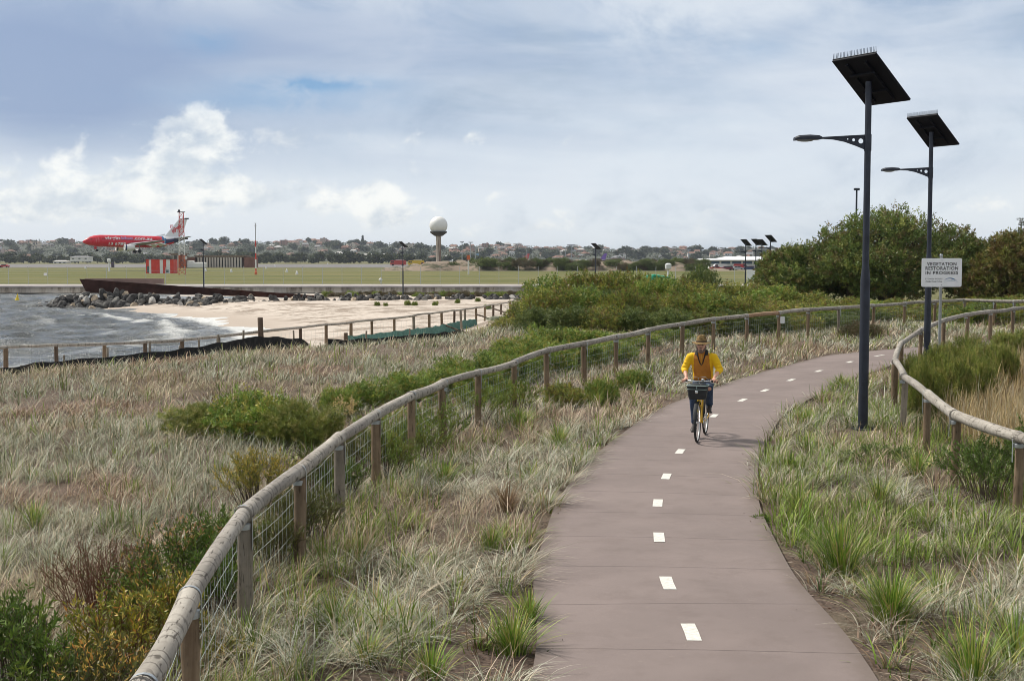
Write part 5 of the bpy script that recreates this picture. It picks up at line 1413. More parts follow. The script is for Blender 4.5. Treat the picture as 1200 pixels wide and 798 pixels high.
# ------------------------------------------------------------------ hills beyond the airfield
ridge = [(-400, 285), (-200, 284), (0, 285), (100, 285.5), (200, 287), (330, 285), (450, 289), (560, 291), (650, 293), (720, 293.5), (800, 294.5), (900, 295.5), (1000, 294), (1200, 292), (1500, 292)]
def ridge_z(u_):
    px = 600 + F * u_
    return EYE + (HZ - np.interp(px, [r_[0] for r_ in ridge], [r_[1] for r_ in ridge])) * 2450 / F
def hill_z(x, y):
    x = np.asarray(x, float); y = np.asarray(y, float)
    u_ = x / y
    t = sstep(y, 1650, 2450)
    bump = 2.2 * np.sin(u_ * 41 + 1.0) * np.sin(y * 0.006) + 1.5 * np.sin(u_ * 90 + y * 0.004)
    return FIELD - 0.2 + (ridge_z(u_) - FIELD) * t ** 0.8 + bump * t
uu = np.linspace(-0.75, 0.75, 180); yy = np.linspace(1600, 3100, 50)
gu, gyy = np.meshgrid(uu, yy); X = (gu * gyy).ravel(); Y = gyy.ravel()
a = np.meshgrid(np.arange(179), np.arange(49)); a = (a[1] * 180 + a[0]).ravel()
hm = pbr('hill_scrub', (0.045, 0.052, 0.032), 0.95, var=0.5, vscale=0.03)
tag(bulk('hills', np.stack([X, Y, hill_z(X, Y)], 1), np.stack([a, a + 1, a + 181, a + 180], 1), hm, smooth=True), kind='structure')
def far_tree_mesh(seed, pal, n=420, ls=1.5, tall=1.0):
    rg2 = np.random.default_rng(seed)
    lb = [((rg2.uniform(-3, 3), rg2.uniform(-3, 3), rg2.uniform(3.0, 7.5) * tall), rg2.uniform(1.8, 3.2)) for _ in range(7)]
    V, T, Cc = crown_arrays(lb, n // 14, 8, ls, ls * 0.75, pal, rg2, zmin=-0.9, twl=0.22)
    o = bulk('tree', V, T, leaf_m, Cc); me = o.data; bpy.data.objects.remove(o)
    mb = MB(); mb.tube([(0, 0, -1), (0.1, 0, 3), (0, 0, 6 * tall)], [0.4, 0.3, 0.12], 6)
    # trunk faces appended into the same mesh, second material
    bm = bmesh.new(); bm.from_mesh(me); cl = bm.verts.layers.float_color.get('Col')
    vv = [bm.verts.new(v) for v in mb.v]
    for q in vv: q[cl] = (0.09, 0.07, 0.05, 1)
    for f_ in mb.f: bm.faces.new([vv[i] for i in f_])
    bm.to_mesh(me); bm.free()
    return me
FARP = [(0.075, 0.095, 0.05), (0.10, 0.12, 0.055), (0.055, 0.07, 0.04), (0.13, 0.13, 0.07)]
ftm = [far_tree_mesh(700 + i, FARP, tall=[1, 1.1, 0.85, 1.3, 1, 0.8][i]) for i in range(6)]
rg = np.random.default_rng(909)
for i in range(200):
    u_ = rg.uniform(-0.43, 0.26); y_ = 1680 + 800 * rg.random() ** 0.8
    if y_ > 2420 and rg.random() < 0.3: y_ = 2440
    x_ = u_ * y_; o = bpy.data.objects.new('tree', ftm[rg.integers(6)]); C.objects.link(o)
    s_ = rg.uniform(0.75, 1.45) * (0.75 if y_ > 2250 else 1)
    o.location = (x_, y_, float(hill_z(x_, y_)) - 0.5); o.rotation_euler = (0, 0, rg.uniform(0, 6.3)); o.scale = (s_ * rg.uniform(1.1, 1.6), s_ * 1.2, s_ * rg.uniform(0.75, 1.0))
    tag(o, 'dark rounded tree among the houses on the far hillside', 'tree', 'trees among the hillside houses')
for i in range(95):      # tree belt in front of the hill, thinner to the right
    u_ = -0.43 + 0.41 * (i / 94) + rg.normal(0, 0.002); y_ = rg.uniform(1050, 1200)
    x_ = u_ * y_; o = bpy.data.objects.new('tree', ftm[rg.integers(6)]); C.objects.link(o)
    s_ = rg.uniform(0.55, 1.15) * float(np.interp(u_, [-0.43, -0.1, -0.02], [0.80, 0.76, 0.55]))
    o.location = (x_, y_, FIELD); o.rotation_euler = (0, 0, rg.uniform(0, 6.3)); o.scale = (s_ * rg.uniform(1.3, 2.0), s_ * 1.2, s_)
    tag(o, 'dark tree in the long belt along the far edge of the airfield', 'tree', 'tree belt beyond the airfield')
for (px, top, yb, lab) in [(515 - 400, 276, 2400, 'thin pointed pine on the ridge above the airliner'), (425 - 0, 276, 2420, 'dark pine with a pointed tip on the ridge beside the long red roof'), (281, 280, 2400, 'slim pointed pine on the ridge right of the lattice tower')]:
    p = at(px, top, yb); g_ = float(hill_z(p.x, p.y)); h = p.z - g_
    V, T, Cc = crown_arrays([((0, 0, h * f_), (h * 0.12 * (1.2 - f_),) * 3) for f_ in np.linspace(0.3, 0.93, 7)], 26, 8, 1.6, 1.0, FARP, rg, zmin=-0.9)
    o = bulk('pine_tree', V, T, leaf_m, Cc); o.location = (p.x, p.y, g_); tag(o, lab, 'tree')
Ps = []; nw = 5200
u_ = rg.uniform(-0.44, 0.30, nw); y_ = 1660 + 800 * rg.random(nw)
clp = nz2(u_ * 60, y_ * 0.02, 1.0, 31) > -0.25
u_, y_ = u_[clp], y_[clp]; nw = len(u_); x_ = u_ * y_; z_ = hill_z(x_, y_) + rg.uniform(0, 3.5, nw)
pp = np.repeat(np.stack([x_, y_, z_], 1), 7, 0) + rg.normal(0, 1, (nw * 7, 3)) * np.array([3.0, 2.0, 1.2])
V, T, Cc = leaf_arrays(pp, rg.normal(0, 1, (len(pp), 3)) + np.array([0, 0, 0.5]), rg.uniform(1.6, 3.4, len(pp)), rg.uniform(1.2, 2.4, len(pp)), pick(FARP, len(pp), rg), rg)
tag(bulk('hillside_woodland', V, T, leaf_m, Cc), kind='stuff')
# houses
roofs = [pbr('roof_terracotta', (0.25, 0.135, 0.10), 0.9, var=0.15, vscale=0.5), pbr('roof_grey', (0.23, 0.23, 0.24), 0.9, var=0.15, vscale=0.5), pbr('roof_pale', (0.52, 0.50, 0.49), 0.8), pbr('roof_brown', (0.22, 0.13, 0.10), 0.9)]
walls = [pbr('wall_cream', (0.62, 0.54, 0.43), 0.9), pbr('wall_white', (0.74, 0.73, 0.70), 0.9), pbr('wall_brick', (0.36, 0.20, 0.15), 0.9), pbr('wall_pinkish', (0.50, 0.38, 0.32), 0.9)]
glass_d = pbr('window_dark', (0.03, 0.035, 0.045), 0.2)
hm_cache = {}
def house_mesh(kind, wi, ri):
    key = (kind, wi, ri)
    if key in hm_cache: return hm_cache[key]
    w_, d_, h_, rh = [(12, 9, 3.4, 2.4), (10, 8, 6.2, 2.2), (15, 9, 3.6, 2.8), (13, 10, 8.5, 0.5)][kind]
    mb = MB(); mb.mat(0).box((0, 0, h_ / 2 - 1), (w_, d_, h_ + 2))
    if kind == 2: mb.box((w_ * 0.3, -d_ * 0.55, h_ / 2 - 1), (w_ * 0.35, d_ * 0.4, h_ + 1.9))
    if kind == 3: mb.box((w_ * 0.25, 0, h_ + 0.9), (2.4, 2.4, 1.6))
    wb = mb
    mr = MB()
    if kind == 3: mr.box((0, 0, h_ + 0.15), (w_ + 0.6, d_ + 0.6, 0.3))
    else:
        e_ = 0.6; x1, y1 = w_ / 2 + e_, d_ / 2 + e_; rx = x1 - y1 * (0.9 if kind != 1 else 0.2)
        mr.add([(-x1, -y1, h_), (x1, -y1, h_), (x1, y1, h_), (-x1, y1, h_), (-rx, 0, h_ + rh), (rx, 0, h_ + rh)], [(0, 1, 5, 4), (1, 2, 5), (2, 3, 4, 5), (3, 0, 4), (3, 2, 1, 0)])
        mr.box((rx * 0.5, 0.6, h_ + rh * 0.8), (0.8, 0.8, 1.8))
        if kind == 2:
            cx_ = w_ * 0.3; a_ = w_ * 0.21; y0 = -d_ * 0.77; mr.add([(cx_ - a_, y0, h_ - 0.1), (cx_ + a_, y0, h_ - 0.1), (cx_, y0, h_ + rh * 0.75), (cx_, 0, h_ + rh * 0.75), (cx_ - a_, 0, h_), (cx_ + a_, 0, h_)], [(0, 1, 2), (1, 5, 3, 2), (4, 0, 2, 3)])
    mw = MB(); fl = 1 if h_ < 5 else (2 if h_ < 8 else 3)
    mws = []
    for f_ in range(fl):
        for i in range(3 if fl == 1 else 2):
            mw = MB(); mws.append(mw); x = -w_ * 0.30 + i * w_ * 0.3
            y_ = -d_ / 2 - 0.03
            if kind == 2 and i == 2: y_ = -d_ * 0.75 - 0.03
            mw.box((x, y_, 1.6 + f_ * 2.8), (1.5 if i % 2 else 2.1, 0.06, 1.3))
    def md(m, mat, nm):
        o = m.build(nm, mat); me = o.data; bpy.data.objects.remove(o); return me
    hm_cache[key] = (md(wb, walls[wi], 'wall'), md(mr, roofs[ri], 'roof'), *[md(q, glass_d, 'window') for q in mws])
    return hm_cache[key]
LBL = {0: 'low', 1: 'two-storey', 2: 'gabled', 3: 'flat-roofed'}
WN = ['cream', 'white', 'brick', 'pinkish']; RN = ['terracotta', 'grey', 'pale', 'brown']
def house(x_, y_, kind, wi, ri, rz, s_=1.0, label=None, z=None):
    root = thing('house', label or '%s %s house with %s roof on the far hillside' % (LBL[kind], WN[wi], RN[ri]), 'house', (x_, y_, float(hill_z(x_, y_)) if z is None else z), rz, None if label else '%s %s hillside houses with %s roofs' % (LBL[kind], WN[wi], RN[ri]))
    root.scale = (s_, s_, s_)
    for nm, me in zip(('wall', 'roof') + ('window',) * 9, house_mesh(kind, wi, ri)):
        o = bpy.data.objects.new(nm, me); C.objects.link(o); o.parent = root
    return root
for i in range(290):
    u_ = rg.uniform(-0.43, 0.24); y_ = 1720 + 740 * rg.random() ** 0.75
    kind = int(rg.choice(4, p=[0.4, 0.27, 0.25, 0.08])); wi = int(rg.choice(4, p=[0.3, 0.25, 0.2, 0.25])); ri = int(rg.choice(4, p=[0.5, 0.15, 0.15, 0.2]))
    house(u_ * y_, y_, kind, wi, ri, rg.normal(0, 0.5), rg.uniform(0.75, 1.15))
# two long buildings on the ridge
def long_building(name, label, px0, px1, top, yb, mats, cat='building', h=None, roofh=2.0, cols=0):
    p0, p1 = at(px0, top, yb), at(px1, top, yb); w_ = p1.x - p0.x
    g_ = float(hill_z(p0.x, yb)) if yb > 1600 else FIELD
    hh = h or max(4, p0.z - g_)
    root = thing(name, label, cat, ((p0.x + p1.x) / 2, yb, p0.z - hh if h else g_))
    mb = MB(); mb.box((0, 5, (hh - roofh) / 2 - 0.5), (w_, 10, hh - roofh + 1)); mb.build('wall', mats[0], root)
    mb = MB(); e_ = 0.7; x1, y1 = w_ / 2 + e_, 5 + e_; rx = x1 - 3; zb = hh - roofh
    mb.add([(-x1, -e_, zb), (x1, -e_, zb), (x1, 10 + e_, zb), (-x1, 10 + e_, zb), (-rx, 5, hh), (rx, 5, hh)], [(0, 1, 5, 4), (1, 2, 5), (2, 3, 4, 5), (3, 0, 4), (3, 2, 1, 0)]); mb.build('roof', mats[1], root)
    nW = max(3, int(w_ / 4))
    for i in range(min(nW, 40)):
        mb = MB(); mb.box((-w_ / 2 + (i + 0.5) * w_ / nW, -0.03, zb * 0.55), (1.6, 0.06, max(0.8, zb * 0.3))); mb.build('window', glass_d, root)
    return root
long_building('long_house', 'long building with wide terracotta roof on the ridge left of the radar dome', 335, 398, 282.0, 2420, (walls[2], roofs[0]), h=9, roofh=4)
long_building('apartment_block', 'pale flat block on the ridge above the colonnaded brick building', 289, 301, 282, 2440, (walls[1], roofs[2]), h=9, roofh=1)
long_building('long_shed', 'long low white shed at the foot of the hill near the centre', 424, 455, 297.5, 1300, (walls[1], roofs[2]), h=5, roofh=1.4)
long_building('long_shed', 'long pale shed at the foot of the hill under the airliner nose', 62, 78, 305, 1030, (walls[1], roofs[2]), h=3.2, roofh=1)
long_building('long_shed', 'grey-roofed long shed below the airliner nose at the tree belt', 82, 104, 300, 1030, (walls[1], roofs[1]), h=3.6, roofh=1)
# colonnaded brick building
brick = pbr('red_brown_brick', (0.22, 0.105, 0.08), 0.9, var=0.2, vscale=0.4); colm = pbr('pale_columns', (0.52, 0.47, 0.42), 0.9)
def colonnade(label, px0, px1, yb, top, base, n, ends=True):
    p0, p1 = at(px0, top, yb), at(px1, top, yb); w_ = p1.x - p0.x; hh = p0.z - FIELD
    root = thing('colonnaded_building', label, 'building', ((p0.x + p1.x) / 2, yb, FIELD))
    mb = MB(); mb.box((0, 6, hh / 2 - 0.3), (w_, 9, hh - 0.5)); mb.build('wall', brick, root)
    mb = MB(); mb.box((0, 5, hh - 0.15), (w_ + 1.2, 13, 0.5)); mb.box((0, -1.2, hh - 0.65), (w_, 0.5, 0.5)); mb.build('roof', pbr('flat_roof', (0.20, 0.15, 0.11), 0.9), root)
    for i in range(n):
        x = -w_ / 2 + 1.2 + (w_ - 2.4) * i / (n - 1); mb = MB(); mb.box((x, -1.1, (hh - 0.9) / 2), (0.75, 0.6, hh - 0.9)); mb.build('column', colm, root)
    for i in range(n - 1):
        x = -w_ / 2 + 1.2 + (w_ - 2.4) * (i + 0.5) / (n - 1); mb = MB(); mb.box((x, 1.46, (hh - 1) * 0.45), (1.5, 0.08, hh * 0.5)); mb.build('window', glass_d, root)
    if ends:
        for s_ in (-1, 1): mb = MB(); mb.box((s_ * (w_ / 2 + 2.4), 3, hh / 2 - 0.35), (4.4, 9, hh - 0.7)); mb.build('wing', brick, root)
    return root
colonnade('long red-brown brick building with a row of pale columns right of the lattice tower', 230, 286, 560, 299.5, 313, 16)
colonnade('short brick building with pale columns just left of the lattice tower', 201, 212, 545, 297.0, 313, 5, False)
mb = MB(); p = atz(281, 312.5, FIELD); mb.box((0, 0, 1.2), (8, 3, 2.4), bev=0.3); mb.box((-2.6, 0, 2.7), (2.6, 2.6, 0.8), bev=0.2)
tag(mb.build('white_shed', walls[1], loc=(p.x, 548, FIELD)), 'small white shed in front of the right end of the brick building', 'shed')

# ------------------------------------------------------------------ striped shed, lattice tower, masts and small airfield things
red_m = pbr('signal_red', (0.62, 0.045, 0.025), 0.55, var=0.1, vscale=1); white_m = pbr('signal_white', (0.74, 0.74, 0.73), 0.55, var=0.06, vscale=1); org_m = pbr('orange_paint', (0.62, 0.14, 0.05), 0.6); steel_m = pbr('mast_grey', (0.40, 0.41, 0.42), 0.6)
p = atz(187.5, 320.5, FIELD); Ys = p.y; sh = thing('shed', 'red and white vertically striped shed on the airfield grass', 'shed', (p.x, Ys, FIELD), R(-4))
w_ = 33 * Ys / F; h_ = 16 * Ys / F
mb = MB()
sx_ = [-.5, -.395, -.31, -.155, -.0, .115, .235, .375, .5]
cols = [0, 1, 0, 0, 1, 0, 1, 0]
for i in range(8):
    mb.mat(cols[i]).box(((sx_[i] + sx_[i + 1]) / 2 * w_, 1.5, h_ / 2), ((sx_[i + 1] - sx_[i]) * w_, 3.2, h_))
mb.build('wall', [red_m, white_m], sh)
mb = MB(); mb.mat(0).box((0, 1.5, h_ + 0.06), (w_ + 0.16, 3.36, 0.10)); mb.build('roof', red_m, sh)
mb = MB(); mb.box((0.27 * w_, -0.13, 0.6), (0.75, 0.04, 0.7)); mb.box((-0.42 * w_, -0.13, 1.1), (0.5, 0.04, 1.7)); mb.build('door', pbr('door_green', (0.08, 0.14, 0.13), 0.6), sh)
# lattice tower
p = atz(213.5, 322, FIELD); Yt = p.y; lt = thing('lattice_tower', 'red, white and orange lattice tower standing in front of the airliner tail', 'tower', (p.x, Yt, FIELD), R(12))
hT = 72.5 * Yt / F; s0, s1 = 1.55 / 2 * 1.0, 1.0 / 2
nb = 13
lev = [hT * i / nb for i in range(nb + 1)]
def half(z): return s0 + (s1 - s0) * z / hT
parts3 = {'lower_section': (0, 4, org_m), 'middle_section': (4, 8, white_m), 'upper_section': (8, 13, red_m)}
for nm, (a0, a1, m_) in parts3.items():
    mb = MB()
    for i in range(a0, a1):
        z0_, z1_ = lev[i], lev[i + 1]; h0, h1 = half(z0_), half(z1_)
        cs0 = [(-h0, -h0), (h0, -h0), (h0, h0), (-h0, h0)]; cs1 = [(-h1, -h1), (h1, -h1), (h1, h1), (-h1, h1)]
        for q in range(4):
            r_ = (q + 1) % 4
            mb.tube([(*cs0[q], z0_), (*cs1[q], z1_)], 0.085, 5, cap=False)
            mb.tube([(*cs0[q], z0_), (*cs1[r_], z1_)], 0.05, 4, cap=False); mb.tube([(*cs0[r_], z0_), (*cs1[q], z1_)], 0.05, 4, cap=False)
            mb.tube([(*cs1[q], z1_), (*cs1[r_], z1_)], 0.05, 4, cap=False)
    mb.build(nm, m_, lt)
mb = MB(); mb.box((0, 0, hT + 0.08), (1.9, 1.5, 0.16)); mb.box((-0.5, 0, hT + 0.4), (0.5, 0.4, 0.5)); mb.box((1.3, 0, hT * 0.90), (1.0, 0.5, 0.35)); mb.box((1.1, 0, hT * 0.58), (0.9, 0.4, 0.4)); mb.tube([(0.4, 0, hT * .9), (1.0, 0, hT * .9)], 0.06, 5); mb.tube([(0.4, 0, hT * .58), (1.0, 0, hT * .58)], 0.06, 5)
mb.build('antenna', pbr('antenna_dark', (0.06, 0.05, 0.06), 0.6), lt)
mb = MB(); mb.lathe([(0.05, 0), (0.4, 0.2), (0.45, 0.25)], (0.9, -0.4, hT * 0.27), 12, Matrix.Rotation(pi / 2, 3, 'X')); mb.build('dish', white_m, lt)
# thin striped mast with guys
p = atz(300, 322, FIELD); Ym = p.y; ms_ = thing('mast', 'tall thin red and white mast standing alone on the airfield grass', 'mast', (p.x, Ym, FIELD)); hM = 60 * Ym / F
zs = [0, .12, .30, .42, .54, .66, 1.0]; cm_ = [red_m, white_m, red_m, white_m, red_m, steel_m]
for i in range(6):
    mb = MB(); r_ = 0.16 if i < 5 else 0.09; mb.tube([(0, 0, zs[i] * hM), (0, 0, zs[i + 1] * hM)], r_, 8); mb.build('mast_section', cm_[i], ms_, smooth=True)
mb = MB(); mb.box((0, 0, 0.35), (0.6, 0.6, 0.7), bev=0.05); mb.build('cabinet', org_m, ms_)
mb = MB()
for z_ in (0.9, 0.95, 1.0): mb.tube([(-0.35, 0, z_ * hM), (0.35, 0, z_ * hM)], 0.04, 5)
mb.build('antenna', steel_m, ms_)
def small_thing(name, label, cat, px, py, build, mats, Y=None, grp=None):
    p = atz(px, py, FIELD) if Y is None else at(px, py, Y)
    mb = MB(); build(mb)
    return tag(mb.build(name, mats, smooth=True, loc=(p.x, p.y, FIELD if Y is None else p.z)), label, cat, grp)
small_thing('marker_post', 'white flared marker post on the grass below the airliner nose', 'marker', 128, 318, lambda m: (m.lathe([(0.35, 0), (0.3, 0.3), (0.28, 2.6), (0.55, 2.9), (0.6, 3.5), (0.45, 3.9), (0.1, 4.0)], n=12), m.mat(1).box((1.0, 0.5, 2.0), (0.9, 0.6, 1.6), bev=0.1)), [white_m, pbr('marker_dark', (0.10, 0.08, 0.12), 0.7)])
small_thing('ball_marker', 'small white ball marker on the near edge of the airfield grass', 'marker', 446, 332, lambda m: (m.sph((0, 0, 0.55), 0.3, 10, 8), m.tube([(0, 0, 0), (0, 0, 0.3)], 0.06, 6)), white_m)
small_thing('runway_board', 'low white board lying at the far edge of the airfield grass', 'board', 502, 317, lambda m: (m.box((0, 0, 0.55), (5.0, 0.2, 0.9), bev=0.02), m.box((-1.8, 0, 0.05), (0.1, 0.3, 0.2)), m.box((1.8, 0, 0.05), (0.1, 0.3, 0.2))), white_m)
for i_, (px, py) in enumerate(((100, 315), (241, 318), (271, 319), (312, 315), (322, 313), (336, 319), (348, 322), (384, 310))):
    small_thing('runway_marker', 'tiny pale marker on the airfield grass, %s from left' % nth(i_), 'marker', px, py, lambda m: m.lathe([(0.35, 0), (0.3, 0.5), (0.12, 0.9), (0.02, 0.95)], n=8), white_m, grp='tiny pale airfield markers')
p = atz(549, 322, FIELD); ob = thing('marker_pole', 'white pole with an orange red box on top near the radar dome', 'pole', (p.x, p.y, FIELD))
mb = MB(); mb.tube([(0, 0, 0), (0, 0, 17 * p.y / F)], 0.2, 8); mb.build('pole', white_m, ob); mb = MB(); mb.box((0, 0, 20 * p.y / F), (0.8, 0.8, 5.5 * p.y / F), bev=0.05); mb.build('box', org_m, ob)
# airfield perimeter fence: posts and wires
fe = thing('chain_link_fence', 'tall thin see-through wire fence along the sea wall edge of the airfield', 'fence', (0, 196, FIELD))
pf = pbr('fence_post_steel', (0.42, 0.45, 0.44), 0.6, metal=0.3)
for i in range(62):
    x = -86 + i * 3.0; mb = MB(); mb.tube([(x, 0, 0), (x, 0, 2.5), (x, -0.25, 2.8)], 0.035, 5); mb.build('post', pf, fe)
mb = MB()
for z_ in np.arange(0.1, 2.5, 0.4): mb.tube([(-86, 0, z_), (97, 0, z_)], 0.008, 3, cap=False)
mb.build('wires', pf, fe)
mb = MB(); mb.prism(rrect(0.5, 0.4, 0.05), -0.01, 0.01, RX); p = at(53, 321.5, 195.9); pl_ = mb.build('plate', white_m, fe, loc=(p.x, -0.06, p.z - FIELD))

# ------------------------------------------------------------------ radar dome on its column
p = at(514, 306, 440); Yr = 440; k_ = Yr / F
rd = thing('radar_tower', 'white spherical radar dome on a stained concrete column', 'radar tower', (p.x, Yr, -0.6))
zc = EYE + (HZ - 264.5) * k_ + 0.6; rs = 10.6 * k_
mb = MB(); mb.sph((0, 0, zc), rs, 32, 20); mb.build('dome', pbr('dome_white', (0.80, 0.80, 0.79), 0.5, var=0.04, vscale=0.6), rd, smooth=True)
mb = MB(); mb.lathe([(0.88, 0), (0.86, zc - rs * 1.35), (0.95, zc - rs * 1.25), (rs * 0.35, zc - rs * 1.12)], n=20)
cmt = bpy.data.materials.new('stained_column'); cmt.use_nodes = True; k = N(cmt.node_tree)
tc = k.n('ShaderNodeTexCoord').outputs['Object']; sn = k.noise(k.scale(tc, (1.2, 1.2, 0.1)), 1.0, 5, 0.6)
c_ = k.mix(k.ss(sn, 0.42, 0.6), (0.52, 0.47, 0.41), (0.22, 0.165, 0.135)); b = k.n('ShaderNodeBsdfPrincipled', Roughness=0.9); k.put(b.inputs['Base Color'], c_); o_ = k.n('ShaderNodeOutputMaterial'); k.t.links.new(b.outputs[0], o_.inputs[0])
mb.build('column', cmt, rd, smooth=True)
mb = MB(); mb.lathe([(rs * 0.45, zc - rs * 1.16), (rs * 0.83, zc - rs * 0.88), (rs * 0.93, zc - rs * 0.80), (rs * 0.93, zc - rs * 0.66), (rs * 0.78, zc - rs * 0.66)], n=28); mb.build('ring_platform', pbr('platform_dark', (0.06, 0.058, 0.055), 0.8), rd, smooth=True)

# ------------------------------------------------------------------ scrubby sand bank
bk = [(452, 314), (480, 311), (500, 307), (530, 305), (560, 306.5), (600, 305), (640, 305.5), (700, 306), (760, 305.5), (800, 308), (830, 314), (860, 316.6), (900, 317)]
V = []; nxk = 120
for i in range(nxk):
    px = 450 + 470 * i / (nxk - 1); tz = EYE + (HZ - np.interp(px, [q[0] for q in bk], [q[1] for q in bk])) * 430 / F + 0.25 * math.sin(i * 0.9) + 0.15 * math.sin(i * 2.1)
    if i in (0, nxk - 1): tz = FIELD
    for q, (yo, f_) in enumerate([(0, 0), (3, 0.5), (7, 0.85), (12, 1), (22, 0.9), (34, 0)]):
        x = (px - 600) / F * 430
        V.append((x, 415 + yo + 3 * math.sin(i * 0.35), FIELD - 0.1 + (tz - FIELD) * f_ * (1 + 0.1 * math.sin(i * 1.3 + q))))
T = [(i * 6 + q, i * 6 + q + 1, (i + 1) * 6 + q + 1, (i + 1) * 6 + q) for i in range(nxk - 1) for q in range(5)]
bm_ = bpy.data.materials.new('bank_sand'); bm_.use_nodes = True; k = N(bm_.node_tree); pos = k.n('ShaderNodeNewGeometry').outputs['Position']
c_ = k.mix(k.ss(k.noise(k.scale(pos, (0.15, 0.2, 0.8)), 1, 6, 0.7), 0.46, 0.58), (0.24, 0.185, 0.14), (0.07, 0.07, 0.035)); b = k.n('ShaderNodeBsdfPrincipled', Roughness=0.95); k.put(b.inputs['Base Color'], c_); o_ = k.n('ShaderNodeOutputMaterial'); k.t.links.new(b.outputs[0], o_.inputs[0])
tag(bulk('sand_bank', np.array(V), np.array(T), bm_, smooth=True), kind='structure')
for i in range(80):
    px = 520 + 310 * (i + rng.uniform(-0.3, 0.3)) / 80; Y = rng.uniform(413, 432)
    if px < 560 and rng.random() < 0.35: continue
    kd_ = 'deep' if rng.random() < 0.6 else 'brown'
    base = 316 if rng.random() < 0.5 else 311
    t = at(px, base - rng.uniform(6, 9), Y); bz = at(px, base, Y).z
    root = thing('shrub', ('dark' if kd_ == 'deep' else 'brown') + ' low shrub on the sandy bank beyond the airfield grass', 'shrub', (t.x, Y, bz - 0.4), rng.uniform(0, 6), ('dark' if kd_ == 'deep' else 'brown') + ' shrubs on the sandy bank')
    r_ = rng.uniform(2.2, 4.6); root.scale = (r_, r_ * 0.7, t.z - bz + 0.5)
    for nm, me in zip(('foliage', 'stems'), protos[kd_][0]): o = bpy.data.objects.new(nm, me); C.objects.link(o); o.parent = root

# ------------------------------------------------------------------ airport building, vehicles, light masts
hg = thing('hangar', 'long white-roofed airport building with a dark blue window band left of the domed tree', 'airport building', (0, 470, FIELD))
xa, xb = at(832, 300, 470).x, at(985, 300, 470).x; zr = at(832, 305.5, 470).z - FIELD
mb = MB(); mb.box(((xa + xb) / 2, 15, zr / 2), (xb - xa, 28, zr)); mb.build('wall', walls[1], hg)
mb = MB(); xm = at(862, 300, 470).x; zt_ = at(860, 300.5, 470).z - FIELD
rv = [(xa - 1, -0.6, zr), (xa - 1, 30, zr), (xm, 30, zt_ + 0.8), (xb + 1, 30, zt_ + 0.8), (xb + 1, -0.6, zr), (xa - 1, -0.6, zr + 0.3), (xm - 4, 4, zt_ - 0.6), (xb, 4, zt_)]
mb.loft([[Vector((x, -0.8, zr)), Vector((x, -0.8, zr + 0.25)), Vector((x, 8, zt_ if x > xm - 1 else zr + 0.8)), Vector((x, 22, zt_ if x > xm - 1 else zr + 0.8)), Vector((x, 29, zr + 0.2)), Vector((x, 29, zr))] for x in (xa - 1, xm - 4, xm, xb + 1)]); mb.build('roof', pbr('roof_white', (0.72, 0.73, 0.75), 0.5), hg)
bl = pbr('blue_glazing', (0.05, 0.10, 0.17), 0.3)
for i in range(12): mb = MB(); x0 = xa + (xb - xa) * i / 12; mb.box((x0 + (xb - xa) / 24, 0.94, zr * 0.78), ((xb - xa) / 12 * 0.82, 0.08, zr * 0.3)); mb.build('window', bl, hg)
car_cols = [('red', (0.45, 0.03, 0.03)), ('white', (0.7, 0.7, 0.7)), ('dark blue', (0.03, 0.05, 0.14)), ('maroon', (0.20, 0.03, 0.05)), ('grey', (0.3, 0.31, 0.33)), ('black', (0.02, 0.02, 0.022)), ('silver', (0.5, 0.52, 0.54))]
tyre_m = pbr('tyre', (0.015, 0.015, 0.016), 0.85); hub_m = pbr('hub', (0.35, 0.35, 0.36), 0.5, metal=0.5)
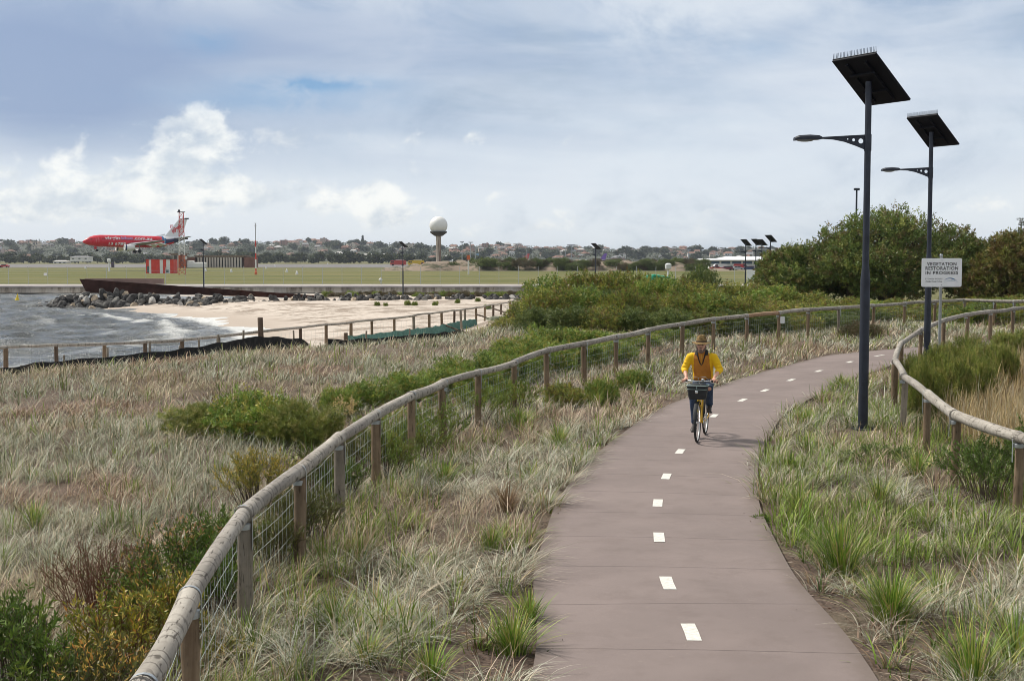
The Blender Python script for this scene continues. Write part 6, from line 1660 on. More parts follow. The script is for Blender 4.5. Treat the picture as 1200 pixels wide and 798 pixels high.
def vehicle(kind, label, px, Y, mat, rz=0.0, group=None, zb=FIELD, L=None):
    x = (px - 600) / F * Y
    root = thing({'car': 'parked_car', 'van': 'parked_van', 'truck': 'fire_truck'}[kind], label, {'car': 'car', 'van': 'van', 'truck': 'truck'}[kind], (x, Y, zb), rz, group)
    pr_ = {'car': [(-2.1, 0.35), (-2.15, 0.75), (-1.9, 0.9), (-1.35, 0.95), (-0.75, 1.42), (0.85, 1.45), (1.55, 1.0), (2.1, 0.92), (2.15, 0.5), (2.1, 0.35)],
          'van': [(-2.5, 0.35), (-2.5, 1.0), (-2.1, 1.2), (-1.6, 1.95), (-1.2, 2.1), (2.4, 2.1), (2.5, 1.9), (2.5, 0.35)],
          'truck': [(-4.2, 0.5), (-4.3, 1.3), (-4.1, 2.7), (-3.9, 2.9), (-2.2, 2.9), (-2.1, 2.6), (-2.0, 3.0), (4.1, 3.0), (4.2, 2.8), (4.2, 0.5)]}[kind]
    wd = {'car': 1.7, 'van': 1.9, 'truck': 2.5}[kind]
    M = RX
    mb = MB(); mb.prism(pr_, -wd / 2, wd / 2, M); mb.build('body', mat, root)
    mb = MB()
    if kind == 'car': win = [[(-1.2, 1.0), (-0.72, 1.36), (0.0, 1.38), (0.0, 1.0)], [(0.08, 1.0), (0.08, 1.38), (0.8, 1.38), (1.35, 1.02)]]
    elif kind == 'van': win = [[(-2.0, 1.25), (-1.55, 1.9), (-0.7, 1.9), (-0.7, 1.25)]]
    else: win = [[(-4.05, 1.7), (-4.0, 2.5), (-3.1, 2.5), (-3.1, 1.7)], [(-3.0, 1.7), (-3.0, 2.5), (-2.3, 2.5), (-2.3, 1.7)]]
    for w_ in win:
        mb = MB(); mb.prism(w_, -wd / 2 - 0.012, wd / 2 + 0.012, M); mb.build('window', glass_d, root)
    r_ = 0.32 if kind == 'car' else 0.36 if kind == 'van' else 0.52
    for wx in ((-1.35, 1.35) if kind == 'car' else (-1.6, 1.6) if kind == 'van' else (-2.9, 2.4)):
        for sy in (-1, 1):
            mb = MB(); mb.lathe([(r_ * 0.6, -0.11), (r_, -0.09), (r_, 0.09), (r_ * 0.6, 0.11)], (wx, sy * (wd / 2 - 0.05), r_), 14, RX); wh = mb.build('wheel', tyre_m, root, smooth=True)
            mb = MB(); mb.lathe([(r_ * 0.58, -0.12), (r_ * 0.3, -0.125)], (wx, sy * (wd / 2 - 0.05) , r_), 12, RX if sy < 0 else Matrix.Rotation(-pi / 2, 3, 'X')); mb.build('rim', hub_m, wh)
    if kind == 'truck':
        mb = MB(); mb.box((0.8, 0, 3.12), (4.5, 0.6, 0.22)); mb.build('ladder', white_m, root); mb = MB(); mb.box((-3.1, 0, 3.0), (0.5, 1.8, 0.16), bev=0.04); mb.build('light_bar', pbr('beacon_blue', (0.05, 0.1, 0.5), 0.3), root)
    return root
cm2 = {n_: pbr('car_' + n_.replace(' ', '_'), c_, 0.35) for n_, c_ in car_cols}
i = 0
for px in np.arange(838, 925, 4.3):
    nm = car_cols[i % 7][0]; row = i % 3; kd_ = 'van' if i % 6 == 1 else 'car'
    vehicle(kd_, '%s %s parked before the white-roofed airport building, %s from left' % (nm, kd_, nth(i)), px, [436, 446, 456][row], cm2[nm], rng.choice([0, pi]) + rng.normal(0, .3), '%s parked %ss before the airport building' % (nm, kd_)); i += 1
vehicle('truck', 'red fire truck parked at the far edge of the grass left of the radar dome', 467, 700, pbr('truck_red', (0.45, 0.05, 0.04), 0.5))
vehicle('truck', 'yellow truck with red panels just left of the radar dome foot', 488, 690, pbr('truck_yellow', (0.62, 0.42, 0.03), 0.45))
vehicle('van', 'orange and yellow van right beside the radar dome foot', 498, 640, pbr('van_orange', (0.62, 0.22, 0.04), 0.45))
vehicle('car', 'small red vehicle on the airfield at the far left edge', 6, 560, cm2['red'])
mastm = pbr('mast_pole_grey', (0.33, 0.35, 0.37), 0.7)
def light_mast(px, top, Y, lab, w_=9, grp=None):
    p = at(px, top, Y); g_ = FIELD; t = p.z - g_
    root = thing('floodlight_mast', lab, 'light mast', (p.x, Y, g_))
    mb = MB(); mb.lathe([(0.35, 0), (0.22, t)], n=8); mb.build('pole', mastm, root, smooth=True)
    mb = MB(); mb.box((0, 0, t + 0.2), (w_, 0.5, 0.6)); mb.box((0, 0, t - 0.5), (w_ * 0.4, 0.3, 0.3)); mb.build('lamp_bar', mastm, root)
light_mast(541.5, 284, 1000, 'thin floodlight mast just right of the radar dome', 3)
light_mast(551.5, 284.5, 960, 'floodlight mast with cross bar above the orange topped pole', 3.2)
light_mast(557, 290.5, 1000, 'short floodlight mast right of the orange topped pole', 4.5)
light_mast(617.5, 289, 1000, 'floodlight mast with wide cross bar above the red tail fin', 5)
light_mast(662.5, 290.5, 1000, 'shorter floodlight mast beside the tallest central one', 4)
light_mast(669.5, 287.5, 950, 'tallest of the floodlight masts near the centre', 6)
light_mast(807, 293, 1050, 'low faint floodlight mast left of the crane', 3.5)
# crane
p = at(883, 289, 1400); cr = thing('tower_crane', 'faint white tower crane above the airport building', 'crane', (p.x, 1400, FIELD)); t = p.z - FIELD
mb = MB(); mb.box((0, 0, t / 2), (1.6, 1.6, t)); mb.build('mast', steel_m, cr); mb = MB(); mb.box((12, 0, t - 3), (52, 1.0, 1.0)); mb.build('jib', steel_m, cr); mb = MB(); mb.box((-13, 0, t - 3.6), (4, 1.6, 2.2)); mb.build('counterweight', glass_d, cr)

for i in range(26):
    px = 385 + 245 * (i + rng.uniform(-.3, .3)) / 26; Y = rng.uniform(145, 176); t = at(px, rng.uniform(339.5, 342.5), Y); g_ = Hs(t.x, Y)
    kd_ = 'lime' if i % 3 == 0 else 'brown'
    root = thing('shrub', ('small green' if kd_ == 'lime' else 'small brown') + ' shrub between the boulders and the sea wall, %s from left' % nth(i), 'shrub', (t.x, Y, g_), rng.uniform(0, 6), ('small green' if kd_ == 'lime' else 'small brown') + ' shrubs before the sea wall')
    r_ = rng.uniform(0.7, 2.0); root.scale = (r_, r_ * 0.7, max(0.35, min(0.9, t.z - g_)))
    for nm, me in zip(('foliage', 'stems'), protos[kd_][0]): o = bpy.data.objects.new(nm, me); C.objects.link(o); o.parent = root
for i, (px, py, Y, r_) in enumerate([(442, 357, 118, .5), (452, 357, 117, .4), (478, 356, 118, .6), (486, 357, 117, .5), (510, 357, 116, .5), (536, 354, 122, .5), (560, 352, 126, .5), (572, 362, 104, .5)]):
    t = at(px, py - 3, Y); g_ = Hs(t.x, Y)
    root = thing('beach_plant', 'small green plant in the pale beach sand, %s from left' % nth(i), 'plant', (t.x, Y, g_), i, 'small plants on the beach sand'); root.scale = (r_ * .7, r_ * .6, r_ * .8)
    for nm, me in zip(('foliage', 'stems'), protos['lime'][0]): o = bpy.data.objects.new(nm, me); C.objects.link(o); o.parent = root

# ------------------------------------------------------------------ haze in the air
hz_m = bpy.data.materials.new('haze'); hz_m.use_nodes = True; k = N(hz_m.node_tree)
pv = k.n('ShaderNodeVolumePrincipled', Density=0.00008, Anisotropy=0.3); pv.inputs['Color'].default_value = (0.80, 0.88, 1.0, 1)
o_ = k.n('ShaderNodeOutputMaterial'); k.t.links.new(pv.outputs[0], o_.inputs['Volume'])
mb = MB(); mb.add([(x, y, z) for z in (-6, 75) for x, y in ((-9500, -60), (9500, -60), (9500, 9300), (-9500, 9300))], [(3, 2, 1, 0), (4, 5, 6, 7), (0, 1, 5, 4), (1, 2, 6, 5), (2, 3, 7, 6), (3, 0, 4, 7)])
hzo = mb.build('haze', hz_m); tag(hzo, kind='stuff')
# ------------------------------------------------------------------ airliner
a_red = pbr('airliner_red', (0.62, 0.008, 0.03), 0.3, var=0.05, vscale=0.5); a_blue = pbr('airliner_blue', (0.02, 0.16, 0.36), 0.3); a_white = pbr('airliner_white', (0.80, 0.80, 0.82), 0.3)
a_navy = pbr('airliner_navy', (0.015, 0.02, 0.10), 0.3); a_grey = pbr('airliner_grey', (0.16, 0.17, 0.21), 0.4); a_dark = pbr('airliner_dark', (0.02, 0.02, 0.025), 0.4)
ST = [(-16.7, .06, -.45), (-16.35, .42, -.40), (-15.7, .85, -.28), (-14.7, 1.28, -.14), (-13.2, 1.66, -.03), (-11.2, 1.88, 0), (-6, 1.9, 0), (0, 1.9, 0), (5, 1.9, 0), (7.2, 1.86, .03), (8.4, 1.78, .10), (10.4, 1.52, .36), (12.5, 1.15, .72), (14.5, .75, 1.05), (16.2, .35, 1.28), (16.8, .15, 1.34)]
def fus(x):
    return float(np.interp(x, [s_[0] for s_ in ST], [s_[1] for s_ in ST])), float(np.interp(x, [s_[0] for s_ in ST], [s_[2] for s_ in ST]))
def wing(mb, root, tip, c0, c1, sweep, th, dih, sgn, y0=1.2, n=10):
    """tapered swept aerofoil; root=(x,z) leading edge"""
    rings = []
    for t in np.linspace(0, 1, 5):
        y = sgn * (y0 + (tip - y0) * t); xl = root[0] + sweep * t; ch = c0 + (c1 - c0) * t; z = root[1] + dih * t
        prof = [(0, 0), (.08, .5), (.3, .62), (.6, .42), (1, .04), (1, -.04), (.6, -.30), (.3, -.42), (.08, -.36)]
        rings.append([Vector((xl + ch * a, y, z + ch * th * b)) for a, b in prof])
    mb.loft(rings)
def airliner(name, label, body, tailm, full=True):
    root = thing(name, label, 'airliner')
    n = 28; mb = MB(); xs_ = sorted(set([s_[0] for s_ in ST] + list(np.arange(-12, 16.5, 0.6))))
    for i in range(len(xs_) - 1):
        r0, z0_ = fus(xs_[i]); r1, z1_ = fus(xs_[i + 1]); xm = (xs_[i] + xs_[i + 1]) / 2
        for k_ in range(n):
            a0, a1 = 2 * pi * k_ / n, 2 * pi * (k_ + 1) / n; am = (a0 + a1) / 2; sz = math.sin(am)
            mi = 0
            if full:
                lim = 8.0 + 0.9 * (1 - abs(sz))
                if xm > lim: mi = 1
                if xm > lim + 1.0: mi = 2 if sz > 0.35 else (3 if sz > -0.45 else 0)
                if xm > 12.5 and sz <= 0.6: mi = 3
            mb.mat(mi).add([(xs_[i], math.cos(a0) * r0, z0_ + math.sin(a0) * r0), (xs_[i + 1], math.cos(a0) * r1, z1_ + math.sin(a0) * r1), (xs_[i + 1], math.cos(a1) * r1, z1_ + math.sin(a1) * r1), (xs_[i], math.cos(a1) * r0, z0_ + math.sin(a1) * r0)], [(0, 1, 2, 3)])
    fo = mb.build('fuselage', [body, a_blue, a_white, a_navy], root, smooth=True)
    bm = bmesh.new(); bm.from_mesh(fo.data); bmesh.ops.remove_doubles(bm, verts=bm.verts[:], dist=0.004); bmesh.ops.recalc_face_normals(bm, faces=bm.faces[:]); bm.to_mesh(fo.data); bm.free()
    for s_ in (-1, 1):
        mb = MB(); wing(mb, (-3.6, -1.05), 14.4, 6.6, 1.6, 7.4, 0.12, 1.35, s_); w_ = mb.build('wing', a_grey if full else a_white, root, smooth=True)
        if full:
            mb = MB()     # extended flaps
            for y0_, y1_, xr, xt in ((2.4, 5.4, 3.5, 4.3), (6.2, 9.6, 4.6, 5.7)):
                z_ = -1.2 + 1.35 * (y0_ / 14.4) - 0.1
                mb.add([(xr, s_ * y0_, z_), (xt, s_ * y1_, z_ + .3), (xt + 1.2, s_ * y1_, z_ - .45), (xr + 1.5, s_ * y0_, z_ - .75), (xr, s_ * y0_, z_ + .12), (xt, s_ * y1_, z_ + .42), (xt + 1.2, s_ * y1_, z_ - .38), (xr + 1.5, s_ * y0_, z_ - .68)], [(3, 2, 1, 0), (4, 5, 6, 7), (0, 1, 5, 4), (1, 2, 6, 5), (2, 3, 7, 6), (3, 0, 4, 7)])
            mb.build('flap', a_white, w_)
            mb = MB()
            for y_ in (3.6, 6.6, 9.4):
                xx = 2.2 + 0.42 * y_; z_ = -1.35 + 1.3 * y_ / 14.4
                mb.tube([(xx - 1.2, s_ * y_, z_), (xx, s_ * y_, z_ - .22), (xx + 1.8, s_ * y_, z_ - .5)], [0.08, 0.2, 0.05], 8)
            mb.build('flap_fairing', a_white, w_)
        mb = MB(); wing(mb, (12.0, 1.15), 6.4, 3.3, 1.3, 3.2, 0.09, 0.7, s_, y0=0.5); mb.build('tailplane', a_grey, root, smooth=True)
        # engine
        ex, ey, ez = -4.9, s_ * 4.85, -2.05
        RYm = Matrix.Rotation(pi / 2, 3, 'Y')
        mb = MB(); mb.lathe([(0.70, 0.0), (0.86, -0.08), (0.99, 0.25), (1.04, 0.9), (1.0, 1.9), (0.82, 2.9), (0.62, 3.3), (0.55, 3.25)], (ex, ey, ez), 24, RYm); en = mb.build('engine', a_white if full else body, root, smooth=True)
        mb = MB(); mb.lathe([(0.02, -0.1), (0.15, 0.05), (0.72, 0.12), (0.72, 0.2)], (ex + 0.05, ey, ez), 24, RYm); mb.build('intake', a_dark, en, smooth=True)
        mb = MB(); mb.lathe([(0.99, 0.24), (1.012, 0.26), (1.03, 0.62), (1.0, 0.66)], (ex - 0.02, ey, ez), 24, RYm); mb.build('intake_ring', a_navy, en, smooth=True)
        mb = MB(); mb.prism([(ex + 1.0, ez + 0.9), (ex + 3.2, ez + 0.7), (ex + 4.2, ez + 1.1), (ex + 2.2, ez + 1.45)], ey - 0.12, ey + 0.12, Matrix(((1, 0, 0), (0, 0, 1), (0, 1, 0)))); mb.build('pylon', a_white, en)
    # fin
    mb = MB(); rings = []
    for t in np.linspace(0, 1, 4):
        z_ = 1.5 + 6.4 * t; xl = 9.3 + 5.4 * t; ch = 6.0 - 3.4 * t; th_ = 0.28 * (1 - 0.6 * t)
        rings.append([Vector((xl, 0, z_)), Vector((xl + ch * .15, th_ * .7, z_)), Vector((xl + ch * .4, th_, z_)), Vector((xl + ch, 0.02, z_)), Vector((xl + ch * .4, -th_, z_)), Vector((xl + ch * .15, -th_ * .7, z_))])
    mb.loft(rings); mb.add([(6.2, 0.05, 1.78), (9.6, 0.12, 2.1), (9.6, -0.12, 2.1), (6.2, -0.05, 1.78), (9.9, 0, 2.75)], [(0, 1, 4), (1, 2, 4), (2, 3, 4), (3, 0, 4)])
    mb.build('tail_fin', tailm, root, smooth=True)
    # cockpit and cabin windows
    mb = MB()
    for s_ in (-1, 1):
        for q in range(3):
            xq = -15.35 + 0.42 * q; aa = R(90 - 22 - 21 * q)
            vs_ = []
            for dx_, da in ((0, -9), (0.36, -8), (0.5, 9), (0.12, 9)):
                r_, zc_ = fus(xq + dx_); an = aa + R(da); vs_.append((xq + dx_, s_ * math.cos(an) * (r_ + .025), zc_ + math.sin(an) * (r_ + .025)))
            mb.add(vs_, [(0, 1, 2, 3)])
    mb.build('windscreen', a_dark, root)
    mb = MB()
    for s_ in (-1, 1):
        for q in range(36):
            x = -11.0 + q * 0.52
            if 2.2 < x < 2.5: continue
            r_, zc_ = fus(x); an = R(16)
            mb.add([(x + dx_, s_ * math.cos(an + da) * (r_ + .02), zc_ + math.sin(an + da) * (r_ + .02)) for dx_, da in ((0, -.07), (.22, -.07), (.22, .09), (0, .09))], [(0, 1, 2, 3)])
    mb.build('window_row', a_dark, root)
    mb = MB()
    for s_ in (-1, 1):
        for x in (-12.9, 8.2):
            for dx_, dz0, dz1, w0 in ((0, -.32, .62, .05), (.85, -.32, .62, .05)):
                pts = []
                for q in range(7):
                    an = dz0 + (dz1 - dz0) * q / 6; r_, zc_ = fus(x + dx_); pts.append((x + dx_, s_ * math.cos(an) * (r_ + .015), zc_ + math.sin(an) * (r_ + .015)))
                mb.tube(pts, 0.03, 4)
    mb.build('door', a_white, root)
    # landing gear
    for gx_, gy_, L_, r_ in ((-12.2, 0, 1.35, 0.36), (0.6, 2.6, 1.75, 0.56), (0.6, -2.6, 1.75, 0.56)):
        z0_ = -1.75 if gy_ == 0 else -1.4
        mb = MB(); mb.tube([(gx_, gy_, z0_ + .4), (gx_, gy_, z0_ - L_ + .1)], 0.11, 8); mb.tube([(gx_, gy_ - .4, z0_ - L_), (gx_, gy_ + .4, z0_ - L_)], 0.08, 6); g_ = mb.build('landing_gear', a_grey, root)
        for s_ in (-1, 1):
            mb = MB(); mb.lathe([(r_ * .55, -.15), (r_, -.12), (r_, .12), (r_ * .55, .15)], (gx_, gy_ + s_ * .36, z0_ - L_), 18, RX); mb.build('wheel', tyre_m, g_, smooth=True)
        if gy_ == 0: mb = MB(); mb.box((gx_ - .4, 0, z0_ - .5), (1.0, .05, .7)); mb.build('gear_door', body, g_)
    return root
def fus_text(s_, x0, wd, zc_, size, mat, parent, side=-1, bold=0.0, shear=0.0, name='lettering'):
    vs_, fs_ = text_geo(s_, size, bold, 1.0, shear); w0 = max(v.x for v in vs_) - min(v.x for v in vs_); kx = wd / w0
    bm = bmesh.new(); vv = [bm.verts.new((v.x * kx, v.y, 0)) for v in vs_]
    for f_ in fs_:
        try: bm.faces.new([vv[i] for i in f_])
        except Exception: pass
    for zz_ in np.arange(-1.2, 1.2, 0.12): bmesh.ops.bisect_plane(bm, geom=bm.verts[:] + bm.edges[:] + bm.faces[:], plane_co=(0, zz_, 0), plane_no=(0, 1, 0))
    for v in bm.verts:
        x = v.co.x + x0; z_ = v.co.y + zc_; r_, c_ = fus(x); an = (z_ - c_) / r_; r_ += 0.03
        v.co = Vector((x, side * math.cos(an) * r_, c_ + math.sin(an) * r_))
    me = bpy.data.meshes.new(name); bm.to_mesh(me); bm.free(); me.materials.append(mat); o = bpy.data.objects.new(name, me); C.objects.link(o); o.parent = parent; return o
Yp = 415.0
pl = airliner('airliner', 'red airliner with white tail and engines coming in to land over the airfield', a_red, a_white)
fu = [o for o in pl.children if o.name.startswith('fuselage')][0]
a_lil = pbr('airliner_lilac', (0.38, 0.34, 0.62), 0.4)
fus_text('virgin', -7.7, 4.9, 1.0, 1.6, a_white, fu, bold=0.035); fus_text('blue', -3.1, 3.7, 1.08, 1.6, a_lil, fu, bold=0.03); fus_text('.com.au', 2.0, 6.0, 1.02, 1.6, a_white, fu, bold=0.035)
fus_text('13 6789', -6.4, 5.4, -0.95, 1.3, a_white, fu, bold=0.03)
# script on the fin, both sides
fin = [o for o in pl.children if o.name.startswith('tail_fin')][0]
for s_ in (-1, 1):
    vs_, fs_ = text_geo('Virgin', 2.9, 0.05, 0.9, 0.35); Mz = Matrix.Rotation(R(26), 3, 'Z')
    mb = MB(); pts = [Mz @ v for v in vs_]
    mb.add([(13.3 + s_ * -1 * p_.x * 0.56, s_ * 0.31, 4.3 + p_.y * 0.85) for p_ in pts], fs_); mb.build('tail_lettering', a_red, fin)
pc_ = at(158.5, 283.2, Yp); pl.location = pc_; pl.rotation_euler = (0, R(0.8), R(33))
# parked airliners whose tails show over the bank
for px, top, Y, nm, colr in ((615, 297.5, 1350, 'red', (0.55, 0.03, 0.03)), (706, 297, 1200, 'purple', (0.16, 0.06, 0.40)), (555.5, 297, 1250, 'pale blue', (0.20, 0.32, 0.48))):
    m_ = pbr('tail_' + nm.replace(' ', '_'), colr, 0.35)
    o = airliner('airliner', 'distant parked airliner with a %s tail showing above the sandy bank' % nm, a_white, m_, False)
    p = at(px, top, Y); o.location = (p.x - 12, Y, p.z - 7.9); o.rotation_euler = (0, 0, R(rng.uniform(-15, 15)))
# ------------------------------------------------------------------ bicycle
HEAD = R(-15.9)
fw = gz_at(817, 520.5); o_b = Vector((fw.x, fw.y, 0)) - Matrix.Rotation(HEAD, 3, 'Z') @ Vector((0, -0.52, 0))
bz = float(g0(o_b.y)) + 0.03
bike = thing('bicycle', 'yellow bicycle with a black front basket ridden towards the camera', 'bicycle', (o_b.x, o_b.y, bz), HEAD)
fr_m = pbr('frame_yellow', (0.62, 0.36, 0.02), 0.35); chrome = pbr('chrome', (0.6, 0.62, 0.63), 0.25, metal=0.9); rim_m = pbr('alloy_rim', (0.62, 0.63, 0.63), 0.35, metal=0.4)
rub = pbr('rubber', (0.02, 0.02, 0.021), 0.8); bskt = pbr('basket_black', (0.018, 0.02, 0.022), 0.7, bump=0.4, bscale=60); pale_g = pbr('basket_rim', (0.30, 0.38, 0.36), 0.5)
def ring_tube(mb, c, r_, rt, n=40, m=8):
    c = Vector(c); pts = []
    rings = []
    for i in range(n + 1):
        a = 2 * pi * i / n; rad = Vector((0, math.cos(a), math.sin(a)))
        rings.append([c + rad * (r_ + rt * math.cos(2 * pi * k_ / m)) + Vector((1, 0, 0)) * rt * math.sin(2 * pi * k_ / m) for k_ in range(m)])
    mb.loft(rings, cap=False)
for wy in (-0.52, 0.53):
    c = (0, wy, 0.335)
    mb = MB(); ring_tube(mb, c, 0.315, 0.02); wh = mb.build('wheel', rub, bike, smooth=True)
    mb = MB(); ring_tube(mb, c, 0.294, 0.011, m=6); mb.build('rim', rim_m, wh, smooth=True)
    mb = MB(); mb.tube([(-0.045, wy, .335), (0.045, wy, .335)], 0.02, 10)
    for k_ in range(28):
        a = 2 * pi * k_ / 28; s_ = 1 if k_ % 2 else -1
        mb.tube([(s_ * 0.035, wy + 0.018 * math.cos(a + .5), .335 + 0.018 * math.sin(a + .5)), (0, wy + .288 * math.cos(a), .335 + .288 * math.sin(a))], 0.0013, 3, cap=False)
    mb.build('spokes', chrome, wh)
    mb = MB(); secs = []
    for q in range(11):
        a = R(10 + 16 * q) if wy > 0 else R(35 + 13 * q)
        y_, z_ = wy + math.cos(a) * .350, .335 + math.sin(a) * .350
        secs.append([Vector((x, y_ + math.cos(a) * (0.012 * (1 - (x / .035) ** 2)), z_ + math.sin(a) * 0.012 * (1 - (x / .035) ** 2))) for x in (-.035, -.018, 0, .018, .035)] + [Vector((x, y_ + math.cos(a) * (0.012 * (1 - (x / .035) ** 2) - .003), z_ + math.sin(a) * (0.012 * (1 - (x / .035) ** 2) - .003))) for x in (.035, .018, 0, -.018, -.035)])
    mb.loft(secs); mb.build('mudguard', bskt, bike, smooth=True)
mb = MB(); bb = (0, .02, .28); st_ = (0, .205, .80); hb, ht = (0, -.375, .66), (0, -.345, .82)
mb.tube([bb, st_], .016, 10); mb.tube([(0, .19, .74), ht], .015, 10); mb.tube([bb, hb], .018, 10); mb.tube([(0, -.382, .62), (0, -.34, .86)], .019, 10)
for s_ in (-1, 1): mb.tube([(0, .02, .28), (s_ * .05, .2, .29), (s_ * .06, .53, .335)], .009, 8); mb.tube([(0, .195, .77), (s_ * .05, .3, .62), (s_ * .06, .53, .335)], .008, 8)
mb.tube([(-.04, .02, .28), (.04, .02, .28)], .022, 12); mb.build('frame', fr_m, bike, smooth=True)
mb = MB()
for s_ in (-1, 1): mb.tube([(0, -.383, .62), (s_ * .045, -.395, .60), (s_ * .055, -.42, .52), (s_ * .055, -.52, .335)], [.014, .014, .012, .008], 8)
mb.build('fork', fr_m, bike, smooth=True)
mb = MB(); mb.tube([(0, -.34, .84), (0, -.325, .99), (0, -.37, 1.01)], .013, 8)
bar = [(-.285, -.235, .995), (-.235, -.30, 1.005), (-.16, -.37, 1.02), (-.06, -.385, 1.012), (.06, -.385, 1.012), (.16, -.37, 1.02), (.235, -.30, 1.005), (.285, -.235, .995)]
mb.tube(bar, .0115, 10); hbo = mb.build('handlebar', chrome, bike, smooth=True)
for s_ in (-1, 1):
    mb = MB(); mb.tube([(s_ * .292, -.226, .994), (s_ * .20, -.338, 1.012)], .0165, 10, round_end=True); mb.build('grip', rub, hbo, smooth=True)
    mb = MB(); mb.tube([(s_ * .19, -.36, 1.0), (s_ * .24, -.36, .985), (s_ * .28, -.31, .975)], [.007, .006, .005], 6); mb.build('brake_lever', chrome, hbo, smooth=True)
    mb = MB(); mb.tube([(s_ * .19, -.36, 1.01), (s_ * .12, -.46, 1.10), (0, -.44, 1.08), (0, -.40, .92)], .0035, 5); mb.build('brake_cable', chrome, hbo, smooth=True)
# bell hoop seen left of the right hand, basket
mb = MB(); mb.sph((.07, -.41, 1.045), .028, 12, 8, (1, 1, .8)); mb.build('bell', chrome, hbo, smooth=True)
mb = MB()
def rr_loop(w_, d_, z_, y_): return [Vector((x * w_, y_ + y2 * d_, z_)) for x, y2 in ((-1, -.7), (-.85, -1), (.85, -1), (1, -.7), (1, .8), (.9, 1), (-.9, 1), (-1, .8))]
mb.loft([rr_loop(.135, .09, .73, -.52), rr_loop(.15, .105, .80, -.52), rr_loop(.17, .12, .955, -.52), rr_loop(.16, .11, .955, -.52), rr_loop(.14, .095, .80, -.52)], cap=True)
bk = mb.build('basket', bskt, bike)
mb = MB(); L_ = rr_loop(.176, .126, .962, -.52); mb.tube(L_ + [L_[0]], .009, 8, cap=False)
L_ = rr_loop(.168, .12, .90, -.52); mb.tube([L_[0], L_[1], L_[2], L_[3]], .005, 6); mb.tube([Vector((0, -.645, .96)), Vector((0, -.635, .90))], .006, 6); mb.build('rim_frame', pale_g, bk, smooth=True)
mb = MB(); mb.sph((-.04, -.52, .95), .09, 12, 8, (1.2, .9, .55)); mb.sph((.07, -.50, .955), .07, 12, 8, (1, 1, .6)); mb.build('bag', pbr('bag_dark', (0.03, 0.035, 0.04), 0.85, bump=0.5, bscale=30), bk, smooth=True)
mb = MB(); mb.sph((0, -.655, .86), .03, 12, 8, (1, .6, 1)); mb.build('front_lamp', chrome, bk, smooth=True)
mb = MB(); mb.ell([((0, .10, .885), .022, .02, R(90)), ((0, .16, .89), .04, .025, R(90)), ((0, .27, .895), .085, .032, R(90)), ((0, .34, .90), .06, .028, R(90))], 14); mb.tube([(0, .205, .79), (0, .215, .88)], .012, 8); mb.build('saddle', rub, bike, smooth=True)
mb = MB(); mb.tube([(-.05, .02, .28), (-.075, .02, .28), (-.085, .01, .112)], .010, 8); mb.tube([(.05, .02, .28), (.075, .02, .28), (.085, .03, .448)], .010, 8); cr = mb.build('crank', chrome, bike, smooth=True)
mb = MB(); ring_tube(mb, (.045, .02, .28), .085, .006, 24, 5); mb.tube([(.045, .05, .36), (.045, .53, .375)], .004, 4); mb.tube([(.045, .05, .20), (.045, .53, .295)], .004, 4); mb.build('chainring', chrome, bike)
for x, y_, z_ in ((-.13, .01, .112), (.13, .03, .448)): mb = MB(); mb.box((x, y_, z_), (.09, .085, .022), bev=.005); mb.build('pedal', rub, cr)
mb = MB(); mb.tube([(-.02, -.10, .47), (-.02, -.18, .66)], [.036, .033], 12, round_end=True); mb.build('bottle', pbr('bottle_yellow', (0.75, 0.55, 0.02), 0.35), bike, smooth=True)

# ------------------------------------------------------------------ person
skin = pbr('skin', (0.66, 0.36, 0.26), 0.55, var=0.1, vscale=12); sh_o = pbr('jumper_ochre', (0.50, 0.20, 0.03), 0.9, var=0.12, vscale=5, bump=0.5, bscale=22); sh_y = pbr('jumper_yellow', (0.86, 0.52, 0.008), 0.85, var=0.08, vscale=5, bump=0.5, bscale=22)
jean = pbr('denim', (0.035, 0.06, 0.115), 0.9, var=0.25, vscale=9, bump=0.4, bscale=40); blk = pbr('trim_black', (0.015, 0.013, 0.014), 0.8); shoe_m = pbr('shoe_dark', (0.03, 0.024, 0.022), 0.6)
hat_m = pbr('hat_straw', (0.22, 0.14, 0.05), 0.9, var=0.5, vscale=18, bump=0.6, bscale=60); hatb = pbr('hat_band', (0.09, 0.055, 0.03), 0.8); brd = pbr('beard_hair', (0.20, 0.13, 0.10), 0.95, var=0.35, vscale=40, bump=0.7, bscale=90)
per = thing('person', 'man in a yellow and ochre jumper, blue jeans and brown hat riding a bicycle', 'person', (o_b.x, o_b.y, bz), HEAD)
def remesh(mb, name, mats, parent, vox, smooth_it=4, matfn=None):
    o = mb.build(name, mats, parent)
    md = o.modifiers.new('r', 'REMESH'); md.mode = 'VOXEL'; md.voxel_size = vox
    sm_ = o.modifiers.new('s', 'SMOOTH'); sm_.factor = 0.5; sm_.iterations = smooth_it
    dg = bpy.context.evaluated_depsgraph_get(); dg.update()
    me = bpy.data.meshes.new_from_object(o.evaluated_get(dg)); o.modifiers.clear(); old = o.data; o.data = me; bpy.data.meshes.remove(old)
    me.materials.clear()
    for m_ in (mats if isinstance(mats, list) else [mats]): me.materials.append(m_)
    for p in me.polygons: p.use_smooth = True; p.material_index = matfn(p.center) if matfn else 0
    return o
def chain(mb, pts, rad, n=12): mb.tube(pts, rad, n, round_end=True)
mb = MB()
mb.ell([((0, .22, .90), .13, .10), ((0, .20, .97), .155, .115), ((0, .14, 1.12), .145, .10), ((0, .05, 1.30), .17, .115), ((0, .01, 1.41), .17, .09), ((0, -.01, 1.46), .10, .07), ((0, -.03, 1.50), .062, .06), ((0, -.06, 1.56), .058, .062)], 20)
ARM = {}
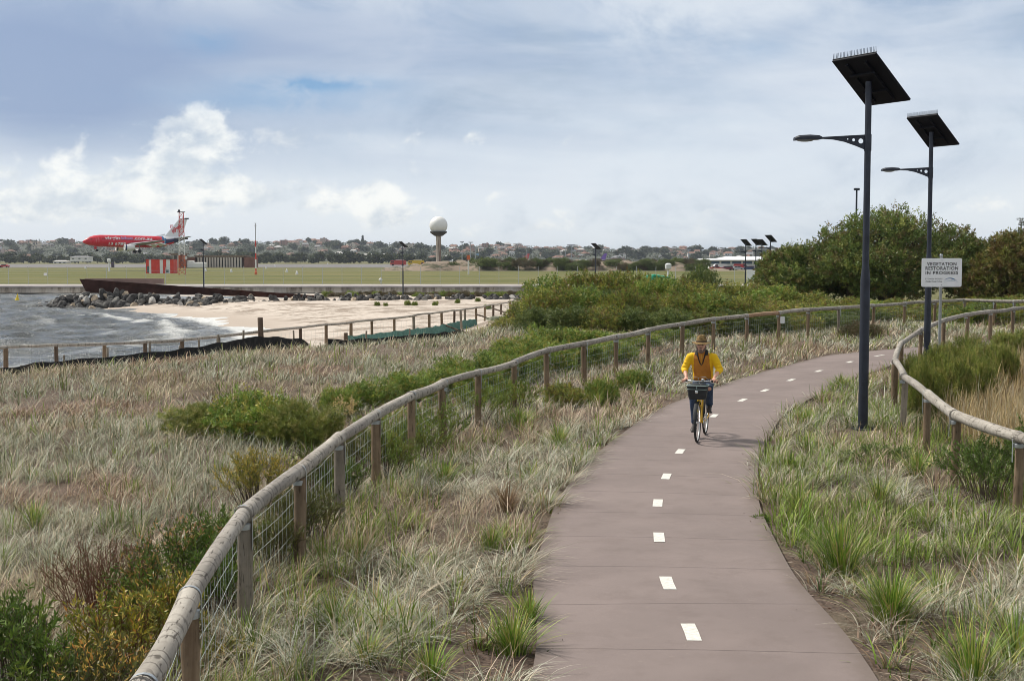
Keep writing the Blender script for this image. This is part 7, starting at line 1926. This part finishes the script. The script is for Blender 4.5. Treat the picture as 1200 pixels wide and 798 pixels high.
for s_ in (-1, 1):
    shd, elb, wri = Vector((s_ * .185, .0, 1.405)), Vector((s_ * .30, .02, 1.19)), Vector((s_ * .238, -.185, 1.065))
    ARM[s_] = (shd, elb, wri)
    chain(mb, [shd, shd.lerp(elb, .5), elb], [.052, .047, .040]); chain(mb, [elb, elb.lerp(wri, .35), wri], [.040, .039, .026])
    # palm and fingers closed over the grip
    g0_, g1_ = Vector((s_ * .292, -.226, .994)), Vector((s_ * .20, -.338, 1.012)); gd = (g1_ - g0_).normalized(); fwd = Vector((-s_ * -gd.y, gd.x * s_, 0)); fwd = Vector((s_ * .6, -.78, 0)).normalized() * 1.0
    fwd = Vector((-gd.y, gd.x, 0)); fwd = fwd if fwd.y < 0 else -fwd; fwd.normalize()
    pc0 = g0_.lerp(g1_, .45) + Vector((0, 0, .032)) - fwd * .022
    mb.ell([(wri + Vector((0, .0, .0)), .026, .022), (wri.lerp(pc0, .5) + Vector((0, 0, .004)), .034, .022), (pc0, .040, .024)], 12)
    mb.sph(pc0, .036, 12, 8, (1.05, 1.0, .62))
    for k_, (ln_, rr_) in enumerate(((.070, .0088), (.078, .0092), (.073, .0088), (.058, .0078))):
        b_ = g0_.lerp(g1_, .80 - .235 * k_)
        chain(mb, [b_ - fwd * .015 + Vector((0, 0, .034)), b_ + fwd * .014 + Vector((0, 0, .031)), b_ + fwd * .030 + Vector((0, 0, .008)), b_ + fwd * .024 + Vector((0, 0, -.016 - .012 * (ln_ - .058) / .02)), b_ + fwd * .004 + Vector((0, 0, -.026))], [rr_, rr_, rr_ * .95, rr_ * .88, rr_ * .75], 8)
    tb = g1_ - gd * .005
    chain(mb, [pc0 + gd * .026, tb - fwd * .018 + Vector((0, 0, .018)), tb - fwd * .014 + Vector((0, 0, -.006)), tb + fwd * .008 + Vector((0, 0, -.022))], [.012, .0115, .010, .008], 8)
LEG = {-1: (Vector((-.09, .20, .95)), Vector((-.125, -.115, .68)), Vector((-.12, .05, .235)), Vector((-.125, -.10, .152))), 1: (Vector((.09, .20, .95)), Vector((.145, -.185, .885)), Vector((.125, .085, .56)), Vector((.135, -.075, .49)))}
for s_, (hp, kn, an, to) in LEG.items():
    chain(mb, [hp, hp.lerp(kn, .5), kn], [.078, .068, .052]); chain(mb, [kn, kn.lerp(an, .3), an], [.052, .050, .034]); chain(mb, [an + Vector((0, .03, -.02)), to], [.034, .03])
# head
HC = Vector((0, -.10, 1.605))
mb.sph(HC, .1, 20, 14, (.76, .93, 1.12)); mb.sph(HC + Vector((0, -.03, -.065)), .06, 16, 10, (.92, .95, .95)); mb.sph(HC + Vector((0, -.092, -.012)), .02, 10, 8, (.7, 1.1, 1.0)); mb.tube([HC + Vector((0, -.085, .02)), HC + Vector((0, -.104, -.018))], [.009, .014], 8)
for s_ in (-1, 1):
    mb.sph(HC + Vector((s_ * .076, .0, -.005)), .026, 10, 8, (.4, .7, 1.15)); mb.sph(HC + Vector((s_ * .032, -.078, -.022)), .022, 10, 8, (1, .7, .8)); mb.tube([HC + Vector((s_ * .012, -.09, .022)), HC + Vector((s_ * .055, -.072, .02))], .009, 6)
body = remesh(mb, 'body', skin, per, .0065, 3)
mb = MB()
for s_ in (-1, 1): mb.sph(HC + Vector((s_ * .031, -.083, .004)), .0115, 10, 8, (1.15, .7, .8))
mb.build('eyes', pbr('eye_dark', (0.05, 0.035, 0.03), 0.3), body, smooth=True)
mb = MB(); mb.sph(HC + Vector((0, -.094, -.052)), .018, 12, 8, (1.2, .45, .35)); mb.build('mouth', pbr('lips', (0.30, 0.10, 0.08), 0.6), body, smooth=True)
mb = MB(); mb.sph(HC + Vector((0, -.045, -.105)), .057, 18, 12, (.98, .93, .62)); mb.sph(HC + Vector((0, -.095, -.038)), .026, 12, 8, (1.2, .4, .28)); mb.sph(HC + Vector((0, -.084, -.092)), .032, 12, 8, (1, .7, .75))
for s_ in (-1, 1): mb.tube([HC + Vector((s_ * .074, -.012, -.0)), HC + Vector((s_ * .069, -.03, -.05)), HC + Vector((s_ * .05, -.055, -.085))], [.008, .016, .022], 8)
remesh(mb, 'beard', brd, body, .005, 2)
mb = MB(); mb.sph(HC + Vector((0, .015, .01)), .1, 18, 12, (.80, .90, 1.05)); mb.build('hair', brd, body, smooth=True)
# hat
mb = MB(); nh = 32; rings = []
def hat_ring(rx, ry, z_, wav=0): return [HC + Vector((math.cos(2 * pi * k_ / nh) * rx, .01 + math.sin(2 * pi * k_ / nh) * ry, z_ + wav * math.cos(4 * pi * k_ / nh))) for k_ in range(nh)]
mb.loft([hat_ring(.082, .10, .043), hat_ring(.125, .15, .036, .006), hat_ring(.160, .182, .028, .014), hat_ring(.162, .184, .035, .014), hat_ring(.125, .15, .045, .006), hat_ring(.092, .110, .052), hat_ring(.086, .103, .10), hat_ring(.072, .088, .145), hat_ring(.052, .068, .168), hat_ring(.035, .05, .163), hat_ring(.01, .02, .152)], cap=True)
hat = mb.build('hat', hat_m, per, smooth=True, ang=60)
mb = MB(); mb.loft([hat_ring(.094, .112, .052), hat_ring(.0945, .1125, .056), hat_ring(.0915, .109, .078), hat_ring(.089, .107, .079)], cap=False); mb.build('hat_band', hatb, hat, smooth=True)
# jumper
mb = MB()
mb.ell([((0, .185, .985), .168, .135), ((0, .165, 1.02), .178, .142), ((0, .13, 1.12), .172, .130), ((0, .06, 1.26), .190, .135), ((0, .015, 1.37), .200, .120), ((0, .0, 1.425), .175, .100), ((0, -.012, 1.465), .115, .082), ((0, -.02, 1.49), .080, .070)], 28)
for s_ in (-1, 1):
    shd, elb, wri = ARM[s_]; cf = elb.lerp(wri, .42)
    chain(mb, [shd + Vector((-s_ * .03, 0, -.005)), shd + Vector((s_ * .012, 0, -.01)), shd.lerp(elb, .35) + Vector((s_ * .008, 0, 0)), shd.lerp(elb, .75) + Vector((s_ * .004, 0, -.012)), elb + Vector((s_ * .004, .006, -.008))], [.072, .074, .068, .062, .058], 16)
    mb.tube([elb + Vector((0, .01, 0)), elb.lerp(wri, .25), cf, cf + (wri - elb) * .03], [.056, .056, .050, .044], 16)
    for q in range(4): mb.sph(shd.lerp(elb, .5 + .14 * q) + Vector((s_ * .01, -.015 * (-1) ** q, 0)), .060, 14, 8, (1, 1, .45))
def shm(c):
    lim = .135 + .03 * max(0, (1.30 - c.z)) * 2
    return 1 if abs(c.x) > lim or c.z > 1.452 and abs(c.x) > .10 else 0
jum = remesh(mb, 'jumper', [sh_o, sh_y], per, .008, 4, shm)
mb = MB()      # black collar and V trim following the chest
def chest(x, z_):
    ry = np.interp(z_, [1.12, 1.26, 1.37, 1.425, 1.465, 1.49], [.130, .135, .120, .100, .082, .07]); rx = np.interp(z_, [1.12, 1.26, 1.37, 1.425, 1.465, 1.49], [.172, .19, .2, .175, .115, .085]); cy = np.interp(z_, [1.12, 1.26, 1.37, 1.425, 1.465, 1.49], [.13, .06, .015, 0, -.012, -.02])
    return Vector((x, cy - ry * math.sqrt(max(.05, 1 - (x / rx) ** 2)) - .004, z_))
V_ = [chest(-.075, 1.485) + Vector((0, .03, .012)), chest(-.070, 1.465), chest(-.060, 1.42), chest(-.045, 1.37), chest(-.025, 1.30), chest(0, 1.262), chest(.025, 1.30), chest(.045, 1.37), chest(.060, 1.42), chest(.070, 1.465), chest(.075, 1.485) + Vector((0, .03, .012))]
mb.tube(V_, [.016, .015, .012, .010, .009, .010, .009, .010, .012, .015, .016], 8)
for s_ in (-1, 1):
    a_, b_ = chest(s_ * .06, 1.43), chest(s_ * .085, 1.475)
    pts = [a_ + Vector((0, -.008, 0)), chest(s_ * .115, 1.435) + Vector((s_ * .0, -.010, .004)), b_ + Vector((s_ * .015, .03, .035)), Vector((s_ * .068, -.03, 1.535)), chest(s_ * .062, 1.475) + Vector((0, .012, .03))]
    mb.add(pts + [p_ + Vector((0, .012, -.003)) for p_ in pts], [(0, 1, 2, 3, 4), (9, 8, 7, 6, 5), (0, 5, 6, 1), (1, 6, 7, 2), (2, 7, 8, 3), (3, 8, 9, 4), (4, 9, 5, 0)])
mb.tube([Vector((math.cos(a) * .074, -.02 + math.sin(a) * .070, 1.50 + .012 * math.sin(a))) for a in np.linspace(R(-20), R(200), 14)], .017, 8)
mb.build('collar', blk, jum, smooth=True)
mb = MB(); pts = [chest(0, 1.275) + Vector((0, .004, 0)), chest(0, 1.36) + Vector((0, .002, 0)), chest(0, 1.44)]; mb.tube(pts, .004, 6); mb.build('zip', fr_m, jum)
# jeans
mb = MB()
mb.ell([((0, .235, .865), .12, .10), ((0, .215, .93), .160, .125), ((0, .20, .99), .162, .122), ((0, .18, 1.04), .158, .115)], 20)
for s_, (hp, kn, an, to) in LEG.items():
    mb.tube([hp + Vector((0, .02, .0)), hp.lerp(kn, .3), hp.lerp(kn, .75), kn + Vector((0, -.006, .004)), kn.lerp(an, .15) + Vector((0, -.004, 0)), kn.lerp(an, .5), kn.lerp(an, .95)], [.092, .090, .078, .070, .068, .062, .056], 16)
    for q in (.12, .22, .9): mb.sph(kn.lerp(an, q), .066, 12, 8, (1, 1, .4))
remesh(mb, 'jeans', jean, per, .009, 3)
for s_, (hp, kn, an, to) in LEG.items():
    d_ = (to - an); d_.z = 0; d_.normalize(); tl = (to.z - an.z) / (to - an).length * .25
    mb = MB(); base = an + Vector((0, 0, -.075)) - d_ * .055; secs = []
    for t, w_, h_ in ((0, .026, .035), (.03, .036, .055), (.10, .036, .055), (.17, .042, .038), (.23, .044, .030), (.275, .036, .022), (.295, .018, .012)):
        c = base + d_ * t + Vector((0, 0, h_ - .0 + tl * t)); secs.append([c + Vector((math.cos(a) * w_, 0, math.sin(a) * h_)) for a in np.linspace(0, 2 * pi, 15)[:-1]])
    mb.loft(secs); mb.tube([an + Vector((0, 0, -.03)), an + Vector((0, 0, .015))], .042, 14); mb.build('shoe', shoe_m, per, smooth=True)
